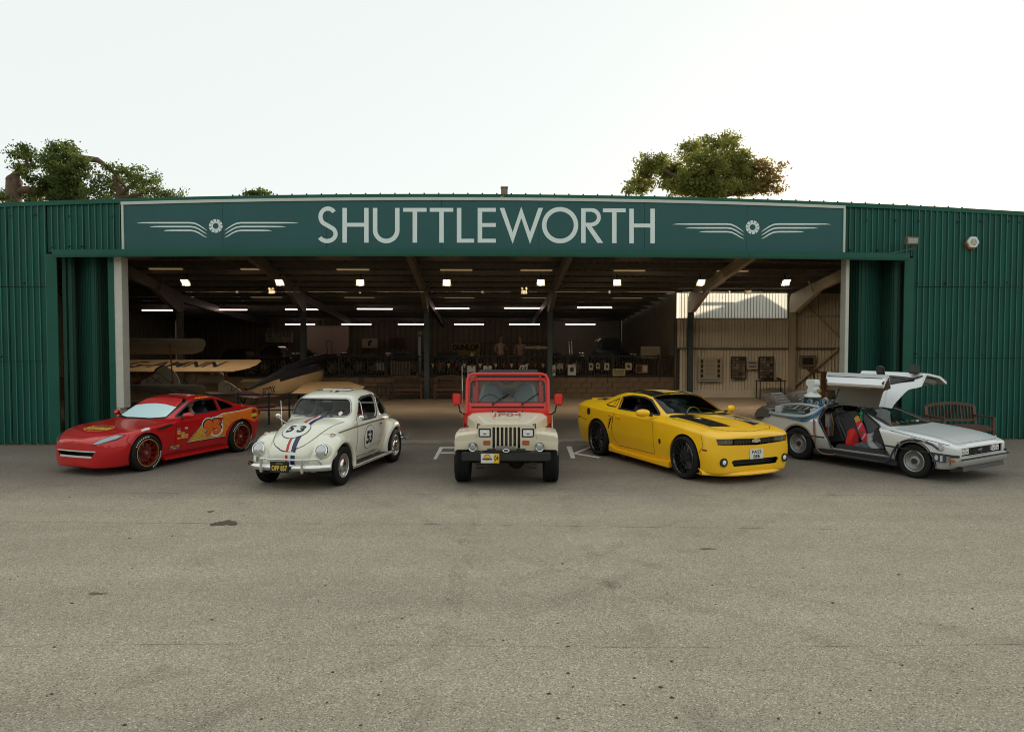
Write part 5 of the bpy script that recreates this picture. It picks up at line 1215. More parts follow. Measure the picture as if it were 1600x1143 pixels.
# ================================================================ red and sand off-road car
def jeep_car():
    hd = -PI/2 - .012
    SAND = paint('sand_paint', (.68, .60, .45), rough=.4, coat=.5); RD = paint('tomato_red_paint', (.66, .028, .016), rough=.45, coat=.2); 
    g = ground(792, 751); c = Car('off_road_car', 'red and sand coloured open off-road car standing in the middle of the row', (g.x, g.y, 0), hd, None, noloft=True)
    r = c.root
    # tub
    MB().prism([(-.66, .60), (-.66, 1.03), (-3.05, 1.02), (-3.05, .55), (-2.75, .55), (-2.70, .75), (-2.55, .92), (-2.20, .92), (-2.0, .75), (-1.95, .50), (-.60, .50)], 'y', -.76, .76).build('tub', RD, r, bevel=.025)
    MB().box((-1.8, 0, .9), (2.0, 1.40, .3)).build('tub_inside', M_trimb, r)
    # bonnet: tapered, sand with red cowl
    def hoodrow(x, w_, z, mi=0, cr=.035):
        row = []
        for i in range(17):
            t = -1 + 2*i/16; a = abs(t); zz = z + cr*(1 - a**2.2) - (.055*max(0, (a - .86)/.14)**2)
            row.append((x, t*w_, zz))
        return [(x, -w_ - .004, z - .20)] + row + [(x, w_ + .004, z - .20)]
    def hw(x): return .400 + (.76 - .400)*(0.42 - x)/(1.05)
    xs = [.44, .43, .40, .30, .1, -.15, -.44]; rows = [hoodrow(x, hw(x), (.985) + (.44 - x)*.12 - (.02 if x > .435 else .0) - (.008 if x > .425 else 0)) for x in xs]
    b = MB().grid(rows); bo_ = b.build('bonnet', SAND, r, smooth=40)
    rows = [hoodrow(x, hw(x) + .002, (.985) + (.44 - x)*.12 + .0015) for x in (-.441, -.48, -.54, -.62, -.70)]
    MB().grid(rows).build('cowl', RD, r, smooth=40)
    rows = [[(x, y, (.985) + (.44 - x)*.12 + .040 - .028*abs(y/ .3)**2.2*.0) for y in (-w_, -w_*.5, 0, w_*.5, w_)] for x, w_ in ((.18, .22), (.17, .23), (-.30, .30))]
    MB().prism([(.20, -.20), (.20, .20), (-.33, .30), (-.33, -.30)], 'z', -.02, .012).xf(Matrix.Translation((0, 0, .985 + .035 + .44*.12)) @ Matrix.Rotation(math.atan(.12), 4, 'Y')).build('bonnet_raised_panel', SAND, r, bevel=.008)
    def hoodz(x, y): return .985 + .035 + (.44 - x)*.12 + .014
    def hoodz0(x, y): t = y/hw(x); return max((.985) + (.44 - x)*.12 + .035*(1 - abs(t)**2.2) - .055*max(0, (abs(t) - .86)/.14)**2, 1.066 if (-.33 < x < .2 and abs(y) < .2 + (.2 - x)*.19) else 0) + .004
    flat('bonnet_lettering', (lambda q: (np.array([(p[0], p[1]) for p in q[0]]), q[1]))(text2d('JP04', .50, .30, .0)), mat('red_lettering', (.50, .03, .02), .4), r, lambda a, b_: (-.10 - b_, a, hoodz(-.10 - b_, a) + .012))
    c_ = MB().prism([(-.46, .15), (-.40, .18), (-.40, -.18), (-.46, -.15)], 'z', 1.11, 1.14).build('cowl_vent', M_trimb, r)
    for s in (-1, 1):
        MB().tube([(-.36, s*.26, 1.10), (-.36, s*.26, 1.155), (-.38, s*.26, 1.165), (-.40, s*.26, 1.10)], .008, 6).build('bonnet_catch_loop', M_trimb, r)
        MB().tube([(.30, s*.43, .985), (.33, s*.47, 1.0), (.36, s*.475, .93)], .014, 6).build('bonnet_latch', M_trimb, r)
        MB().prism([(.0, 1.0), (-.75, 1.02), (-.75, .70), (.0, .70)] if False else [(.42, .97), (-.6, 1.0), (-.6, .60), (.42, .62)], 'y', s*.38, s*.40).build('bonnet_side', SAND, r)
    # grille panel with cut slots
    gp = MB().prism([(-.48, .585), (.48, .585), (.50, .66), (.455, .975), (.42, 1.0), (.2, 1.012), (-.2, 1.012), (-.42, 1.0), (-.455, .975), (-.50, .66)], 'x', .40, .47)
    me = gp.mesh('g'); bm = bmesh.new(); bm.from_mesh(me); bmesh.ops.recalc_face_normals(bm, faces=bm.faces); bm.to_mesh(me); bm.free(); cu = []
    for i in range(7):
        y = (i - 3)*.068; cu.append(([(y - .021, .62), (y + .021, .62), (y + .021, .955), (y + .014, .965), (y - .014, .965), (y - .021, .955)], 'x', .3, .6))
    for s in (-1, 1): cu.append(([(s*.35 - .10, .80), (s*.35 + .10, .80), (s*.35 + .10, .945), (s*.35 - .10, .945)], 'x', .43, .6))
    me = boolean(me, cutters(cu)); print('GRILLE', len(me.vertices)); bm = bmesh.new(); bm.from_mesh(me); bmesh.ops.bevel(bm, geom=[e for e in bm.edges if len(e.link_faces) == 2 and e.calc_face_angle(0) > .5], offset=.005, segments=2, affect='EDGES', clamp_overlap=True); bm.to_mesh(me); bm.free()
    gr = link('grille_panel', me, SAND, r, 35); MB().box((.37, 0, .79), (.03, .66, .38)).build('radiator', M_black, gr)
    for i in range(7): MB().box((.39, (i - 3)*.068, .80), (.004, .012, .3)).build('slot_glint', M_steel, gr)
    for s in (-1, 1):
        h = MB().box((.455, s*.35, .872), (.03, .19, .135)).build('headlight', M_trimb, r, bevel=.01); MB().box((.472, s*.35, .872), (.012, .155, .100)).build('headlight_lens', M_lens, h, bevel=.005)
        MB().ball((.474, s*.35, .872), (.015, .03, .03)).build('bulb', M_reflect, h, smooth=60)
        MB().box((.474, s*.315, .715), (.02, .115, .075)).build('indicator', M_amber, r, bevel=.008)
        f = MB().cyl((.43, s*.54, .645), (.53, s*.54, .645), .075, 24).build('fog_light', M_trimb, r, smooth=40); MB().lathe([(.072, .0), (.072, .012), (.062, .014), (.05, .0), (.02, -.02), (0, -.02)], (.53, s*.54, .645), 'x', 24).build('fog_lens', M_chrome, f, smooth=30); MB().ball((.526, s*.54, .645), (.012, .058, .058), 20, 12).build('fog_glass', mat('clear_fog_glass', (.45, .46, .45), .1, metal=.5, coat=1), f, smooth=60)
        # wings
        P = []
        prof = [(.46, .60), (.47, .70), (.44, .80), (.36, .865), (.1, .875), (-.22, .87), (-.42, .80), (-.60, .60)]
        for (x, z) in prof: P.append([(x - .0, s*.42, z + .04 if z > .65 else z), (x, s*.50, z + .03 if z > .65 else z), (x, s*.80, z), (x, s*.835, z - .03), (x, s*.84, z - .085), (x - .02*(1 if x > 0 else -1), s*.83, z - .09)])
        w_ = MB().grid(P).build('front_wing', SAND, r, smooth=30)
        fr = [(s*.46, .585), (s*.50, .66), (s*.47, .88), (s*.56, .875), (s*.79, .84), (s*.84, .79), (s*.845, .70), (s*.62, .69), (s*.55, .60)]
        MB().prism([(p[0], p[1] - .02) for p in fr], 'x', .425, .462).build('wing_face', SAND, w_, bevel=.012)
        P = []
        for (x, z) in [(-1.85, .55), (-1.95, .78), (-2.15, .94), (-2.60, .94), (-2.80, .78), (-2.88, .6)]: P.append([(x, s*.74, z), (x, s*.84, z), (x, s*.86, z - .03), (x, s*.86, z - .08)])
        MB().grid(P).build('rear_wing', SAND, r, smooth=30)
        MB().beam((-.62, s*.83, .45), (-1.88, s*.83, .45), .10, .04).build('side_step', M_trimb, r, bevel=.01)
        # mirrors
        a = MB().tube([(-.66, s*.75, 1.05), (-.62, s*.84, 1.11), (-.62, s*.87, 1.25)], .014, 6).build('mirror_arm', M_trimb, r)
        MB().box((-.61, s*.90, 1.33), (.05, .155, .215)).build('wing_mirror', RD, a, bevel=.025, seg=3)
        # doors half
        MB().prism([(-.62, .56), (-.66, 1.03), (-1.62, 1.03), (-1.62, .9), (-1.35, .56)], 'y', s*.765, s*.785).build('half_door', RD, r, bevel=.008)
        MB().box((-1.50, s*.79, .93), (.12, .02, .04)).build('door_handle', M_trimb, r, bevel=.006)
        # pillars of the roll cage
        for xs_ in ((-1.78,),): MB().tube([(-1.78, s*.60, 1.0), (-1.80, s*.60, 1.68), (-1.82, s*.50, 1.735), (-1.82, 0, 1.74)], .035, 10).build('roll_bar', RD, r, smooth=40)
        MB().tube([(-.80, s*.58, 1.70), (-1.8, s*.58, 1.71)], .03, 8).build('roll_bar_side', RD, r, smooth=40); MB().tube([(-1.8, s*.58, 1.70), (-2.85, s*.62, 1.0)], .03, 8).build('roll_bar_brace', RD, r, smooth=40)
    # windshield frame (raked)
    def wz(y, z): return (-.60 - (z - 1.05)*.33, y*1.0, z)
    out = [(-.74, 1.05), (-.735, 1.30), (-.72, 1.66), (-.69, 1.70), (.69, 1.70), (.72, 1.66), (.735, 1.30), (.74, 1.05)]
    inn = [(-.675, 1.29), (-.665, 1.60), (-.65, 1.635), (-.61, 1.655), (.61, 1.655), (.65, 1.635), (.665, 1.60), (.675, 1.29), (.645, 1.265), (-.645, 1.265)]
    vs, fs = poly2d([out, inn[::-1]]); b = MB(); n = len(vs)
    b.add([wz(*v) for v in vs] + [tuple(Vector(wz(*v)) + Vector((-.05, 0, 0))) for v in vs], [f for f in fs] + [tuple(i + n for i in f[::-1]) for f in fs] + [(i, (i + 1) % 8, (i + 1) % 8 + n, i + n) for i in range(8)] + [(8 + i, 8 + (i + 1) % 10, 8 + (i + 1) % 10 + n, 8 + i + n) for i in range(10)])
    wf = b.build('windshield_frame', RD, r, bevel=.008); 
    vs, fs = poly2d([inn, [(y*.965, 1.46 + (z - 1.46)*.93) for y, z in inn]]); flat('windshield_seal', (vs, fs), M_trimb, wf, lambda a, b_: tuple(Vector(wz(a, b_)) + Vector((.004, 0, 0))))
    vs, fs = poly2d(inn); flat('windshield', (vs, fs), M_glass, wf, lambda a, b_: tuple(Vector(wz(a, b_)) + Vector((-.02, 0, 0))))
    MB().beam(wz(-.64, 1.19), wz(.64, 1.19), .03, .022).build('windshield_hinge_seal', M_trimb, wf)
    for s, y0, y1 in ((-1, -.26, .02), (1, .26, .55)):
        p0, p1 = Vector(wz(y0, 1.245)), Vector(wz(y1, 1.245 + .19)); q = Vector((.03, 0, 0))
        MB().tube([p0 + q, p0 + (p1 - p0)*.5 + q*1.4, p1 + q], .008, 5).cyl(p0, p0 + q*1.5, .018, 10).beam(p0 + (p1 - p0)*.35 + q*.7, p1 + q*.6, .012, .02).build('wiper', M_black, wf)
    # light bar hoop over the windshield
    MB().tube([(-.56, -.725, 1.08), (-.62, -.725, 1.30), (-.74, -.72, 1.66), (-.76, -.68, 1.745), (-.765, -.60, 1.77), (-.765, .60, 1.77), (-.76, .68, 1.745), (-.74, .72, 1.66), (-.62, .725, 1.30), (-.56, .725, 1.08)], .028, 10).build('windshield_hoop', RD, r, smooth=50)
    MB().prism([(-.84, 1.69), (-.90, 1.765), (-1.75, 1.81), (-1.9, 1.78), (-1.85, 1.73), (-.9, 1.71)], 'y', -.56, .56).build('soft_top', mat('black_canvas', (.02, .02, .022), .8), r, bevel=.012)
    MB().tube([(-.60, -.80, 1.0), (-.58, -.80, 1.92)], .006, 5).build('aerial', M_chrome, r)
    # bumper, winch, plate
    MB().box((.62, 0, .515), (.10, 1.42, .13)).build('front_bumper', mat('satin_black_bumper', (.02, .02, .02), .45), r, bevel=.015)
    MB().box((.55, 0, .60), (.16, .62, .05)).build('winch_tray', M_trimb, r, bevel=.01); MB().cyl((.58, -.16, .63), (.58, .16, .63), .05, 16).build('winch_drum', M_steel, r, smooth=40)
    MB().tube([(.66 + .0, .05*math.cos(a*PI/6), .615 + .022*math.sin(a*PI/6)) for a in range(13)], .008, 6).build('winch_hook', M_chrome, r)
    for s in (-1, 1):
        MB().box((.52, s*.42, .385), (.14, .12, .05)).build('bumper_bracket', M_trimb, r); MB().box((.45, s*.42, .30), (.05, .14, .02)).build('bracket_foot', M_trimb, r)
        MB().box((-1.3, s*.36, .48), (3.6, .07, .12)).build('chassis_rail', M_liner, r)
    for x in (0, -2.37): MB().cyl((x, -.62, .35), (x, .62, .35), .045, 12).ball((x, .16, .35), (.13, .15, .14)).build('axle', M_liner, r, smooth=40)
    MB().box((-.1, 0, .55), (1.0, .7, .25)).build('engine_bay', M_liner, r)
    YP = mat('yellow_plate', (.80, .48, .03), .35)
    p = MB().box((.683, -.255, .495), (.012, .295, .155)).build('number_plate', mat('white_plate', (.72, .74, .72), .35), r, bevel=.006)
    MB().box((.691, -.152, .495), (.004, .088, .145)).build('plate_year_panel', YP, p)
    X = .6945
    flat('plate_number', text2d('04', .066, .085, .02), M_ink, p, lambda a, b_: (X, a - .152, b_ + .50)); flat('plate_emblem', disc2d((0, 0), .05, 24), YP, p, lambda a, b_: (X - .004, a - .30, b_ + .503))
    flat('plate_emblem_band', rectp(-.075, -.016, .075, .012), mat('navy_print', (.05, .04, .12), .4), p, lambda a, b_: (X - .003, a - .30, b_ + .488))
    flat('plate_emblem_arc', ring2d((0, 0), .05, .058, 20, .2, PI - .2), mat('dark_red_print', (.2, .02, .015), .4), p, lambda a, b_: (X - .003, a - .30, b_ + .503))
    # seats, wheels, dash
    GS = mat('grey_green_cloth', (.22, .28, .27), .85, bump=.2)
    for s in (-1, 1):
        b = MB().box((-1.15, s*.33, .80), (.5, .48, .16)).build('seat', GS, r, bevel=.05, seg=3)
        MB().prism([(s*.33 - .235, .85), (s*.33 + .235, .85), (s*.33 + .225, 1.30), (s*.33 + .15, 1.58), (s*.33 - .15, 1.58), (s*.33 - .225, 1.30)], 'x', -1.50, -1.37).build('backrest', GS, b, bevel=.05, seg=3)
        MB().box((-1.0, s*.60, 1.40), (.03, .07, .26)).build('red_strap', RD, r)
    MB().box((-.88, 0, 1.14), (.18, 1.25, .16)).build('dashboard', M_trimb, r, bevel=.02); steering(r, -1.02, -.33, 1.20, r=.19)
    MB().box((-.86, 0, 1.60), (.02, .2, .05)).build('interior_mirror', M_trimb, r, bevel=.01)
    MB().ball((-.9, -.36, 1.62), .022).build('little_ornament', mat('brass', (.6, .4, .15), .3, metal=1), r, smooth=60)
    kr = mat('white_steel_rim', (.45, .43, .38), .4)
    for x in (0, -2.37):
        for s in (-1, 1): wheel(r, x, s*.735, .375, .255, .20, ('steel',), kr, s)
    # spare wheel
    MB().lathe([(.20, -.1), (.34, -.11), (.37, -.08), (.37, .08), (.34, .11), (.20, .1)], (-3.2, 0, .98), 'x', 32, closed=True).build('spare_tyre', M_tyre, r, smooth=40)
    return c
jeep = jeep_car()
# ================================================================ silver wedge coupe with gullwing doors
def silver_car():
    hd = math.atan2(-2.07, 1.27)
    M = mat('brushed_stainless', (.74, .76, .76), .34, metal=.35, coat=.3, bump=.04, bscale=8, rvar=.05, stretch=(1, 30, 30)); DK = mat('dark_moulding', (.025, .025, .025), .5); LN = mat('grey_door_lining', (.26, .24, .21), .7)
    loc = place(1430, 746, -.80, hd)
    keys = [
        (.87, .30, .60, .78, .45, .78, .575, .74, .60, .4, .612, .615),
        (.85, .27, .66, .83, .45, .83, .60, .78, .628, .5, .64, .642),
        (.75, .24, .72, .87, .46, .865, .63, .81, .655, .5, .668, .67),
        (.4, .20, .80, .915, .48, .905, .70, .83, .73, .5, .745, .75),
        (0, .19, .80, .925, .5, .918, .755, .84, .785, .5, .798, .805),
        (-.40, .19, .80, .928, .5, .918, .79, .845, .82, .55, .835, .84),
        (-.52, .19, .80, .928, .5, .918, .80, .845, .83, .62, .855, .865),
        (-.9, .19, .80, .928, .5, .92, .815, .845, .845, .61, .985, 1.005),
        (-1.25, .19, .80, .928, .5, .92, .825, .845, .855, .57, 1.095, 1.12),
        (-1.45, .19, .80, .928, .5, .92, .83, .845, .86, .55, 1.12, 1.145),
        (-1.8, .19, .80, .928, .5, .92, .84, .84, .865, .54, 1.12, 1.15),
        (-2.1, .19, .80, .928, .5, .92, .85, .835, .875, .54, 1.085, 1.11),
        (-2.5, .19, .80, .928, .5, .92, .86, .83, .885, .56, 1.0, 1.02),
        (-2.9, .20, .80, .925, .52, .915, .865, .83, .885, .6, .915, .925),
        (-3.25, .24, .80, .91, .54, .90, .86, .82, .875, .6, .88, .885),
        (-3.38, .30, .76, .87, .56, .86, .84, .80, .86, .6, .865, .868)]
    c = Car('gullwing_wedge_coupe', 'silver wedge-shaped coupe with gullwing doors raised and pipes and vents fitted at the back', loc, hd, keys, rad=(.06, .05, .05, .02, .08), per=5)
    W = [(0, .30), (-2.413, .33)]
    door = [(-.475, .33), (-.53, .55), (-.66, .84), (-1.20, 1.075), (-1.28, 1.30), (-1.98, 1.30), (-2.02, 1.08), (-1.98, .86), (-1.72, .45), (-1.64, .33)]
    dwin = [(-.80, .885), (-1.24, 1.045), (-1.88, 1.05), (-1.86, .90)]
    ws = [(-.475, 0), (-.49, .40), (-.55, .70), (-1.12, .56), (-1.20, .50), (-1.23, 0)]; ws += [(x, -y) for x, y in ws[-2:0:-1]]
    def dcut(y0, y1): return [(door, 'y', y0, y1)]
    rearp = [(-2.16, -.54), (-2.16, .54), (-2.95, .60), (-3.0, .3), (-3.0, -.3), (-2.95, -.60)]
    wcut = [('cyl', (x, s*.60, r_), (x, s*1.2, r_), r_ + .045, 40) for x, r_ in W for s in (-1, 1)]
    gcut = [([(-.70, .46), (.70, .46), (.70, .592), (-.70, .592)], 'x', .70, 1.2)]
    body = make_body(c, [[(ws, 'z', .82, 1.6)], dcut(.13, 1.3) + dcut(-1.3, -.13), wcut + gcut], [M, M_trimb])
    c.glass('windshield', lambda x, y, z: z > .80 and inpoly((x, y), ws, .05), M_glassm)
    liners(c.root, [(0, .30)], .34, .58, .88); liners(c.root, [(-2.413, .33)], .375, .58, .88)
    # doors: the same skin cut out, swung up about the roof hinge
    for s in (1, -1):
        me = boolean(c.shell(.045), cutters(dcut(.13, 1.3) if s > 0 else dcut(-1.3, -.13)), 'INTERSECT')
        sm_ = lambda p: (p[0]*.985 - .02, p[1])
        me = boolean(me, cutters([(dwin, 'y', s*.30, s*1.3)] if s > 0 else [(dwin, 'y', -1.3, -.30)]))
        piv = Vector((0, s*.13, 1.12)); hinge = Matrix.Translation(piv) @ Matrix.Rotation(s*R(75), 4, 'X') @ Matrix.Translation(-piv)
        me.transform(hinge); d = link('gullwing_door', me, [M, LN], c.root, 32)
        # black band and glass, carried with the door
        g = MB(); V = []
        n0 = len(c.root.children)
        gl = c.glass('door_window', lambda x, y, z: y*s > .45 and z < 1.09 and inpoly((x, z), dwin, .03), M_glassd, parent=d); gl.data.transform(hinge)
        for nm, pts, w_ in (('window_seal', dwin + [dwin[0]], .03), ('waist_moulding', [(-.60, .52), (-1.74, .52)], .03)):
            rb = c.ribbon(nm, 'L' if s > 0 else 'R', pts, w_, DK, off=.004, parent=d); rb.data.transform(hinge)
        # thick inner lining pod with pull strap
        lp = MB().prism([(-.62, .39), (-.62, .52), (-.75, .76), (-1.80, .78), (-1.82, .60), (-1.66, .39)], 'y', s*.765, s*.875).mesh('x')
        bm = bmesh.new(); bm.from_mesh(lp); bmesh.ops.recalc_face_normals(bm, faces=bm.faces); bmesh.ops.bevel(bm, geom=bm.edges[:], offset=.025, segments=3, affect='EDGES'); bm.to_mesh(lp); bm.free(); lp.transform(hinge); link('door_lining', lp, LN, d, 40)
        lp = MB().prism([(-.80, .40), (-.85, .68), (-1.66, .70), (-1.60, .42)], 'y', s*.752, s*.764).mesh('x'); lp.transform(hinge); link('lining_panel', lp, mat('pale_door_panel', (.36, .33, .28), .7), d)
        lp = MB().tube([(-1.05, s*.75, .62), (-1.1, s*.73, .60), (-1.18, s*.73, .50), (-1.25, s*.75, .46)], .012, 6).mesh('x'); lp.transform(hinge); link('pull_strap', lp, DK, d, 60)
        lp = MB().tube([(-.49, s*.89, .34), (-.56, s*.89, .55), (-.69, s*.84, .84), (-1.2, s*.60, 1.07)], .018, 6).tube([(-1.65, s*.89, .34), (-1.72, s*.89, .44), (-1.97, s*.83, .86), (-2.0, s*.56, 1.07)], .018, 6).mesh('x'); lp.transform(hinge); link('door_seal', lp, DK, d, 60)
        lp = MB().prism([(-.74, .83), (-.80, .95), (-.90, .99), (-.95, .88)], 'y', s*.87, s*1.04).mesh('x'); bm = bmesh.new(); bm.from_mesh(lp); bmesh.ops.recalc_face_normals(bm, faces=bm.faces); bmesh.ops.bevel(bm, geom=bm.edges[:], offset=.02, segments=2, affect='EDGES'); bm.to_mesh(lp); bm.free(); lp.transform(hinge); link('wing_mirror', lp, DK, d, 40)
        # gas strut
        a = hinge @ Vector((-1.9, s*.5, 1.05)); MB().tube([(-1.95, s*.45, 1.05), a], .012, 6).build('door_strut', DK, c.root)
    # opening frames
    for s in (1, -1):
        MB().tube([(-.48, s*.885, .33), (-.55, s*.885, .55), (-.68, s*.84, .85), (-1.2, s*.585, 1.09), (-1.30, s*.50, 1.125)], .020, 6).build('door_frame_seal', DK, c.root)
        MB().tube([(-1.64, s*.885, .33), (-1.70, s*.885, .43), (-1.98, s*.83, .87), (-2.02, s*.56, 1.09), (-2.0, s*.2, 1.14)], .020, 6).build('door_frame_seal', DK, c.root)
        MB().prism([(-.30, .17), (-.30, .25), (-.46, .30), (-1.6, .30), (-2.05, .28), (-2.05, .17)], 'y', s*.80, s*.90).build('sill', DK, c.root, bevel=.01)
        MB().prism([(-.55, .30), (-1.62, .30), (-1.62, .40), (-.60, .40)], 'y', s*.62, s*.80).build('sill_carpet', mat('dark_grey_carpet', (.045, .045, .045), .95), c.root, bevel=.02)
        m_ = 'L' if s > 0 else 'R'
        c.ribbon('waist_moulding', m_, [(.78, .475), (-.52, .52)], .028, DK, off=.004); c.ribbon('waist_moulding', m_, [(-1.78, .52), (-3.3, .54)], .028, DK, off=.004)
        c.ribbon('bonnet_gap', m_, [(.70, .645), (-.45, .80)], .008); c.ribbon('arch_lip', m_, [(.0 + .365*math.cos(a*PI/12), .30 + .365*math.sin(a*PI/12)) for a in range(-1, 14)], .02, DK)
        c.ribbon('arch_lip', m_, [(-2.413 + .395*math.cos(a*PI/12), .33 + .395*math.sin(a*PI/12)) for a in range(-1, 14)], .02, mat('tan_arch_edge', (.22, .16, .09), .5))
    c.ribbon('windshield_trim', 'T', ws, .05, DK, closed=True); c.ribbon('bonnet_gap', 'T', [(-.42, .74), (.72, .70), (.76, .6), (.76, -.6), (.72, -.70), (-.42, -.74)], .008)
    c.ribbon('bonnet_crease', 'T', [(.7, .46), (-.40, .42)], .012, M, off=.006); c.ribbon('bonnet_crease', 'T', [(.7, -.46), (-.40, -.42)], .012, M, off=.006)
    # front: grille, lamps, bumper
    MB().box((.74, 0, .525), (.03, 1.38, .14)).build('grille_backing', DK, c.root)
    for i in range(7): MB().box((.80, 0, .475 + i*.017), (.03, .72, .006)).build('grille_bar', DK, c.root)
    flat('grille_badge', text2d('DMC', .13, .035, .03), mat('silver_badge', (.6, .6, .6), .3, metal=.6), c.root, lambda a, b: (.825, a, b + .53))
    for s in (-1, 1):
        for y in (.455, .595): 
            h = MB().box((.80, s*y, .527), (.06, .125, .105)).build('headlight', M_lens, c.root, bevel=.01); MB().ball((.832, s*y, .527), (.012, .03, .03)).build('bulb', M_reflect, h, smooth=60)
    P = [[(x, y, .455), (x + .05, y, .45), (x + .075, y, .41), (x + .075, y, .33), (x + .05, y, .30), (x, y, .30)] for x, y in [(.885 - .16*max(0, abs(t) - .86)/.14*1.2, t*.90) for t in [-1 + 2*i/24 for i in range(25)]]]
    MB().grid(P, wrap=True).build('front_bumper', mat('grey_silver_bumper', (.40, .40, .38), .4, metal=.4), c.root, smooth=40)
    MB().box((.965, 0, .42), (.02, 1.62, .03)).build('bumper_strip', DK, c.root); MB().prism([(.60, .17), (.93, .21), (.90, .29), (.6, .29)], 'y', -.72, .72).build('front_spoiler', DK, c.root, bevel=.01)
    for s in (-1, 1): MB().beam((.90, s*.80, .47), (.76, s*.92, .47), .05, .035).build('bumper_end', DK, c.root, bevel=.008); MB().box((.80, s*.905, .40), (.14, .02, .04)).build('side_lamp', M_amber, c.root, bevel=.005)
    kr = mat('grey_turbine_rim', (.42, .42, .41), .35, metal=.6)
    for x, r_ in W:
        for s in (-1, 1):
            o = wheel(c.root, x, s*.80, r_, .20 if x == 0 else .24, .19 if x == 0 else .20, ('dish',), kr, s)
            MB().lathe([(.05, .075*s), (.048, .088*s), (.0, .09*s)], (x, s*.80, r_), 'y', 20).build('hub_cap', DK, o, smooth=40)
    # cabin
    for s in (1, -1):
        b = MB().box((-1.22, s*.36, .36), (.55, .50, .15)).build('seat', M_seatd, c.root, bevel=.05, seg=3); MB().box((-1.66, s*.36, .68), (.14, .50, .60), rot=(0, -.42, 0)).build('backrest', M_seatd, b, bevel=.06, seg=3)
        MB().box((-1.84, s*.36, 1.0), (.09, .26, .16), rot=(0, -.3, 0)).build('headrest', M_seatd, b, bevel=.04, seg=3)
        for q in (-1, 1): MB().tube([(-1.0, s*.36 + q*.2, .44), (-1.5, s*.36 + q*.2, .46), (-1.72, s*.36 + q*.2, .85)], .035, 6).build('seat_bolster', M_seatd, b, smooth=60)
    MB().prism([(-.50, .50), (-.52, .80), (-.82, .80), (-.86, .60), (-.7, .5)], 'y', -.78, .78).build('dashboard', M_seatd, c.root, bevel=.02); steering(c.root, -.98, .36, .78, r=.17)
    MB().box((-1.2, 0, .40), (1.1, .16, .22)).build('centre_console', M_seatd, c.root, bevel=.02); MB().box((-1.15, 0, .24), (1.7, 1.4, .06)).build('cabin_floor', DK, c.root); MB().box((-2.08, 0, .65), (.05, 1.5, .6)).build('rear_bulkhead', DK, c.root)
    random.seed(3)
    for nm, x, y, z, col in (('dial_box', -.75, -.15, .86, (.05, .05, .05)), ('switch_box', -.85, .1, .84, (.25, .22, .18)), ('gauge', -.68, .35, .87, (.5, .45, .35)), ('paper', -.66, -.35, .85, (.55, .50, .42))): MB().box((x, y, z), (.12, .18, .05), rot=(.1, .1, random.random())).build(nm, mat(nm + '_paint', col, .5), c.root, bevel=.008)
    for k in range(7):
        y = -.55 + k*.17; MB().tube([(-.7, y, .84), (-.66, y + .06, .90), (-.60, y + .1, .86)], .008, 5).build('dash_wire', mat('wire_%d' % (k % 3), [(.5, .08, .03), (.5, .35, .08), (.06, .25, .5)][k % 3], .5), c.root)
    for k in range(5):
        y = -.60 + k*.05; MB().tube([(-2.0, y, .95), (-1.95, y, .75), (-1.98, y + .03, .5)], .012, 5).build('bulkhead_wire', mat('wire_%d' % (k % 3), [(.5, .08, .03), (.5, .35, .08), (.06, .25, .5)][k % 3], .5), c.root)
    MB().box((-1.97, -.55, .80), (.05, .12, .22)).build('bulkhead_box', mat('pale_grey_metal', (.45, .46, .46), .4), c.root, bevel=.01)
    # outside fittings: silver pipe loops, coils, conduit along the flank
    PG = mat('pale_grey_pipe', (.38, .41, .42), .35, metal=.5); BL = mat('blue_hose', (.03, .16, .38), .45); GRN = mat('dark_green_tube', (.05, .10, .07), .3); GM = mat('gunmetal', (.14, .13, .12), .45, metal=.5)
    for s in (-1, 1):
        MB().tube(bez([(-1.98, s*.62, 1.12), (-2.05, s*.76, 1.02), (-2.14, s*.90, .93), (-2.30, s*.93, .875), (-2.9, s*.93, .875), (-3.15, s*.90, .90), (-3.35, s*.82, .86)]), .045, 10).build('side_pipe_loop', PG, c.root, smooth=60)
        MB().tube(bez([(-2.05, s*.70, 1.08), (-2.4, s*.76, 1.13), (-2.9, s*.76, 1.08), (-3.0, s*.74, 1.05)]), .03, 10).build('upper_pipe', PG, c.root, smooth=60)
        MB().tube(bez([(-1.96, s*.70, 1.10), (-2.06, s*.86, .93), (-2.2, s*.955, .80), (-2.5, s*.95, .83), (-2.75, s*.94, .86), (-2.95, s*.90, .92)]), .020, 8).build('blue_hose', BL, c.root, smooth=60)
        MB().tube(bez([(-2.0, s*.66, 1.14), (-2.07, s*.80, 1.0), (-2.16, s*.92, .84), (-2.3, s*.95, .83)]), .024, 8).build('black_hose', DK, c.root, smooth=60)
        for z, y in ((1.00, .80), (.95, .84)): MB().cyl((-2.28, s*y, z), (-2.88, s*y, z), .022, 10).build('glass_rod', GRN, c.root, smooth=40)
        MB().box((-2.94, s*.82, .985), (.16, .12, .14)).build('rod_end_box', mat('pale_grey_metal', (.45, .46, .46), .4), c.root, bevel=.01)
        MB().box((-2.27, s*.80, .98), (.04, .12, .12)).build('rod_end_plate', DK, c.root)
        MB().prism([(-3.05, .78), (-3.10, 1.02), (-3.30, 1.05), (-3.55, .90), (-3.55, .72)], 'y', s*.55, s*.94).build('rear_corner_box', GM, c.root, bevel=.05, seg=3)
        # flank conduit
        m_ = -1 if s < 0 else 1
        pts = [(-2.02, s*.94, .86), (-2.0, s*.955, .62), (-1.96, s*.96, .36), (-1.86, s*.98, .22), (-1.65, s*.97, .20), (-1.5, s*.96, .235)]
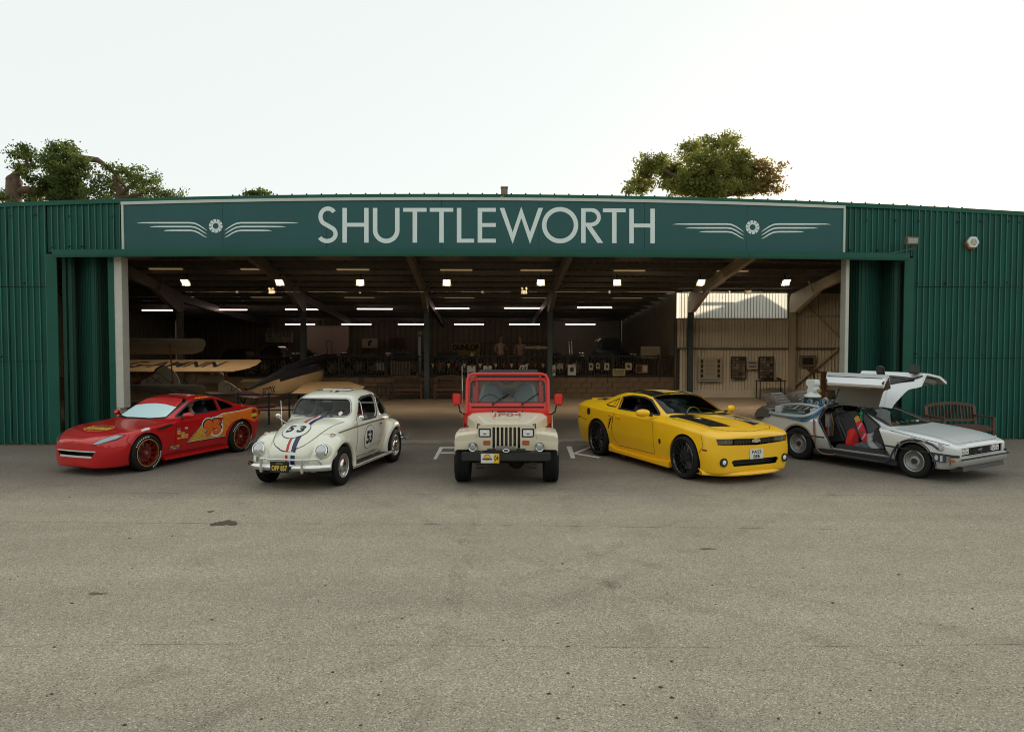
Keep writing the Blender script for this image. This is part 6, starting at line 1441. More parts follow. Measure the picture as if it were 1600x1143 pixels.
        MB().tube(bez(pts), .016, 8).build('flank_cable', mat('copper_cable', (.20, .10, .06), .5), c.root, smooth=60)
        MB().cyl((-1.52, s*.93, .215), (-.62, s*.93, .205), .03, 10).build('sill_pipe', DK, c.root, smooth=60)
        MB().tube(bez([(-.62, s*.95, .21), (-.45, s*.97, .22), (-.38, s*.96, .34), (-.32, s*.945, .50), (-.22, s*.945, .62), (0, s*.94, .70), (.30, s*.935, .66), (.45, s*.93, .58), (.52, s*.93, .56)]), .018, 8).build('wing_cable', mat('dark_blue_cable', (.03, .03, .06), .5), c.root, smooth=60)
        for x, z in ((-.24, .60), (0.0, .705), (.22, .68)): MB().box((x, s*.95, z), (.06, .04, .04)).build('cable_clip', PG, c.root, bevel=.006)
        MB().ball((.54, s*.935, .60), (.05, .035, .06)).tube([(.50, s*.95, .66), (.54, s*.96, .68), (.58, s*.95, .64)], .012, 6).build('cable_plug', mat('pale_grey_metal', (.45, .46, .46), .4), c.root, smooth=50)
        b = MB().box((.50, s*.92, .42), (.30, .025, .13)).build('side_emblem_panel', mat('dark_blue_panel', (.04, .045, .07), .5), c.root); 
        flat('panel_print', shape([disc2d((-.06, .005), .045, 16), rectp(.03, -.05, .09, .05)]), mat('pale_print', (.5, .52, .52), .5), b, lambda a, q, s=s: (.50 - a*(1 if s > 0 else -1), s*.934, .42 + q))
    # rear deck: coil bed, vents, reactor
    MB().box((-2.65, 0, .93), (.95, 1.25, .06)).build('rear_deck', DK, c.root, bevel=.01)
    for i in range(6): MB().tube([(-2.25 - i*.13, -.62, .98), (-2.25 - i*.13, -.3, 1.08), (-2.25 - i*.13, .3, 1.08), (-2.25 - i*.13, .62, .98)], .018, 6).build('deck_rib', GM if i % 2 else PG, c.root, smooth=60)
    random.seed(11)
    for k in range(14):
        x, y = -2.15 - random.random()*.75, -.55 + random.random()*1.0
        MB().tube(bez([(x, y, 1.0), (x + .04, y + .05, 1.16), (x - .10, y + .12, 1.17), (x - .13, y + .1, 1.02)]), .018, 6).build('deck_hose', [BL, DK, PG, GM][k % 4], c.root, smooth=60)
    for k in range(5): x, y = -2.2 - k*.14, -.38 + (k % 2)*.12; MB().cyl((x, y, 1.08), (x, y, 1.20), .03, 10).build('valve', BL if k % 2 else PG, c.root, smooth=40)
    MB().tube(bez([(-2.02, -.50, 1.12), (-1.98, -.52, 1.22), (-2.06, -.52, 1.27), (-2.12, -.5, 1.22)]), .028, 8).build('white_hook_pipe', PG, c.root, smooth=60)
    for s in (-1, 1):
        b = MB().add([(x, s*y, z) for x, y, z in ((-2.98, .24, 1.0), (-2.98, .58, 1.0), (-3.34, .60, 1.30), (-3.34, .22, 1.30), (-3.42, .24, .90), (-3.42, .58, .90), (-3.58, .62, 1.26), (-3.58, .20, 1.26))],
                     [(0, 1, 2, 3), (4, 7, 6, 5), (0, 4, 5, 1), (1, 5, 6, 2), (3, 2, 6, 7), (0, 3, 7, 4)])
        v = b.build('exhaust_vent', mat('worn_bare_metal', (.24, .21, .18), .45, metal=.6, var=.35, scale=9), c.root, bevel=.02)
        for i in range(5):
            f = .15 + i*.17; MB().box((-2.98 - .36*f, s*.41, 1.005 + .30*f), (.02, .32, .015), rot=(0, .69, 0)).build('vent_rib', GM, v)
    re = MB().cyl((-2.72, -.02, .98), (-2.72, -.02, 1.22), .17, 24).build('reactor_drum', DK, c.root, smooth=40)
    b = MB().lathe([(.17, 1.22), (.18, 1.235), (.17, 1.26), (.12, 1.30), (.10, 1.34)], (-2.72, -.02, 0), 'z', 28).build('reactor_skirt', mat('white_plastic', (.7, .72, .68), .35), re, smooth=40)
    MB().prism([(-2.82, 1.33), (-2.60, 1.33), (-2.60, 1.40), (-2.64, 1.44), (-2.60, 1.50), (-2.62, 1.60), (-2.82, 1.60), (-2.84, 1.50), (-2.78, 1.44)], 'y', -.11, .08).build('reactor_body', mat('white_plastic', (.7, .72, .68), .35), re, bevel=.012)
    MB().box((-2.56, -.02, 1.37), (.10, .03, .06)).build('reactor_latch', mat('brass', (.6, .4, .15), .3, metal=1), re, bevel=.01)
    return c
def bez(pts, n=2):
    P = [Vector(p) for p in pts]
    for _ in range(n):
        Q = [P[0]]
        for a, b in zip(P, P[1:]): Q += [a*.75 + b*.25, a*.25 + b*.75]
        P = Q + [P[-1]]
    return P
silver = silver_car(); silver.root.scale = (.95, .965, .975); squash(silver.root, .37, .70)
# loose things lying in the open cabin
def incar(o, loc, rot):
    o.matrix_world = silver_M @ Matrix.Translation(loc) @ rotm(rot).to_4x4(); return o
bpy.context.view_layer.update(); silver_M = silver.root.matrix_world.copy()
b = MB().prism(chaikin([(-.30, -.08), (.30, -.08), (.36, 0), (.30, .08), (-.30, .08), (-.36, 0)], 2, True), 'z', -.014, .014)
hb = b.build('pink_board', mat('hot_pink_board', (.80, .05, .10), .4), bevel=.006); tag(hb, 'hot pink board with pale stripes leaning on the near seat of the silver car', 'board')
incar(hb, (-1.24, -.50, .66), (PI/2*.96, R(62), R(-14)))
for x in (-.12, .10): s_ = MB().box((x, 0, .016), (.03, .15, .003), rot=(0, 0, .5)).build('stripe', mat('pale_pink_print', (.75, .55, .5), .5), hb)
MB().prism([(-.02, -.03), (.05, .0), (-.02, .03)], 'z', .0145, .0175).build('arrow_print', mat('green_print', (.05, .2, .08), .5), hb); MB().box((-.27, 0, .0165), (.10, .12, .003)).build('yellow_end', mat('yellow_print', (.7, .5, .08), .4), hb)
def cloth(name, label, cat, m, loc, dims, seed, rot=(0, 0, 0)):
    random.seed(seed); P = []
    for i in range(15):
        t = PI*i/14; row = []
        for j in range(18):
            a = 2*PI*j/18; q = 1 + .16*math.sin(3*a + seed + i*.6) + .12*math.sin(5*a - i*.9) + random.uniform(-.05, .05)
            row.append((dims[0]*math.sin(t)*math.cos(a)*q, dims[1]*math.sin(t)*math.sin(a)*q, dims[2]*math.cos(t)*(1 + .1*math.sin(2*a + seed))))
        P.append(row)
    o = MB().grid(P, wrap=True).build(name, m, smooth=70); incar(o, loc, rot); return tag(o, label, cat)
cloth('red_jacket', 'crumpled red jacket heaped on the door sill of the silver car', 'jacket', mat('red_cloth', (.60, .02, .015), .85), (-1.36, -.66, .50), (.11, .10, .22), 2, (0, .15, 0))
cloth('grey_bundle', 'dark grey crumpled bundle beside the red jacket on the sill of the silver car', 'bundle', mat('grey_cloth', (.10, .105, .11), .9), (-1.12, -.62, .40), (.17, .13, .09), 5)
cloth('green_hanging_toy', 'bright green soft thing hanging between the seats of the silver car', 'toy', mat('bright_green_plush', (.04, .50, .22), .8), (-1.45, -.20, .93), (.035, .03, .10), 8)
sh = thing('silver_boots', 'pair of pale grey high-top boots standing in the footwell of the silver car', 'boots'); incar(sh, (-.98, -.56, .39), (0, 0, 0))
for k in (0, 1):
    bt = MB().grid([[(x + w_*.9*math.cos(a), y_ + w_*.6*math.sin(a), z) for a in [2*PI*j/12 for j in range(12)]] for x, z, w_ in ((.06, 0, .12), (.06, .05, .115), (.02, .09, .08), (-.01, .16, .06), (-.015, .28, .062))] , wrap=True) if False else MB()
    y_ = -.07 + .14*k
    bt.grid([[(x + wx*math.cos(a), y_ + wy*math.sin(a), z) for a in [2*PI*j/14 for j in range(14)]] for x, z, wx, wy in ((.05, 0, .13, .05), (.05, .045, .125, .048), (.02, .085, .085, .045), (-.01, .14, .06, .045), (-.015, .27, .062, .05), (-.015, .26, .04, .035))], wrap=True)
    o = bt.build('boot', mat('pale_grey_boot', (.42, .44, .45), .5), sh, smooth=50); MB().box((.03, y_ - .046, .16), (.05, .01, .03)).build('boot_strap', mat('pale_print', (.5, .52, .52), .5), o)
# ================================================================ aircraft inside, on the left
M_fabric = mat('doped_cream_fabric', (.34, .25, .14), .6, var=.08, scale=2); M_fabd = mat('dull_silver_fabric', (.34, .28, .21), .6, var=.1, scale=2); M_fin = mat('cream_fin_fabric', (.40, .34, .24), .6)
M_redp = mat('maroon_paint', (.16, .02, .02), .4); M_strut = mat('varnished_strut', (.22, .07, .03), .4); M_navy = mat('dark_navy_paint', (.012, .014, .02), .35)
def panel(name, pix, d, m, parent, th=.05, top=None):
    """thin aerofoil piece: outline given in photo pixels at depth d (d may vary per point)"""
    o = Vector((0, 0, 0)); P = []
    for q in pix:
        dd = q[2] if len(q) > 2 else d; P.append(at(q[0], q[1], dd))
    return P
def bpt(root_d, p): return p
def wing3(name, pts, m, parent, th=.10, label=None):
    """slab between an outline of 3D points, thickened vertically with a bevelled edge"""
    b = MB(); n = len(pts); c = sum((Vector(p) for p in pts), Vector())/n; up = Vector((0, 0, th/2))
    ring0 = [Vector(p) for p in pts]; a = [p + (c - p)*.06 + up for p in ring0]; z = [p + (c - p)*.06 - up for p in ring0]
    b.add(ring0 + a + z, [(i, (i + 1) % n, n + (i + 1) % n, n + i) for i in range(n)] + [(i, 2*n + i, 2*n + (i + 1) % n, (i + 1) % n) for i in range(n)] + [tuple(range(n, 2*n)), tuple(range(2*n, 3*n))[::-1]])
    o = b.build(name, m, parent, smooth=50)
    if label: o['label'] = label
    return o
def plate3(name, pts, m, parent, th=.03):
    """upright thin plate in the building frame (points share a depth)"""
    return MB().prism([(p.x, p.z) for p in pts], 'y', pts[0].y - th/2, pts[0].y + th/2).build(name, m, parent, bevel=.006)
def letters_on(name, body, pa, pb, h, m, parent, off, skew=0, up=(0, 0, 1)):
    pa, pb, up, off = Vector(pa), Vector(pb), Vector(up), Vector(off); L_ = (pb - pa).length; ax = (pb - pa)/L_
    return flat(name, text2d(body, L_, h, .03, skew), m, parent, lambda x, y: tuple(pa + ax*(x + L_/2) + up*y + off))
# nearest biplane: its wing ends and struts
A = bthing('biplane', 'biplane with dull silver wings and a cream fin standing just inside the left doorpost', 'aircraft')
d0 = 4.2
w_up = [at(190, 530, d0), at(255, 528.5, d0), at(312, 528, d0), at(320, 533, d0 + .1), at(322, 545, d0 + .5), at(317, 552, d0 + 1.1), at(303, 557, d0 + 1.4), at(190, 558, d0 + 1.4)]
wing3('upper_wing', [Vector((p.x, p.y, w_up[0].z - .0 - (p.y - d0)*.30)) for p in w_up], M_fabd, A, .09)
w_lo = [at(190, 602, d0), at(255, 600, d0), at(312, 598, d0), at(320, 602, d0 + .1), at(322, 612, d0 + .5), at(317, 620, d0 + 1.1), at(303, 622, d0 + 1.4), at(190, 624, d0 + 1.4)]
lz = w_lo[0].z
lw = wing3('lower_wing', [Vector((p.x, p.y, lz - (p.y - d0)*.33)) for p in w_lo], M_fabd, A, .09)
for px in (268,): a, b = at(px - 3, 530, d0 + .25), at(px + 2, 599, d0 + .25); MB().beam(a, b, .05, .03).build('strut', M_strut, A, bevel=.01)
for (x, y) in ((266, 529), (269, 598)): p = at(x, y, d0 + .1); MB().ball(p, .05, 8, 6).build('strut_fitting', M_redp, A)
p = at(222, 599, d0 - .02)
flat('wing_letters', text2d('GA', 1.45, .55, .05), M_navy, lw, lambda x, y: (at(258, 600, d0).x + x, d0 + .62 - y*1.5, lz - (.62 - y*1.5)*.33 - .060))
fin = [at(x, y, 6.4) for x, y in ((219, 600), (222, 594), (240, 585), (246, 577), (253, 573), (262, 573), (272, 579), (279, 590), (282, 600))]
plate3('fin', fin, M_fin, A, .06); plate3('fin_edge', [at(x, y, 6.45) for x, y in ((205, 600), (219, 594), (238, 583), (244, 575), (252, 571), (262, 571.5), (262, 574), (248, 580), (240, 590), (222, 600))], M_redp, A, .05)
b = MB()
for (x0, y0, x1, y1) in ((228, 590, 233, 598), (233, 586, 253, 599), (240, 581, 254, 585), (250, 589, 240, 599), (254, 588, 266, 597)): b.beam(at(x0, y0, 6.34), at(x1, y1, 6.34), .012, .012)
b.build('bracing_wire', M_ink, A)
# second aircraft: cream wing with letters, seen over the first
Bp = bthing('lettered_wing_aircraft', 'aircraft showing a long cream tapered wing with black registration letters behind the biplane', 'aircraft')
d1 = 8.3
w2 = [(186, 563.5, 0), (330, 562, 0), (409, 562, 0), (402, 567, .6), (388, 573, 1.1), (365, 577.5, 1.5), (186, 577.5, 1.5)]
z2 = at(186, 563.5, d1 + 1.5).z
W2 = [Vector((at(x, y, d1 + 1.5 - dd).x, d1 + 1.5 - dd, z2 - dd*.215)) for x, y, dd in w2]
W2o = wing3('wing', W2, M_fabric, Bp, .10)
flat('wing_letters', text2d('G-AMNN', 3.35, .80, .02, .25), M_navy, W2o, lambda x, y: (at(275, 570, d1 + .7).x + x, d1 + .75 + y, z2 - (1.5 - .75 - y)*.215 - .056 if False else z2 - (1.5 - .75 - y)*.215 + .058))
flat('underwing_letters', text2d('G-AMNN', 3.35, .30, .02, .25), M_navy, W2o, lambda x, y: (at(283, 571, d1 - .05).x + x, d1 - .10 - .0, at(283, 571.5, d1).z + y*.75)) if False else None
MB().beam(at(352, 577, 8.6), at(357, 600, 9.4), .06, .06).build('wing_strut', M_strut, Bp); MB().beam(at(212, 582, 8.6), at(219, 594, 8.8), .07, .07).build('wing_strut', M_strut, Bp)
MB().tube([at(300, 590, 9), at(340, 590, 10.4)], [.22, .3], 12).build('fuselage', M_fabd, Bp, smooth=50); MB().ball(at(298, 588, 8.9), (.25, .2, .3)).build('engine_cowl', mat('dull_grey_cowl', (.16, .14, .12), .5), Bp, smooth=60)
MB().ball(at(331, 579, 9.6), (.10, .12, .16)).build('bright_fitting', M_steelw, Bp, smooth=60)
# third aircraft: black and tan monoplane with letters on its flank
Cp = bthing('black_and_tan_monoplane', 'black topped tan monoplane with dark letters on its flank standing behind the white saloon', 'aircraft')
tail = [at(x, y, 7.2) for x, y in ((342, 613), (341, 602), (343, 596), (349, 594), (356, 596), (364, 601), (371, 606), (380, 612))]
plate3('fin', tail, M_fin, Cp, .06)
b = MB()
for (x0, y0, x1, y1) in ((350, 602, 361, 600), (361, 600, 362, 612), (372, 606, 358, 613)): b.beam(at(x0, y0, 7.15), at(x1, y1, 7.15), .012, .012)
b.build('bracing_wire', M_ink, Cp)
tp = [at(x, y, d) for x, y, d in ((321, 612, 6.6), (396, 612, 6.8), (412, 620, 6.6), (400, 622, 6.2), (360, 618, 6.1), (322, 615, 6.1))]
wing3('tailplane', tp, mat('dark_maroon_tailplane', (.05, .018, .018), .5), Cp, .05)
P = []; st = [((383, 612, 7.2), .05, .10), ((402, 610, 7.7), .14, .22), ((430, 603, 8.6), .24, .36), ((462, 594, 9.6), .32, .44), ((485, 588, 10.6), .34, .46), ((496, 584, 11.3), .30, .40), ((500, 583, 11.6), .1, .15)]
low = []
for (x, y, d), w_, h in st:
    c_ = at(x, y, d); P.append([(c_.x + w_*math.cos(a)*.6, c_.y + w_*math.cos(a)*.8, c_.z + h*math.sin(a)) for a in [2*PI*j/16 for j in range(16)]])
fu = MB().grid(P, wrap=True); top = []
o = fu.build('fuselage', [M_fabric, M_navy], Cp, smooth=50)
for pg in o.data.polygons:
    u_ = (pg.center.x - at(383, 612, 7.2).x)/(at(496, 584, 11.3).x - at(383, 612, 7.2).x); zc_ = at(383, 612, 7.2).z*(1 - u_) + at(496, 584, 11.3).z*u_
    if pg.center.z > zc_ + .12: pg.material_index = 1
MB().tube([at(384, 608, 7.1), at(420, 592, 8.2), at(450, 577, 9.6), at(490, 562, 11.4), at(510, 556, 12.0)], [.05, .10, .14, .16, .1], 10).build('black_decking', M_navy, Cp, smooth=60)
pa, pb = at(411, 613, 7.55), at(431, 607.5, 8.1)
flat('flank_letters', text2d('ECDX', (pb - pa).length*1.05, .27, .03, .15), M_navy, o, lambda x, y: tuple(pa + (pb - pa)*(.5 + x/(pb - pa).length) + Vector((.0, -.05, y))))
w3 = [(455, 609, 8.6), (478, 597, 10.4), (546, 596, 10.4), (570, 600, 9.6), (562, 606, 8.8), (545, 609, 8.5)]
zz = at(478, 597, 10.4).z; W3 = [Vector((at(x, y, d).x, d, zz - (10.4 - d)*.16)) for x, y, d in w3]; wing3('wing', W3, M_fabric, Cp, .08)
w4 = [(362, 603, 9.4), (380, 593, 11.2), (420, 593, 11.2), (408, 601, 10), (394, 606, 9.2)]
wing3('wing', [Vector((at(x, y, d).x, d, at(380, 593, 11.2).z - (11.2 - d)*.12)) for x, y, d in w4], M_fabric, Cp, .08)
MB().ball(at(403, 620, 6.9), (.10, .10, .14)).build('tail_light_pod', M_redp, Cp, smooth=60)
for x, y in ((392, 632), (386, 628)): pass
MB().beam(at(376, 622, 7), at(386, 640, 7), .05, .05).beam(at(384, 619, 7), at(380, 640, 7), .05, .05).build('tail_trestle', M_black, Cp)
for x in (0, 1): MB().lathe([(.28, -.05), (.32, -.02), (.32, .02), (.28, .05)], (at(470 + 30*x, 610, 9.6).x, 9.6 + x, .32), 'x', 24, closed=True).build('wheel', M_tyre, Cp, smooth=50)
# blue barrier in front of the aircraft
br = bthing('blue_barrier', 'low dark blue post and rail barrier in front of the aircraft', 'barrier')
M_bb = mat('dark_blue_barrier', (.006, .010, .022), .6)
ux = [at(x, 640, 3.6).x for x in (325, 372, 420, 452, 492)]
for u in ux: MB().box((u, 3.6, .45), (.045, .045, .9)).build('post', M_bb, br, bevel=.006)
for z in (.86, .42): MB().box(((ux[0] + ux[-1])/2, 3.6, z), (ux[-1] - ux[0], .03, .04)).build('rail', M_bb, br)
MB().tube([at(400, 636, 5.4), at(430, 634, 5.5)], .05, 8).build('red_tow_bar', M_redp, br)
# dark trestle stands right of the white saloon's roof
tr = bthing('dark_trestle', 'dark open trestle frame on the hangar floor behind the white saloon roof', 'trestle')
b = MB()
for x in (590, 596, 604, 614): b.beam(at(x, 597, 11.4), at(x, 621, 11.4), .05, .05)
b.beam(at(560, 604, 11.4), at(616, 604, 11.4), .05, .05); b.beam(at(575, 618, 11.4), at(616, 617, 11.4), .05, .05); b.beam(at(562, 602, 11.4), at(582, 620, 11.4), .05, .05); b.build('frame', M_black, tr)
# ================================================================ benches
def bench(name, label, loc, rz, m, L_=1.35, H=.95, group=None, scale=1, n=13):
    t = thing(name, label, 'bench', loc, rz, group)
    for s in (-1, 1):
        x = s*(L_/2 - .04)
        MB().beam((x, .0, 0), (x, .02, .45), .07, .06).beam((x, .02, .45), (x, .10, H - .08), .07, .05).build('back_leg', m, t)
        MB().beam((x, -.52, 0), (x, -.52, .64), .07, .06).build('front_leg', m, t)
        MB().box((x, -.24, .65), (.07, .64, .035)).build('armrest', m, t, bevel=.01); MB().box((x, -.25, .40), (.05, .5, .07)).build('side_rail', m, t)
    for k in range(5): MB().box((0, -.06 - k*.105, .44), (L_ - .1, .085, .025)).build('seat_slat', m, t, bevel=.004)
    MB().box((0, -.53, .39), (L_ - .1, .03, .08)).build('apron', m, t)
    P = [[(x, .10 + dy, H - .10 + .075*(1 - (2*x/L_)**2) + dz) for dy, dz in ((-.02, -.035), (.02, -.035), (.02, .035), (-.02, .035))] for x in [-(L_/2 - .07) + (L_ - .14)*i/12 for i in range(13)]]
    b = MB().grid(P, wrap=True); b.add(P[0], [(0, 1, 2, 3)]); b.add(P[-1], [(3, 2, 1, 0)]); b.build('top_rail', m, t)
    MB().box((0, .035, .54), (L_ - .12, .03, .06)).build('lower_back_rail', m, t)
    for i in range(n):
        x = -(L_/2 - .14) + (L_ - .28)*i/(n - 1); MB().beam((x, .04, .55), (x, .095, H - .12 + .07*(1 - (2*x/L_)**2)), .045, .014, up=(1, 0, 0)).build('back_slat', m, t)
    return t
M_bench = mat('faded_brown_bench', (.11, .060, .042), .6, var=.2, scale=5)
g = ground(1493, 693); bench('garden_bench', 'curved-back slatted brown bench against the green wall behind the silver car', (g.x - .06, g.y + .05, 0), BA + R(3), M_bench, 1.26, .95)
for px, lab in ((630, 'dim wooden bench left of the third column before the platform'), (700, 'dim wooden bench right of the third column before the platform')):
    p = at(px + 4, 620, 12.2); bench('hall_bench', lab, world(p.x, 12.5, .012), BA, M_woodd, 1.35, .95, 'wooden benches before the platform', n=11)
# ================================================================ boards, posters, tables on the right wall
def framed(name, label, cat, x0, y0, x1, y1, d, mf, mi, group=None, bw_=.03, th=.03):
    a, b = at(x0, y1, d), at(x1, y0, d); w_, h = b.x - a.x, b.z - a.z; c = ((a.x + b.x)/2, d, (a.z + b.z)/2)
    t = bthing(name, label, cat, *c, group=group)
    MB().box((0, 0, 0), (w_, th, h)).build('frame', mf, t, bevel=.004); MB().box((0, -th/2 - .004, 0), (w_ - 2*bw_, .006, h - 2*bw_)).build('sheet', mi, t)
    return t, w_, h, -th/2 - .008
D = 12.55
t, w_, h, yy = framed('notice_board', 'large pale text panel with blue foot band on the cream wall', 'notice board', 1091, 558, 1128, 596, D, M_cream, mat('pale_text_sheet', (.36, .33, .26), .7), bw_=.06)
MB().box((0, yy, -.42), (w_ - .14, .004, .05)).build('blue_band', mat('teal_print', (.06, .22, .28), .6), t)
for s in (-1, 1):
    for k in range(4): MB().box((s*(w_/2 - .14), yy, .34 - k*.2), (.11, .004, .16)).build('photo_print', M_ink, t)
for k in range(12): MB().box((0, yy, .36 - k*.055), (w_*.42, .003, .012)).build('text_line', mat('grey_text', (.16, .15, .13), .7), t)
random.seed(21)
for x0, x1, lab in ((1142, 1166, 'left dark board covered with small photographs on the cream wall'), (1185, 1209, 'right dark board covered with small photographs on the cream wall')):
    t, w_, h, yy = framed('photo_board', lab, 'photo board', x0, 557, x1, 592, D, M_black, mat('dark_board', (.05, .04, .03), .7), 'boards of photographs on the cream wall')
    for i in range(4):
        for k in range(7):
            g_ = random.uniform(.08, .3); MB().box((-w_/2 + .11 + i*(w_ - .22)/3 + random.uniform(-.01, .01), yy, -h/2 + .10 + k*(h - .2)/6), (random.uniform(.09, .14), .004, random.uniform(.07, .11))).build('photograph', mat('photo_grey_%d' % int(g_*10), (int(g_*10)/10 + .03, (int(g_*10)/10 + .03)*.85, (int(g_*10)/10 + .03)*.65), .6), t)
t, w_, h, yy = framed('wall_notice', 'white notice with two dark lines between the photograph boards', 'notice', 1167, 564, 1184, 577, D, M_cream, mat('white_sheet', (.42, .40, .34), .7))
for z in (.1, -.05): MB().box((0, yy, z), (w_*.7, .004, .05)).build('text_line', mat('navy_print', (.05, .04, .12), .4), t)
t, w_, h, yy = framed('framed_picture', 'framed dark photograph on the cream wall beside the brace', 'picture', 1249, 555, 1275, 573, D, M_wood, mat('picture_mount', (.20, .17, .13), .6))
MB().box((0, yy, 0), (w_*.66, .004, h*.6)).build('print', M_ink, t)
def table(name, label, x0, x1, y, d, m, top=.06):
    a, b = at(x0, y, d), at(x1, y, d); t = bthing(name, label, 'table', (a.x + b.x)/2, d, .012); w_ = b.x - a.x; z = a.z
    MB().box((0, 0, z), (w_, .5, top)).build('tabletop', m, t, bevel=.005)
    for s in (-1, 1):
        for q in (-1, 1): MB().box((s*(w_/2 - .05), q*.2, z/2), (.03, .03, z)).build('leg', m, t)
    return t, z
t, z = table('display_table', 'thin black metal table under the right photograph board', 1183, 1225, 595, 12.0, M_black, .03)
for k, x in enumerate((1196, 1203, 1217)): p = at(x, 593, 12.0); o = MB().box((0, 0, 0), (.3 if k < 2 else .16, .2, .07), rot=(0, .1*k, 0)).build('dark_box', M_black, bevel=.02); o.location = world(p.x, 12.0, z + .012 + .075); o.rotation_euler = (0, 0, BA); tag(o, ['flat dark item at the left of the black display table', 'flat dark item in the middle of the black display table', 'small dark item at the right of the black display table'][k], 'box')
t = bthing('lectern', 'tall thin sloping reading stand beside the wall brace', 'lectern', at(1273, 610, 11.5).x, 11.5, .012); MB().prism([(-.2, 0), (.2, 0), (.2, .04), (-.2, .04)], 'y', -.2, .2).build('base', M_black, t); MB().beam((0, 0, 0), (-.05, 0, 1.12), .05, .05).build('post', M_woodd, t); MB().box((-.05, 0, 1.15), (.42, .34, .03), rot=(.4, 0, 0)).build('desk', M_woodd, t)
t = bthing('shelf_unit', 'open wooden shelf unit at the far right end of the cream wall', 'shelf', at(1300, 610, 12.2).x, 12.2, .012)
for s in (-1, 1): MB().box((s*.38, 0, .55), (.04, .3, 1.1)).build('side_panel', M_wood, t)
for z in (.3, 1.08): MB().box((0, 0, z), (.74, .3, .04)).build('shelf', M_wood, t)
MB().box((0, .12, .7), (.72, .02, .75)).build('back_panel', M_wallin, t)
# ================================================================ things on the platform
sgn = lambda *a, **k: framed(*a, **k)
t, w_, h, yy = framed('cycle_works_sign', 'pale enamel CYCLE WORKS sign high on the dark back wall at the left', 'sign', 415, 520, 458, 534.5, 23.9, M_cream, M_cream, bw_=.02)
flat('sign_text', text2d('OGIL CYCLE WORKS', w_*.88, .26, .02), M_ink, t, lambda x, y: (x, yy - .002, y + .11)); flat('sign_text', text2d('TELEPHONE HITCHIN  -  TEL 889', w_*.84, .10, .01), M_ink, t, lambda x, y: (x, yy - .002, y - .14))
t, w_, h, yy = framed('tyre_banner', 'yellow banner with black capitals DUNLOP on the back wall', 'banner', 706, 536, 750, 560, 23.8, mat('faded_yellow_banner', (.30, .22, .05), .6), mat('faded_yellow_banner', (.30, .22, .05), .6), bw_=.01)
flat('banner_text', text2d('DUNLOP', w_*.92, .36, .06), M_ink, t, lambda x, y: (x, yy - .002, y + .2))
t = bthing('cinema_screen', 'large pale pinkish projection screen on the back wall left of the pictures', 'screen', 0, 0, 0)
p = [at(x, y, 23.7) for x, y in ((480, 509), (545, 509), (545, 541), (540, 552), (500, 556), (480, 545))]
MB().prism([(q.x, q.z) for q in p], 'y', 23.65, 23.7).build('sheet', mat('pinkish_screen', (.50, .40, .32), .7), t)
for x0, y0, x1, y1, lab, mi in ((565, 528, 591, 544, 'framed tan picture on the back wall right of the screen', M_cream), (607, 527, 632, 543, 'framed dark red picture on the back wall left of the third column', mat('dark_red_picture', (.08, .03, .02), .6))):
    t, w_, h, yy = framed('wall_picture', lab, 'picture', x0, y0, x1, y1, 23.9, M_wood, mi); MB().prism([(-.1, -.15), (.05, -.12), (.0, 0), (.12, .05), (.1, .18), (-.05, .15), (-.1, .05)], 'y', yy - .003, yy).build('figure_print', M_ink, t)
def vintage(label, x0, x1, ytop, d, col, group='dark vintage cars on the platform', cat='vintage car', open_=False):
    """tall old motor car seen side on behind the railing"""
    a, b = at(x0, 600, d), at(x1, 600, d); L_ = b.x - a.x; H = at((x0 + x1)/2, ytop, d).z - pz; t = thing('vintage_car', label, 'vintage car', world((a.x + b.x)/2, d, pz), BA, group)
    m = mat('vintage_body_%d' % int(col[0]*1000), col, .3, coat=.6); k = L_/2
    MB().prism(chaikin([(-k, .45), (k, .45), (k, .85), (k*.45, H*.62), (k*.35, H), (-k*.70, H), (-k*.95, H*.60)] if not open_ else [(-k, .45), (k, .45), (k, .9), (k*.4, .95), (-k*.2, .75), (-k*.5, 1.0), (-k*.95, .95)], 1, True), 'y', -.6, .6).build('body', m, t, bevel=.04)
    if not open_: MB().prism([(-k*.6, H*.63), (k*.32, H*.63), (k*.26, H*.92), (-k*.58, H*.92)], 'y', -.605, .605).build('side_window', M_trimb, t)
    else: MB().beam((k*.35, -.5, .9), (k*.30, -.5, 1.5), .03, .03).beam((k*.35, .5, .9), (k*.3, .5, 1.5), .03, .03).beam((k*.3, -.5, 1.5), (k*.3, .5, 1.5), .03, .03).build('windscreen_frame', M_chrome, t)
    for s in (-1, 1):
        MB().cyl((k + .02, s*.35, .85), (k + .16, s*.35, .85), .13, 16).build('headlamp', M_chrome, t, smooth=40)
        for x in (-k*.62, k*.66):
            w_ = MB().lathe([(.30, -.05), (.36, -.03), (.36, .03), (.30, .05)], (x, s*.66, .36), 'y', 24, closed=True).build('wheel', M_tyre, t, smooth=50)
            sp = MB()
            for q in range(8): an = PI*q/8; sp.beam((x - .3*math.cos(an), s*.66, .36 - .3*math.sin(an)), (x + .3*math.cos(an), s*.66, .36 + .3*math.sin(an)), .02, .02)
            sp.build('spokes', M_steelw if q % 2 else M_chrome, w_)
            MB().tube([(x + .45*math.cos(an), s*.66, .36 + .45*math.sin(an)) for an in [PI*j/8 for j in range(9)]], .04, 6).build('mudguard', m, t, smooth=50)
    return t
vintage('dark vintage car with long bonnet behind the aircraft, left of the screen', 350, 410, 545, 15.8, (.015, .02, .016))
vintage('tall dark vintage car below the cycle works sign', 412, 460, 540, 16.2, (.012, .012, .014))
vintage('open dark vintage car in front of the pale screen', 476, 535, 560, 16.0, (.02, .016, .012), open_=True)
vintage('low black vintage car under the tan picture', 556, 604, 552, 16.4, (.010, .010, .012))
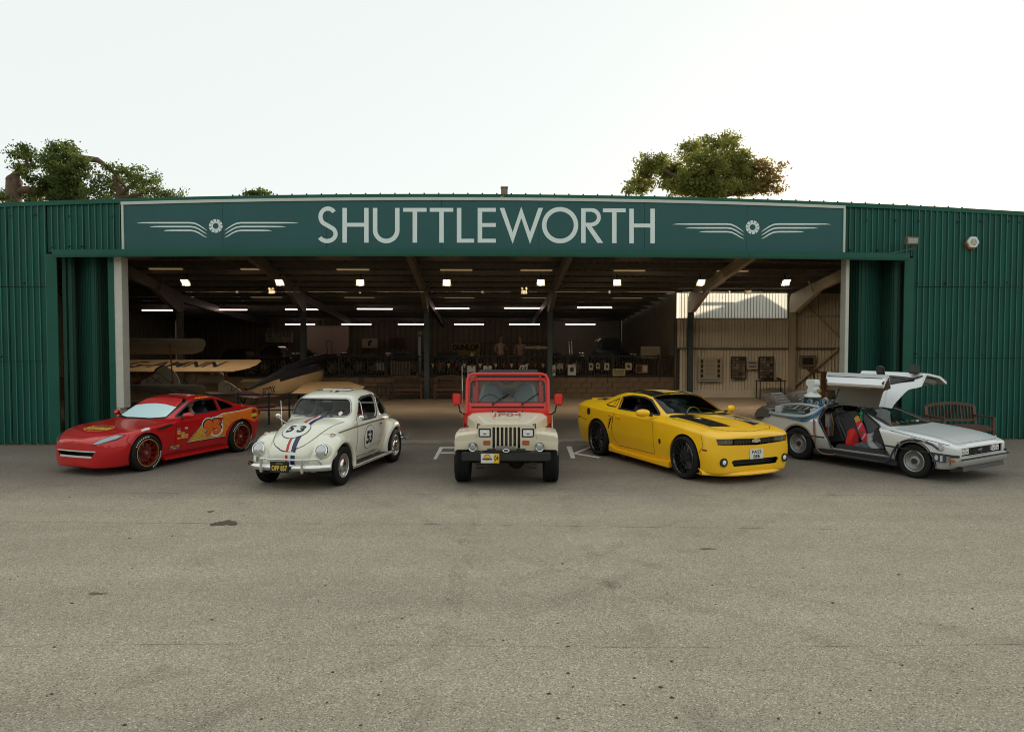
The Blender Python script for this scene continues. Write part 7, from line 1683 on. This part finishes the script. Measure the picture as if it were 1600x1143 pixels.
vintage('dark vintage car left of the third column', 610, 655, 549, 16.8, (.014, .018, .02))
vintage('dark green vintage car under the yellow banner', 678, 735, 547, 16.4, (.012, .026, .018))
vintage('open vintage car right of the fourth column before the roller door', 864, 905, 552, 15.8, (.018, .014, .012), open_=True)
vintage('tall dark vehicle at the right end of the platform', 925, 985, 526, 17.0, (.016, .018, .018))
# posters and cards on the railing
random.seed(9)
cards = [(730, 571, 743, 592, 'pale blue poster left of the red car roof', M_pale), (755, 571, 768, 582, 'pale blue poster behind the left of the red car roof', M_pale), (811, 570, 824, 583, 'pale poster with dark letters at the right of the red car roof', M_pale), (863, 570, 868, 587, 'narrow pale blue poster beside the fourth column', M_pale), (870, 568, 880, 576, 'tilted white card right of the fourth column', M_cream), (887, 569, 900, 586, 'pale blue poster with an arched picture on the railing', M_pale), (920, 567, 927, 578, 'small cream card, first in the row of three on the railing', M_cream), (931, 567, 937, 576, 'small cream card, middle of the row of three on the railing', M_cream), (944, 567, 952, 578, 'small cream card, last in the row of three on the railing', M_cream), (957, 576, 977, 587, 'wide yellowish notice low on the railing', mat('yellowish_card', (.34, .30, .16), .7)), (977, 567, 987, 578, 'cream card with a dark oval portrait on the railing', M_cream), (993, 569, 1013, 583, 'brown framed pair of pictures at the right end of the railing', M_wood)]
for x0, y0, x1, y1, lab, mi in cards:
    t, w_, h, yy = framed('railing_card', lab, 'poster', x0, y0, x1, y1, 12.90, mi, mi, 'cards and posters on the platform railing', .005, .012)
    if 'row of three' in lab or 'oval' in lab or 'arched' in lab: MB().prism([(w_*.24*math.cos(a), h*.24*math.sin(a) + h*.03) for a in [2*PI*j/14 for j in range(14)]], 'y', yy - .003, yy).build('portrait', M_ink, t)
    elif 'wide' in lab: [MB().box((0, yy, h*q), (w_*.75, .004, .02)).build('text_line', M_ink, t) for q in (-.2, 0, .2)]
    elif 'brown' in lab: [MB().box((s*w_*.24, yy, 0), (w_*.36, .004, h*.7)).build('print', M_cream if s > 0 else M_ink, t) for s in (-1, 1)]
    elif 'letters' in lab: flat('poster_text', text2d('AVE', w_*.8, h*.6, .04), M_ink, t, lambda x, y: (x, yy - .002, y))
    else: MB().box((0, yy, -h*.1), (w_*.7, .004, h*.3)).build('print', mat('blue_grey_print', (.16, .22, .24), .6), t)
# white panels with books seen through the railing
t, w_, h, yy = framed('striped_display', 'pale striped display board behind the railing left of the third column', 'display board', 610, 565, 642, 585, 13.3, M_cream, M_cream)
for i in range(7): MB().box((-w_/2 + .1 + i*(w_ - .2)/6, yy, 0), (.035, .004, h*.9)).build('dark_stripe', M_woodd, t)
t = bthing('book_rack', 'row of brown and white spines behind the railing', 'book rack', 0, 0, 0)
for i in range(14): p = at(575 + i*2.0, 571 if i < 7 else 567, 13.4); q = at(575 + i*2.0, 578, 13.4); MB().box((p.x, 13.4, (p.z + q.z)/2), (.045, .1, p.z - q.z)).build('book', M_pale if i > 6 else M_wood, t)
t, w_, h, yy = framed('projector_board', 'square pale board standing on the railing at the right end of the platform', 'board', 1001, 541, 1032, 559.5, 13.6, M_cream, mat('pale_board', (.34, .29, .21), .7), bw_=.015)
t = bthing('bunting', 'string of red and white pennants along the railing', 'bunting', 0, 0, 0)
a, b = at(660, 567, 12.88), at(910, 568, 12.88); MB().tube([a + (b - a)*i/20 + Vector((0, 0, -.05*math.sin(PI*(i % 5)/5))) for i in range(21)], .006, 4).build('string', M_ink, t)
for i in range(20):
    x = 664 + i*12.3; p = at(x, 568, 12.87); MB().prism([(p.x - .07, p.z), (p.x + .07, p.z), (p.x, p.z - .19)], 'y', 12.865, 12.875).build('pennant', M_cream if i % 2 else mat('dull_red_cloth', (.20, .03, .02), .8), t)
t = bthing('propeller', 'long pale wooden propeller lying level beside the fourth column', 'propeller', *at(841, 543, 13.8)); MB().ball((0, 0, 0), (.62, .05, .07), 16, 8).build('blade', M_cream, t, smooth=60); MB().cyl((0, -.08, 0), (0, .08, 0), .09, 12).build('hub', M_steelw, t, smooth=40)
t = bthing('fuel_pump', 'pale upright fuel pump with a round lamp behind the third column', 'fuel pump', at(661, 600, 14.2).x, 14.2, pz)
for s in (-1, 1): MB().box((s*.14, 0, .95), (.10, .25, 1.5)).build('pump_column', M_pale, t, bevel=.02); MB().ball((s*.14, 0, 1.85), .11).build('globe', M_cream, t, smooth=60)
MB().box((0, 0, .1), (.5, .4, .2)).build('base', M_steelw, t)
# ================================================================ people
def person(name, label, loc, rz, shirt, trousers, hair, scale=1., arm=0, sit=False, parent=None):
    t = thing(name, label, 'person', loc, rz)
    t.scale = (scale,)*3
    J = {'pelvis': (0, 0, .95), 'chest': (0, .02, 1.28), 'neck': (0, 0, 1.48), 'head': (0, -.02, 1.56), 'hl': (.10, 0, .90), 'hr': (-.10, 0, .90), 'kl': (.12, -.02, .50), 'kr': (-.12, -.02, .50), 'fl': (.13, .02, .08), 'fr': (-.13, .02, .08), 'tl': (.14, -.14, .04), 'tr': (-.14, -.14, .04),
         'sl': (.19, 0, 1.42), 'sr': (-.19, 0, 1.42), 'el': (.27, .02, 1.14), 'er': (-.27, .02, 1.14), 'wl': (.20, -.20, 1.08 + arm), 'wr': (-.22, -.20, 1.04)}
    if sit: J.update({'kl': (.12, -.45, .92), 'kr': (-.12, -.45, .92), 'fl': (.12, -.75, .60), 'fr': (-.12, -.75, .60), 'tl': (.12, -.88, .62), 'tr': (-.12, -.88, .62), 'wl': (.18, -.42, 1.22), 'wr': (-.18, -.42, 1.22), 'el': (.25, -.15, 1.16), 'er': (-.25, -.15, 1.16)})
    E = [('pelvis', 'chest'), ('chest', 'neck'), ('neck', 'head'), ('pelvis', 'hl'), ('pelvis', 'hr'), ('hl', 'kl'), ('hr', 'kr'), ('kl', 'fl'), ('kr', 'fr'), ('fl', 'tl'), ('fr', 'tr'), ('chest', 'sl'), ('chest', 'sr'), ('sl', 'el'), ('sr', 'er'), ('el', 'wl'), ('er', 'wr')]
    r = {'pelvis': .15, 'chest': .16, 'neck': .055, 'head': .055, 'hl': .10, 'hr': .10, 'kl': .065, 'kr': .065, 'fl': .045, 'fr': .045, 'tl': .035, 'tr': .035, 'sl': .07, 'sr': .07, 'el': .045, 'er': .045, 'wl': .03, 'wr': .03}
    ks = list(J); me = bpy.data.meshes.new('p'); me.from_pydata([J[k] for k in ks], [(ks.index(a), ks.index(b)) for a, b in E], []); o = bpy.data.objects.new('body', me); COL.objects.link(o)
    md = o.modifiers.new('skin', 'SKIN'); 
    for i, k in enumerate(ks): me.skin_vertices[0].data[i].radius = (r[k], r[k]*.8); me.skin_vertices[0].data[i].use_root = (i == 0)
    sb = o.modifiers.new('s', 'SUBSURF'); sb.levels = 2
    out = bpy.data.meshes.new_from_object(o.evaluated_get(bpy.context.evaluated_depsgraph_get())); bpy.data.objects.remove(o)
    o = link('body', out, [shirt, trousers, mat('skin', (.42, .24, .16), .6)], t, 80)
    wr_ = [Vector(J['wl']), Vector(J['wr'])]
    for pg in out.polygons:
        c_ = pg.center; pg.material_index = 0 if c_.z > .93 and not (sit and c_.y < -.2 and c_.z < 1.05) else 1
        if c_.z > 1.485 or min((c_ - q).length for q in wr_) < .10: pg.material_index = 2
    sk = MATS['skin']
    MB().ball((0, -.02, 1.66), (.078, .098, .118), 20, 14).build('head', sk, t, smooth=80)
    hd_ = MB().ball((0, -.115, 1.655), (.014, .02, .022), 8, 6)
    for s in (-1, 1): hd_.ball((s*.078, -.01, 1.655), (.012, .022, .03), 8, 6)
    hd_.build('nose_and_ears', sk, t, smooth=80)
    MB().ball((0, .005, 1.695), (.086, .100, .098), 18, 12).build('hair', mat('dark_hair', hair, .8), t, smooth=80)
    e = MB()
    for s in (-1, 1): e.ball((s*.03, -.108, 1.672), .010, 8, 6)
    e.box((0, -.112, 1.612), (.045, .008, .008)); e.build('eyes_and_mouth', M_ink, t)
    for nm, q, s in (('hand', J['wl'], 1), ('hand', J['wr'], -1)):
        b = MB().ball((q[0], q[1] - .05, q[2] + .01), (.035, .05, .022), 10, 8)
        for f in range(4): b.tube([(q[0] - .027 + f*.018, q[1] - .085, q[2] + .01), (q[0] - .03 + f*.02, q[1] - .13 - (.015 if f in (1, 2) else 0), q[2] + .0), (q[0] - .03 + f*.02, q[1] - .15, q[2] - .03)], [.010, .009, .007], 6)
        b.tube([(q[0] - s*.03, q[1] - .04, q[2] + .01), (q[0] - s*.055, q[1] - .08, q[2] + .015), (q[0] - s*.05, q[1] - .11, q[2] + .01)], [.012, .010, .008], 6); b.build(nm, sk, t, smooth=80)
    return t
SHP = mat('pale_pink_shirt', (.45, .30, .26), .8); TR = mat('dark_trousers', (.03, .03, .035), .8)
p = at(782, 560, 14.2); person('person', 'person in a pale pink shirt standing left of the pair behind the railing', world(p.x, 14.2, pz), BA + .3, SHP, TR, (.03, .02, .015), .98, .12)
p = at(813, 560, 14.3); person('person', 'person in a pale pink shirt standing right of the pair behind the railing', world(p.x, 14.3, pz), BA - .2, mat('dusty_pink_shirt', (.38, .24, .21), .8), TR, (.05, .035, .02), .96)
bpy.context.view_layer.update()
rm = red.root.matrix_world; hd_ = math.atan2(-2.40, -.92)
pp = rm @ Vector((-1.62, .36, -.47)); dr = person('person', 'driver in a pale patterned top sitting behind the wheel of the red car', (pp.x, pp.y, pp.z), hd_ + PI/2, mat('pale_patterned_top', (.40, .36, .34), .8, var=.3, scale=30), TR, (.03, .018, .012), .94, sit=True)
# ================================================================ painted letters on the tarmac
M_line = mat('worn_white_road_paint', (.70, .67, .60), .85, var=.15, scale=9)
def gp(x, y): p = ground(x, y, .004); return (p.x, p.y)
def road(name, polys, label):
    vs, fs = shape([poly2d([gp(*q) for q in pl]) for pl in polys]); o = flat(name, (vs, fs), M_line, None, lambda x, y: (x, y, .005)); return tag(o, label, kind='structure')
road('road_marking', [[(687, 698), (693, 698), (682, 717), (677, 717)], [(693, 698), (716, 698), (716, 700), (692, 700)], [(689, 706), (716, 706), (716, 708), (688, 708)]], 'white painted letter left of the middle car')
road('road_marking', [[(885, 697), (893, 697), (899, 715.5), (892, 715.5)]], 'white painted bar right of the middle car')
road('road_marking', [[(897, 707), (921, 697.5), (925, 698.5), (902, 707.5), (939, 714), (935, 715.5), (897, 709)]], 'white painted chevron beside the yellow car')
road('road_marking', [[(966, 707), (971, 707), (979, 715), (973, 715)]], 'short painted mark under the yellow car')
# joint lines, old tyre marks: thin worn lines laid on the tarmac
def faint(name, col, f):
    m = bpy.data.materials.new(name); m.use_nodes = True; t = m.node_tree; n = t.nodes; n.clear(); L = t.links.new
    tr = n.new('ShaderNodeBsdfTransparent'); d = n.new('ShaderNodeBsdfDiffuse'); d.inputs[0].default_value = (*col, 1); mx = n.new('ShaderNodeMixShader'); o = n.new('ShaderNodeOutputMaterial')
    tc = n.new('ShaderNodeTexCoord'); nz = n.new('ShaderNodeTexNoise'); nz.inputs['Scale'].default_value = 3; nz.inputs['Detail'].default_value = 8; L(tc.outputs['Object'], nz.inputs['Vector'])
    mr = n.new('ShaderNodeMapRange'); mr.inputs['From Min'].default_value = .38; mr.inputs['From Max'].default_value = .68; mr.inputs['To Max'].default_value = f; L(nz.outputs[0], mr.inputs[0]); L(mr.outputs[0], mx.inputs[0]); L(tr.outputs[0], mx.inputs[1]); L(d.outputs[0], mx.inputs[2]); L(mx.outputs[0], o.inputs[0]); return m
M_joint = faint('worn_joint_line', (.10, .09, .07), .33); M_skid = faint('faint_tyre_mark', (.12, .11, .095), .09)
def ground_line(name, pix, w_, m, z, label):
    P = [Vector((*gp(x, y), 0)) for x, y in pix]; P = bez(P, 3); V = []; F = []
    for i, p in enumerate(P):
        d = (P[min(i + 1, len(P) - 1)] - P[max(i - 1, 0)]).normalized(); nn = Vector((-d.y, d.x, 0))*w_/2*(1 + .25*math.sin(i*1.7)); V += [(p + nn)[:2] + (z,), (p - nn)[:2] + (z,)]
        if i: F.append((2*i - 2, 2*i - 1, 2*i + 1, 2*i))
    me = bpy.data.meshes.new(name); me.from_pydata(V, [], F); tag(link(name, me, m), label, kind='structure')
ground_line('joint_line', [(-100, 813), (300, 817), (700, 818), (1000, 823), (1700, 829)], .035, M_joint, .0022, 'long faint joint across the tarmac')
ground_line('joint_line', [(-100, 768), (500, 771), (1100, 774), (1700, 772)], .03, M_joint, .0022, 'faint joint line just in front of the cars')
ground_line('joint_line', [(-100, 1010), (400, 1003), (1000, 1012), (1700, 1004)], .02, M_joint, .0022, 'faint joint line across the foreground')
for k, pix in enumerate(([(1230, 752), (1100, 800), (900, 880), (500, 1000), (-50, 1120)], [(1330, 760), (1200, 812), (1010, 890), (640, 1020), (200, 1160)], [(560, 770), (700, 830), (1000, 930), (1500, 1050)], [(640, 766), (790, 820), (1090, 905), (1600, 1005)], [(880, 762), (900, 830), (990, 960), (1130, 1160)], [(740, 765), (735, 840), (700, 960), (640, 1160)])):
    ground_line('tyre_mark', pix, .19, M_skid, .0030 + .0003*k, 'faint old tyre mark on the tarmac')
# weeds at the foot of the walls
b = MB(); random.seed(77)
for k in range(420):
    s_ = random.random(); px = random.choice((random.uniform(-20, 95), random.uniform(1428, 1640))); p = world(at(px, 600, -.06).x, -.07 - random.random()*.05, 0); h = random.uniform(.015, .07)*(1 + (random.random() < .06)*1.2); a = random.uniform(0, 6.28)
    b.add([(p.x - .008*math.cos(a), p.y - .008*math.sin(a), 0), (p.x + .008*math.cos(a), p.y + .008*math.sin(a), 0), (p.x + random.uniform(-.03, .03), p.y + random.uniform(-.03, .02), h)], [(0, 1, 2)])
tag(b.build('weeds', mat('dry_weeds', (.13, .13, .05), .8), fix=False), kind='stuff')
# leaves and bits of grit on the tarmac
b = MB(); random.seed(31)
for k in range(90):
    px, py = random.uniform(-50, 1650), 760 + 380*random.random()**.8; p = ground(px, py); r_ = random.uniform(.006, .017); a0 = random.random()*6; n = 6
    V = [(p.x + r_*random.uniform(.6, 1.4)*math.cos(a0 + 2*PI*i/n), p.y + r_*.7*random.uniform(.6, 1.3)*math.sin(a0 + 2*PI*i/n), .004) for i in range(n)] + [(p.x, p.y, .004 + r_*.5)]
    b.add(V, [(i, (i + 1) % n, n) for i in range(n)])
tag(b.build('grit', mat('dark_leaf_litter', (.07, .045, .03), .9)), kind='stuff')
def stain(px, py, rx, ry, seed, m, label):
    random.seed(seed); p = ground(px, py); V = []
    for i in range(26): a = 2*PI*i/26; q = 1 + .25*math.sin(3*a + seed) + random.uniform(-.28, .28); V.append((p.x + rx*q*math.cos(a), p.y + ry*q*math.sin(a)))
    tag(flat('stain', poly2d(V), m, None, lambda x, y: (x, y, .004)), label, kind='structure')
M_st = mat('dark_damp_stain', (.085, .06, .042), .7)
stain(353, 817, .17, .13, 3, M_st, 'dark brown stain on the tarmac'); stain(328, 799, .045, .035, 5, M_st, 'small dark spot by the brown stain'); stain(150, 927, .085, .03, 8, mat('light_brown_stain', (.15, .11, .075), .8), 'faint brown smear on the left'); stain(1105, 857, .10, .02, 9, mat('light_brown_stain', (.15, .11, .075), .8), 'faint brown smear before the yellow car')
# ================================================================ trees behind the roof
M_bark = mat('oak_bark', (.13, .08, .05), .9, var=.3, scale=3, bump=.5, bscale=8)
def leafmat(name, col, tr):
    m = bpy.data.materials.new(name); m.use_nodes = True; t = m.node_tree; n = t.nodes; n.clear(); L = t.links.new
    oi = n.new('ShaderNodeTexCoord'); nz = n.new('ShaderNodeTexNoise'); nz.inputs['Scale'].default_value = .9; nz.inputs['Detail'].default_value = 5; L(oi.outputs['Object'], nz.inputs['Vector'])
    cr = n.new('ShaderNodeValToRGB'); e = cr.color_ramp.elements; e[0].position = .35; e[1].position = .65; e[0].color = (*[c*.6 for c in col], 1); e[1].color = (*[c*1.35 for c in col], 1); L(nz.outputs[0], cr.inputs[0])
    d = n.new('ShaderNodeBsdfDiffuse'); L(cr.outputs[0], d.inputs[0]); tl = n.new('ShaderNodeBsdfTranslucent'); tl.inputs[0].default_value = (*tr, 1)
    mx = n.new('ShaderNodeMixShader'); mx.inputs[0].default_value = .42; o = n.new('ShaderNodeOutputMaterial'); L(d.outputs[0], mx.inputs[1]); L(tl.outputs[0], mx.inputs[2]); L(mx.outputs[0], o.inputs[0]); MATS[name] = m; return m
M_leaf = leafmat('oak_leaves', (.070, .098, .034), (.20, .25, .07)); M_leaf2 = leafmat('sunlit_oak_leaves', (.13, .155, .045), (.46, .44, .11)); M_leaf3 = leafmat('copper_leaves', (.15, .12, .05), (.52, .36, .12))
def foliage(name, blobs, n, size, m, parent, seed):
    """blobs: (centre, radii); leaf-sized quads gathered in small sprays inside the blobs"""
    rng = np.random.RandomState(seed); vol = np.array([b[1][0]*b[1][1]*b[1][2] for b in blobs]); vol = vol**.75/np.sum(vol**.75); V = []; F = []
    for (c, r), f in zip(blobs, vol):
        ns = max(3, int(n*f/26))
        for _ in range(ns):
            d = rng.normal(size=3); d /= np.linalg.norm(d); q = np.array(c) + d*np.array(r)*rng.uniform(.45, 1.0)**.5*(1 + .16*rng.normal())
            sp = rng.uniform(.14, .34)
            for _ in range(26):
                p = q + rng.normal(size=3)*sp*[1, 1, .6]; s = size*rng.uniform(.6, 1.3)
                a = rng.normal(size=3); a /= np.linalg.norm(a); b_ = np.cross(a, rng.normal(size=3)); b_ /= np.linalg.norm(b_); k = len(V)
                V += [tuple(p - a*s), tuple(p + b_*s*.6), tuple(p + a*s), tuple(p - b_*s*.6)]; F.append((k, k + 1, k + 2, k + 3))
    me = bpy.data.meshes.new(name); me.from_pydata(V, [], F); return link(name, me, m, parent)
TD = 36.0   # distance of the trees behind the building line
def tp(px, py, d=TD): q = at(px, py, d); return world(q.x, q.y, q.z)
def tree(name, label, cx, base_limbs, blobs, n, m, seed, size=.20, d=TD, extra=None):
    b = world(at(cx, 500, d).x, d, 0); t = thing(name, label, 'tree', b); inv = Vector(b)
    lim = MB()
    for pts in base_limbs:
        P = [tp(x, y, d + (q[0] if (q := rest) else 0)) - inv if rest else tp(x, y, d) - inv for x, y, r, *rest in pts]; lim.tube([P[0]] + P[1:], [q[2] for q in pts], 8)
    lim.build('limb', M_bark, t, smooth=60)
    tb = MB().tube([(0, 0, 0), (0, 0, 4), tuple(tp(base_limbs[0][0][0], base_limbs[0][0][1], d) - inv)], [.7, .55, base_limbs[0][0][2]], 12).build('trunk', M_bark, t, smooth=60)
    sc_ = (16.6 + d)/FPX; B = []
    for i, (x, y, rx, ry) in enumerate(blobs): c_ = tp(x, y, d + ((i*37) % 7 - 3)*.7) - inv; B.append((tuple(c_), (rx*sc_*.92, max(rx, ry)*sc_*.7, ry*sc_*.92)))
    foliage('crown', B, n, size, m, t, seed)
    if extra: foliage('crown', [(tuple(tp(x, y, d) - inv), (rx*sc_, rx*sc_, ry*sc_)) for x, y, rx, ry in extra[0]], extra[1], size, extra[2], t, seed + 1)
    return t
tree('oak_tree', 'dense dark oak behind the left roof with a bare bent branch', 92,
     [[(95, 330, .55), (98, 300, .5), (103, 262, .42), (112, 250, .30)], [(103, 262, .3), (115, 246, .25), (135, 248, .22), (152, 250, .2), (160, 255, .16), (172, 266, .12)], [(112, 258, .25), (118, 252, .3), (113, 262, .2)], [(98, 300, .3), (80, 290, .22), (62, 280, .1)], [(172, 262, .1), (185, 280, .12), (200, 298, .1)], [(100, 290, .2), (110, 240, .12), (115, 228, .05)]],
     [(76, 246, 7, 10), (92, 240, 16, 13), (112, 232, 12, 10), (84, 262, 17, 14), (105, 275, 22, 16), (78, 290, 16, 16), (108, 298, 20, 16), (126, 258, 13, 12), (100, 310, 26, 12)], 13500, M_leaf, 3, size=.10)
tree('pollarded_tree', 'cut-back tree with a thick sawn trunk and small tufts at the far left edge', 24,
     [[(22, 330, .55), (21, 300, .5), (18, 281, .36)], [(20, 300, .5), (27, 283, .36), (22, 276, .3)], [(22, 276, .28), (34, 264, .22), (42, 256, .14), (40, 244, .06)], [(24, 300, .3), (40, 296, .25), (60, 298, .2), (66, 292, .12)], [(19, 281, .36), (15, 277, .33)]],
     [(36, 232, 10, 6), (26, 243, 9, 6), (44, 246, 11, 8), (50, 258, 9, 6), (28, 262, 8, 5), (40, 272, 9, 5), (8, 306, 10, 6), (3, 312, 10, 7), (50, 283, 9, 7), (62, 300, 14, 10), (50, 308, 16, 7)], 4200, M_leaf, 8, size=.10)
tree('spreading_tree', 'airy spreading tree with visible twigs sloping down to the right behind the left roof', 190,
     [[(180, 340, .4), (185, 318, .3), (186, 300, .22), (178, 275, .14)], [(186, 305, .2), (205, 290, .14), (225, 272, .08)], [(186, 310, .2), (215, 305, .12), (245, 292, .06)], [(185, 318, .15), (160, 305, .1), (140, 290, .06)], [(240, 318, .1), (262, 308, .06), (282, 306, .04)]],
     [(178, 264, 14, 9), (205, 266, 20, 10), (160, 285, 20, 14), (190, 290, 22, 15), (222, 285, 20, 14), (240, 278, 11, 9), (238, 300, 18, 10), (150, 308, 22, 9), (262, 308, 16, 7), (283, 304, 9, 6), (205, 308, 30, 9), (130, 296, 14, 12)], 7000, M_leaf, 12, size=.095)
tree('bushy_tree_top', 'small bushy tree top just showing over the roof left of the sign lettering', 405, [[(405, 330, .2), (404, 312, .1), (402, 304, .04)]], [(404, 306, 16, 5)], 700, M_leaf, 19, size=.15)
tree('sunlit_oak_tree', 'broad rounded oak with brown leaves at its right edge behind the right roof', 1100,
     [[(1098, 330, .6), (1100, 300, .5), (1104, 270, .3), (1120, 240, .12)], [(1100, 300, .35), (1060, 280, .2), (1030, 262, .1)], [(1100, 295, .35), (1140, 275, .2), (1165, 255, .1)], [(1100, 310, .3), (1180, 295, .15), (1205, 285, .06)]],
     [(1020, 252, 20, 10), (1008, 268, 16, 14), (1045, 262, 20, 16), (1080, 234, 20, 14), (1112, 224, 16, 10), (1140, 226, 18, 10), (1060, 285, 30, 20), (1100, 260, 34, 24), (1140, 258, 30, 22), (1165, 272, 20, 20), (1000, 290, 22, 12), (1100, 292, 50, 16), (1160, 293, 30, 12), (1135, 213, 9, 5), (1150, 218, 8, 4), (1162, 243, 12, 10), (985, 296, 10, 8)], 27000, M_leaf2, 23, size=.11,
     extra=([(1185, 262, 14, 12), (1203, 276, 11, 12), (1213, 290, 8, 13), (1190, 290, 14, 12), (1216, 262, 5, 8)], 2600, M_leaf3))
# low tree belt and hedge beyond, and an unseen tree belt added behind the camera for the cars' paint to reflect
def belt(name, y0, x0, x1, h, n, seed, m):
    rng = np.random.RandomState(seed); V = []; F = []
    for i in range(n):
        x = rng.uniform(x0, x1); hh = h*(.75 + .25*math.sin(x*.21) + .12*math.sin(x*.63)); z = hh*rng.uniform(0, 1)**.7; y = y0 + rng.uniform(-3, 3); s = rng.uniform(.5, 1.1); a = rng.normal(size=3); a /= np.linalg.norm(a); b = np.cross(a, rng.normal(size=3)); b /= np.linalg.norm(b); p = np.array((x, y, z)); k = len(V)
        V += [tuple(p - a*s), tuple(p + b*s*.7), tuple(p + a*s), tuple(p - b*s*.7)]; F.append((k, k + 1, k + 2, k + 3))
    me = bpy.data.meshes.new(name); me.from_pydata(V, [], F); return tag(link(name, me, m), kind='stuff')
belt('unseen_tree_belt', -48, -120, 120, 15, 16000, 4, M_leaf)
# neighbouring barn, hidden behind the hangar
def barn():
    p = at(1185, 470, 12.76); c0 = world(p.x, 12.76, 0); L_ = 9.0; hx, hy = sdir.x, sdir.y; n_ = math.hypot(hx, hy); k = L_/n_*n_
    base = c0 + Vector((hx/n_*L_, hy/n_*L_, 0)); apex = at(1185, 466, 12.76).z + L_*math.tan(SUN_EL); slope = .62
    t = thing('barn', 'small gabled barn standing hidden behind the right of the hangar', 'barn', base, BA)
    w_ = 4.2; ev = apex - w_*slope
    MB().prism([(-w_, 0), (w_, 0), (w_, ev), (0, apex), (-w_, ev)], 'y', 0, 6).build('wall', M_wallback, t)
    MB().prism([(-w_ - .2, ev - .1), (0, apex + .02), (w_ + .2, ev - .1), (w_ + .2, ev + .02), (0, apex + .14), (-w_ - .2, ev + .02)], 'y', -.2, 6.2).build('roof', M_roofin, t)
barn()
# neighbouring barn beyond the strip window: its gable throws the pointed shade on the translucent sheets
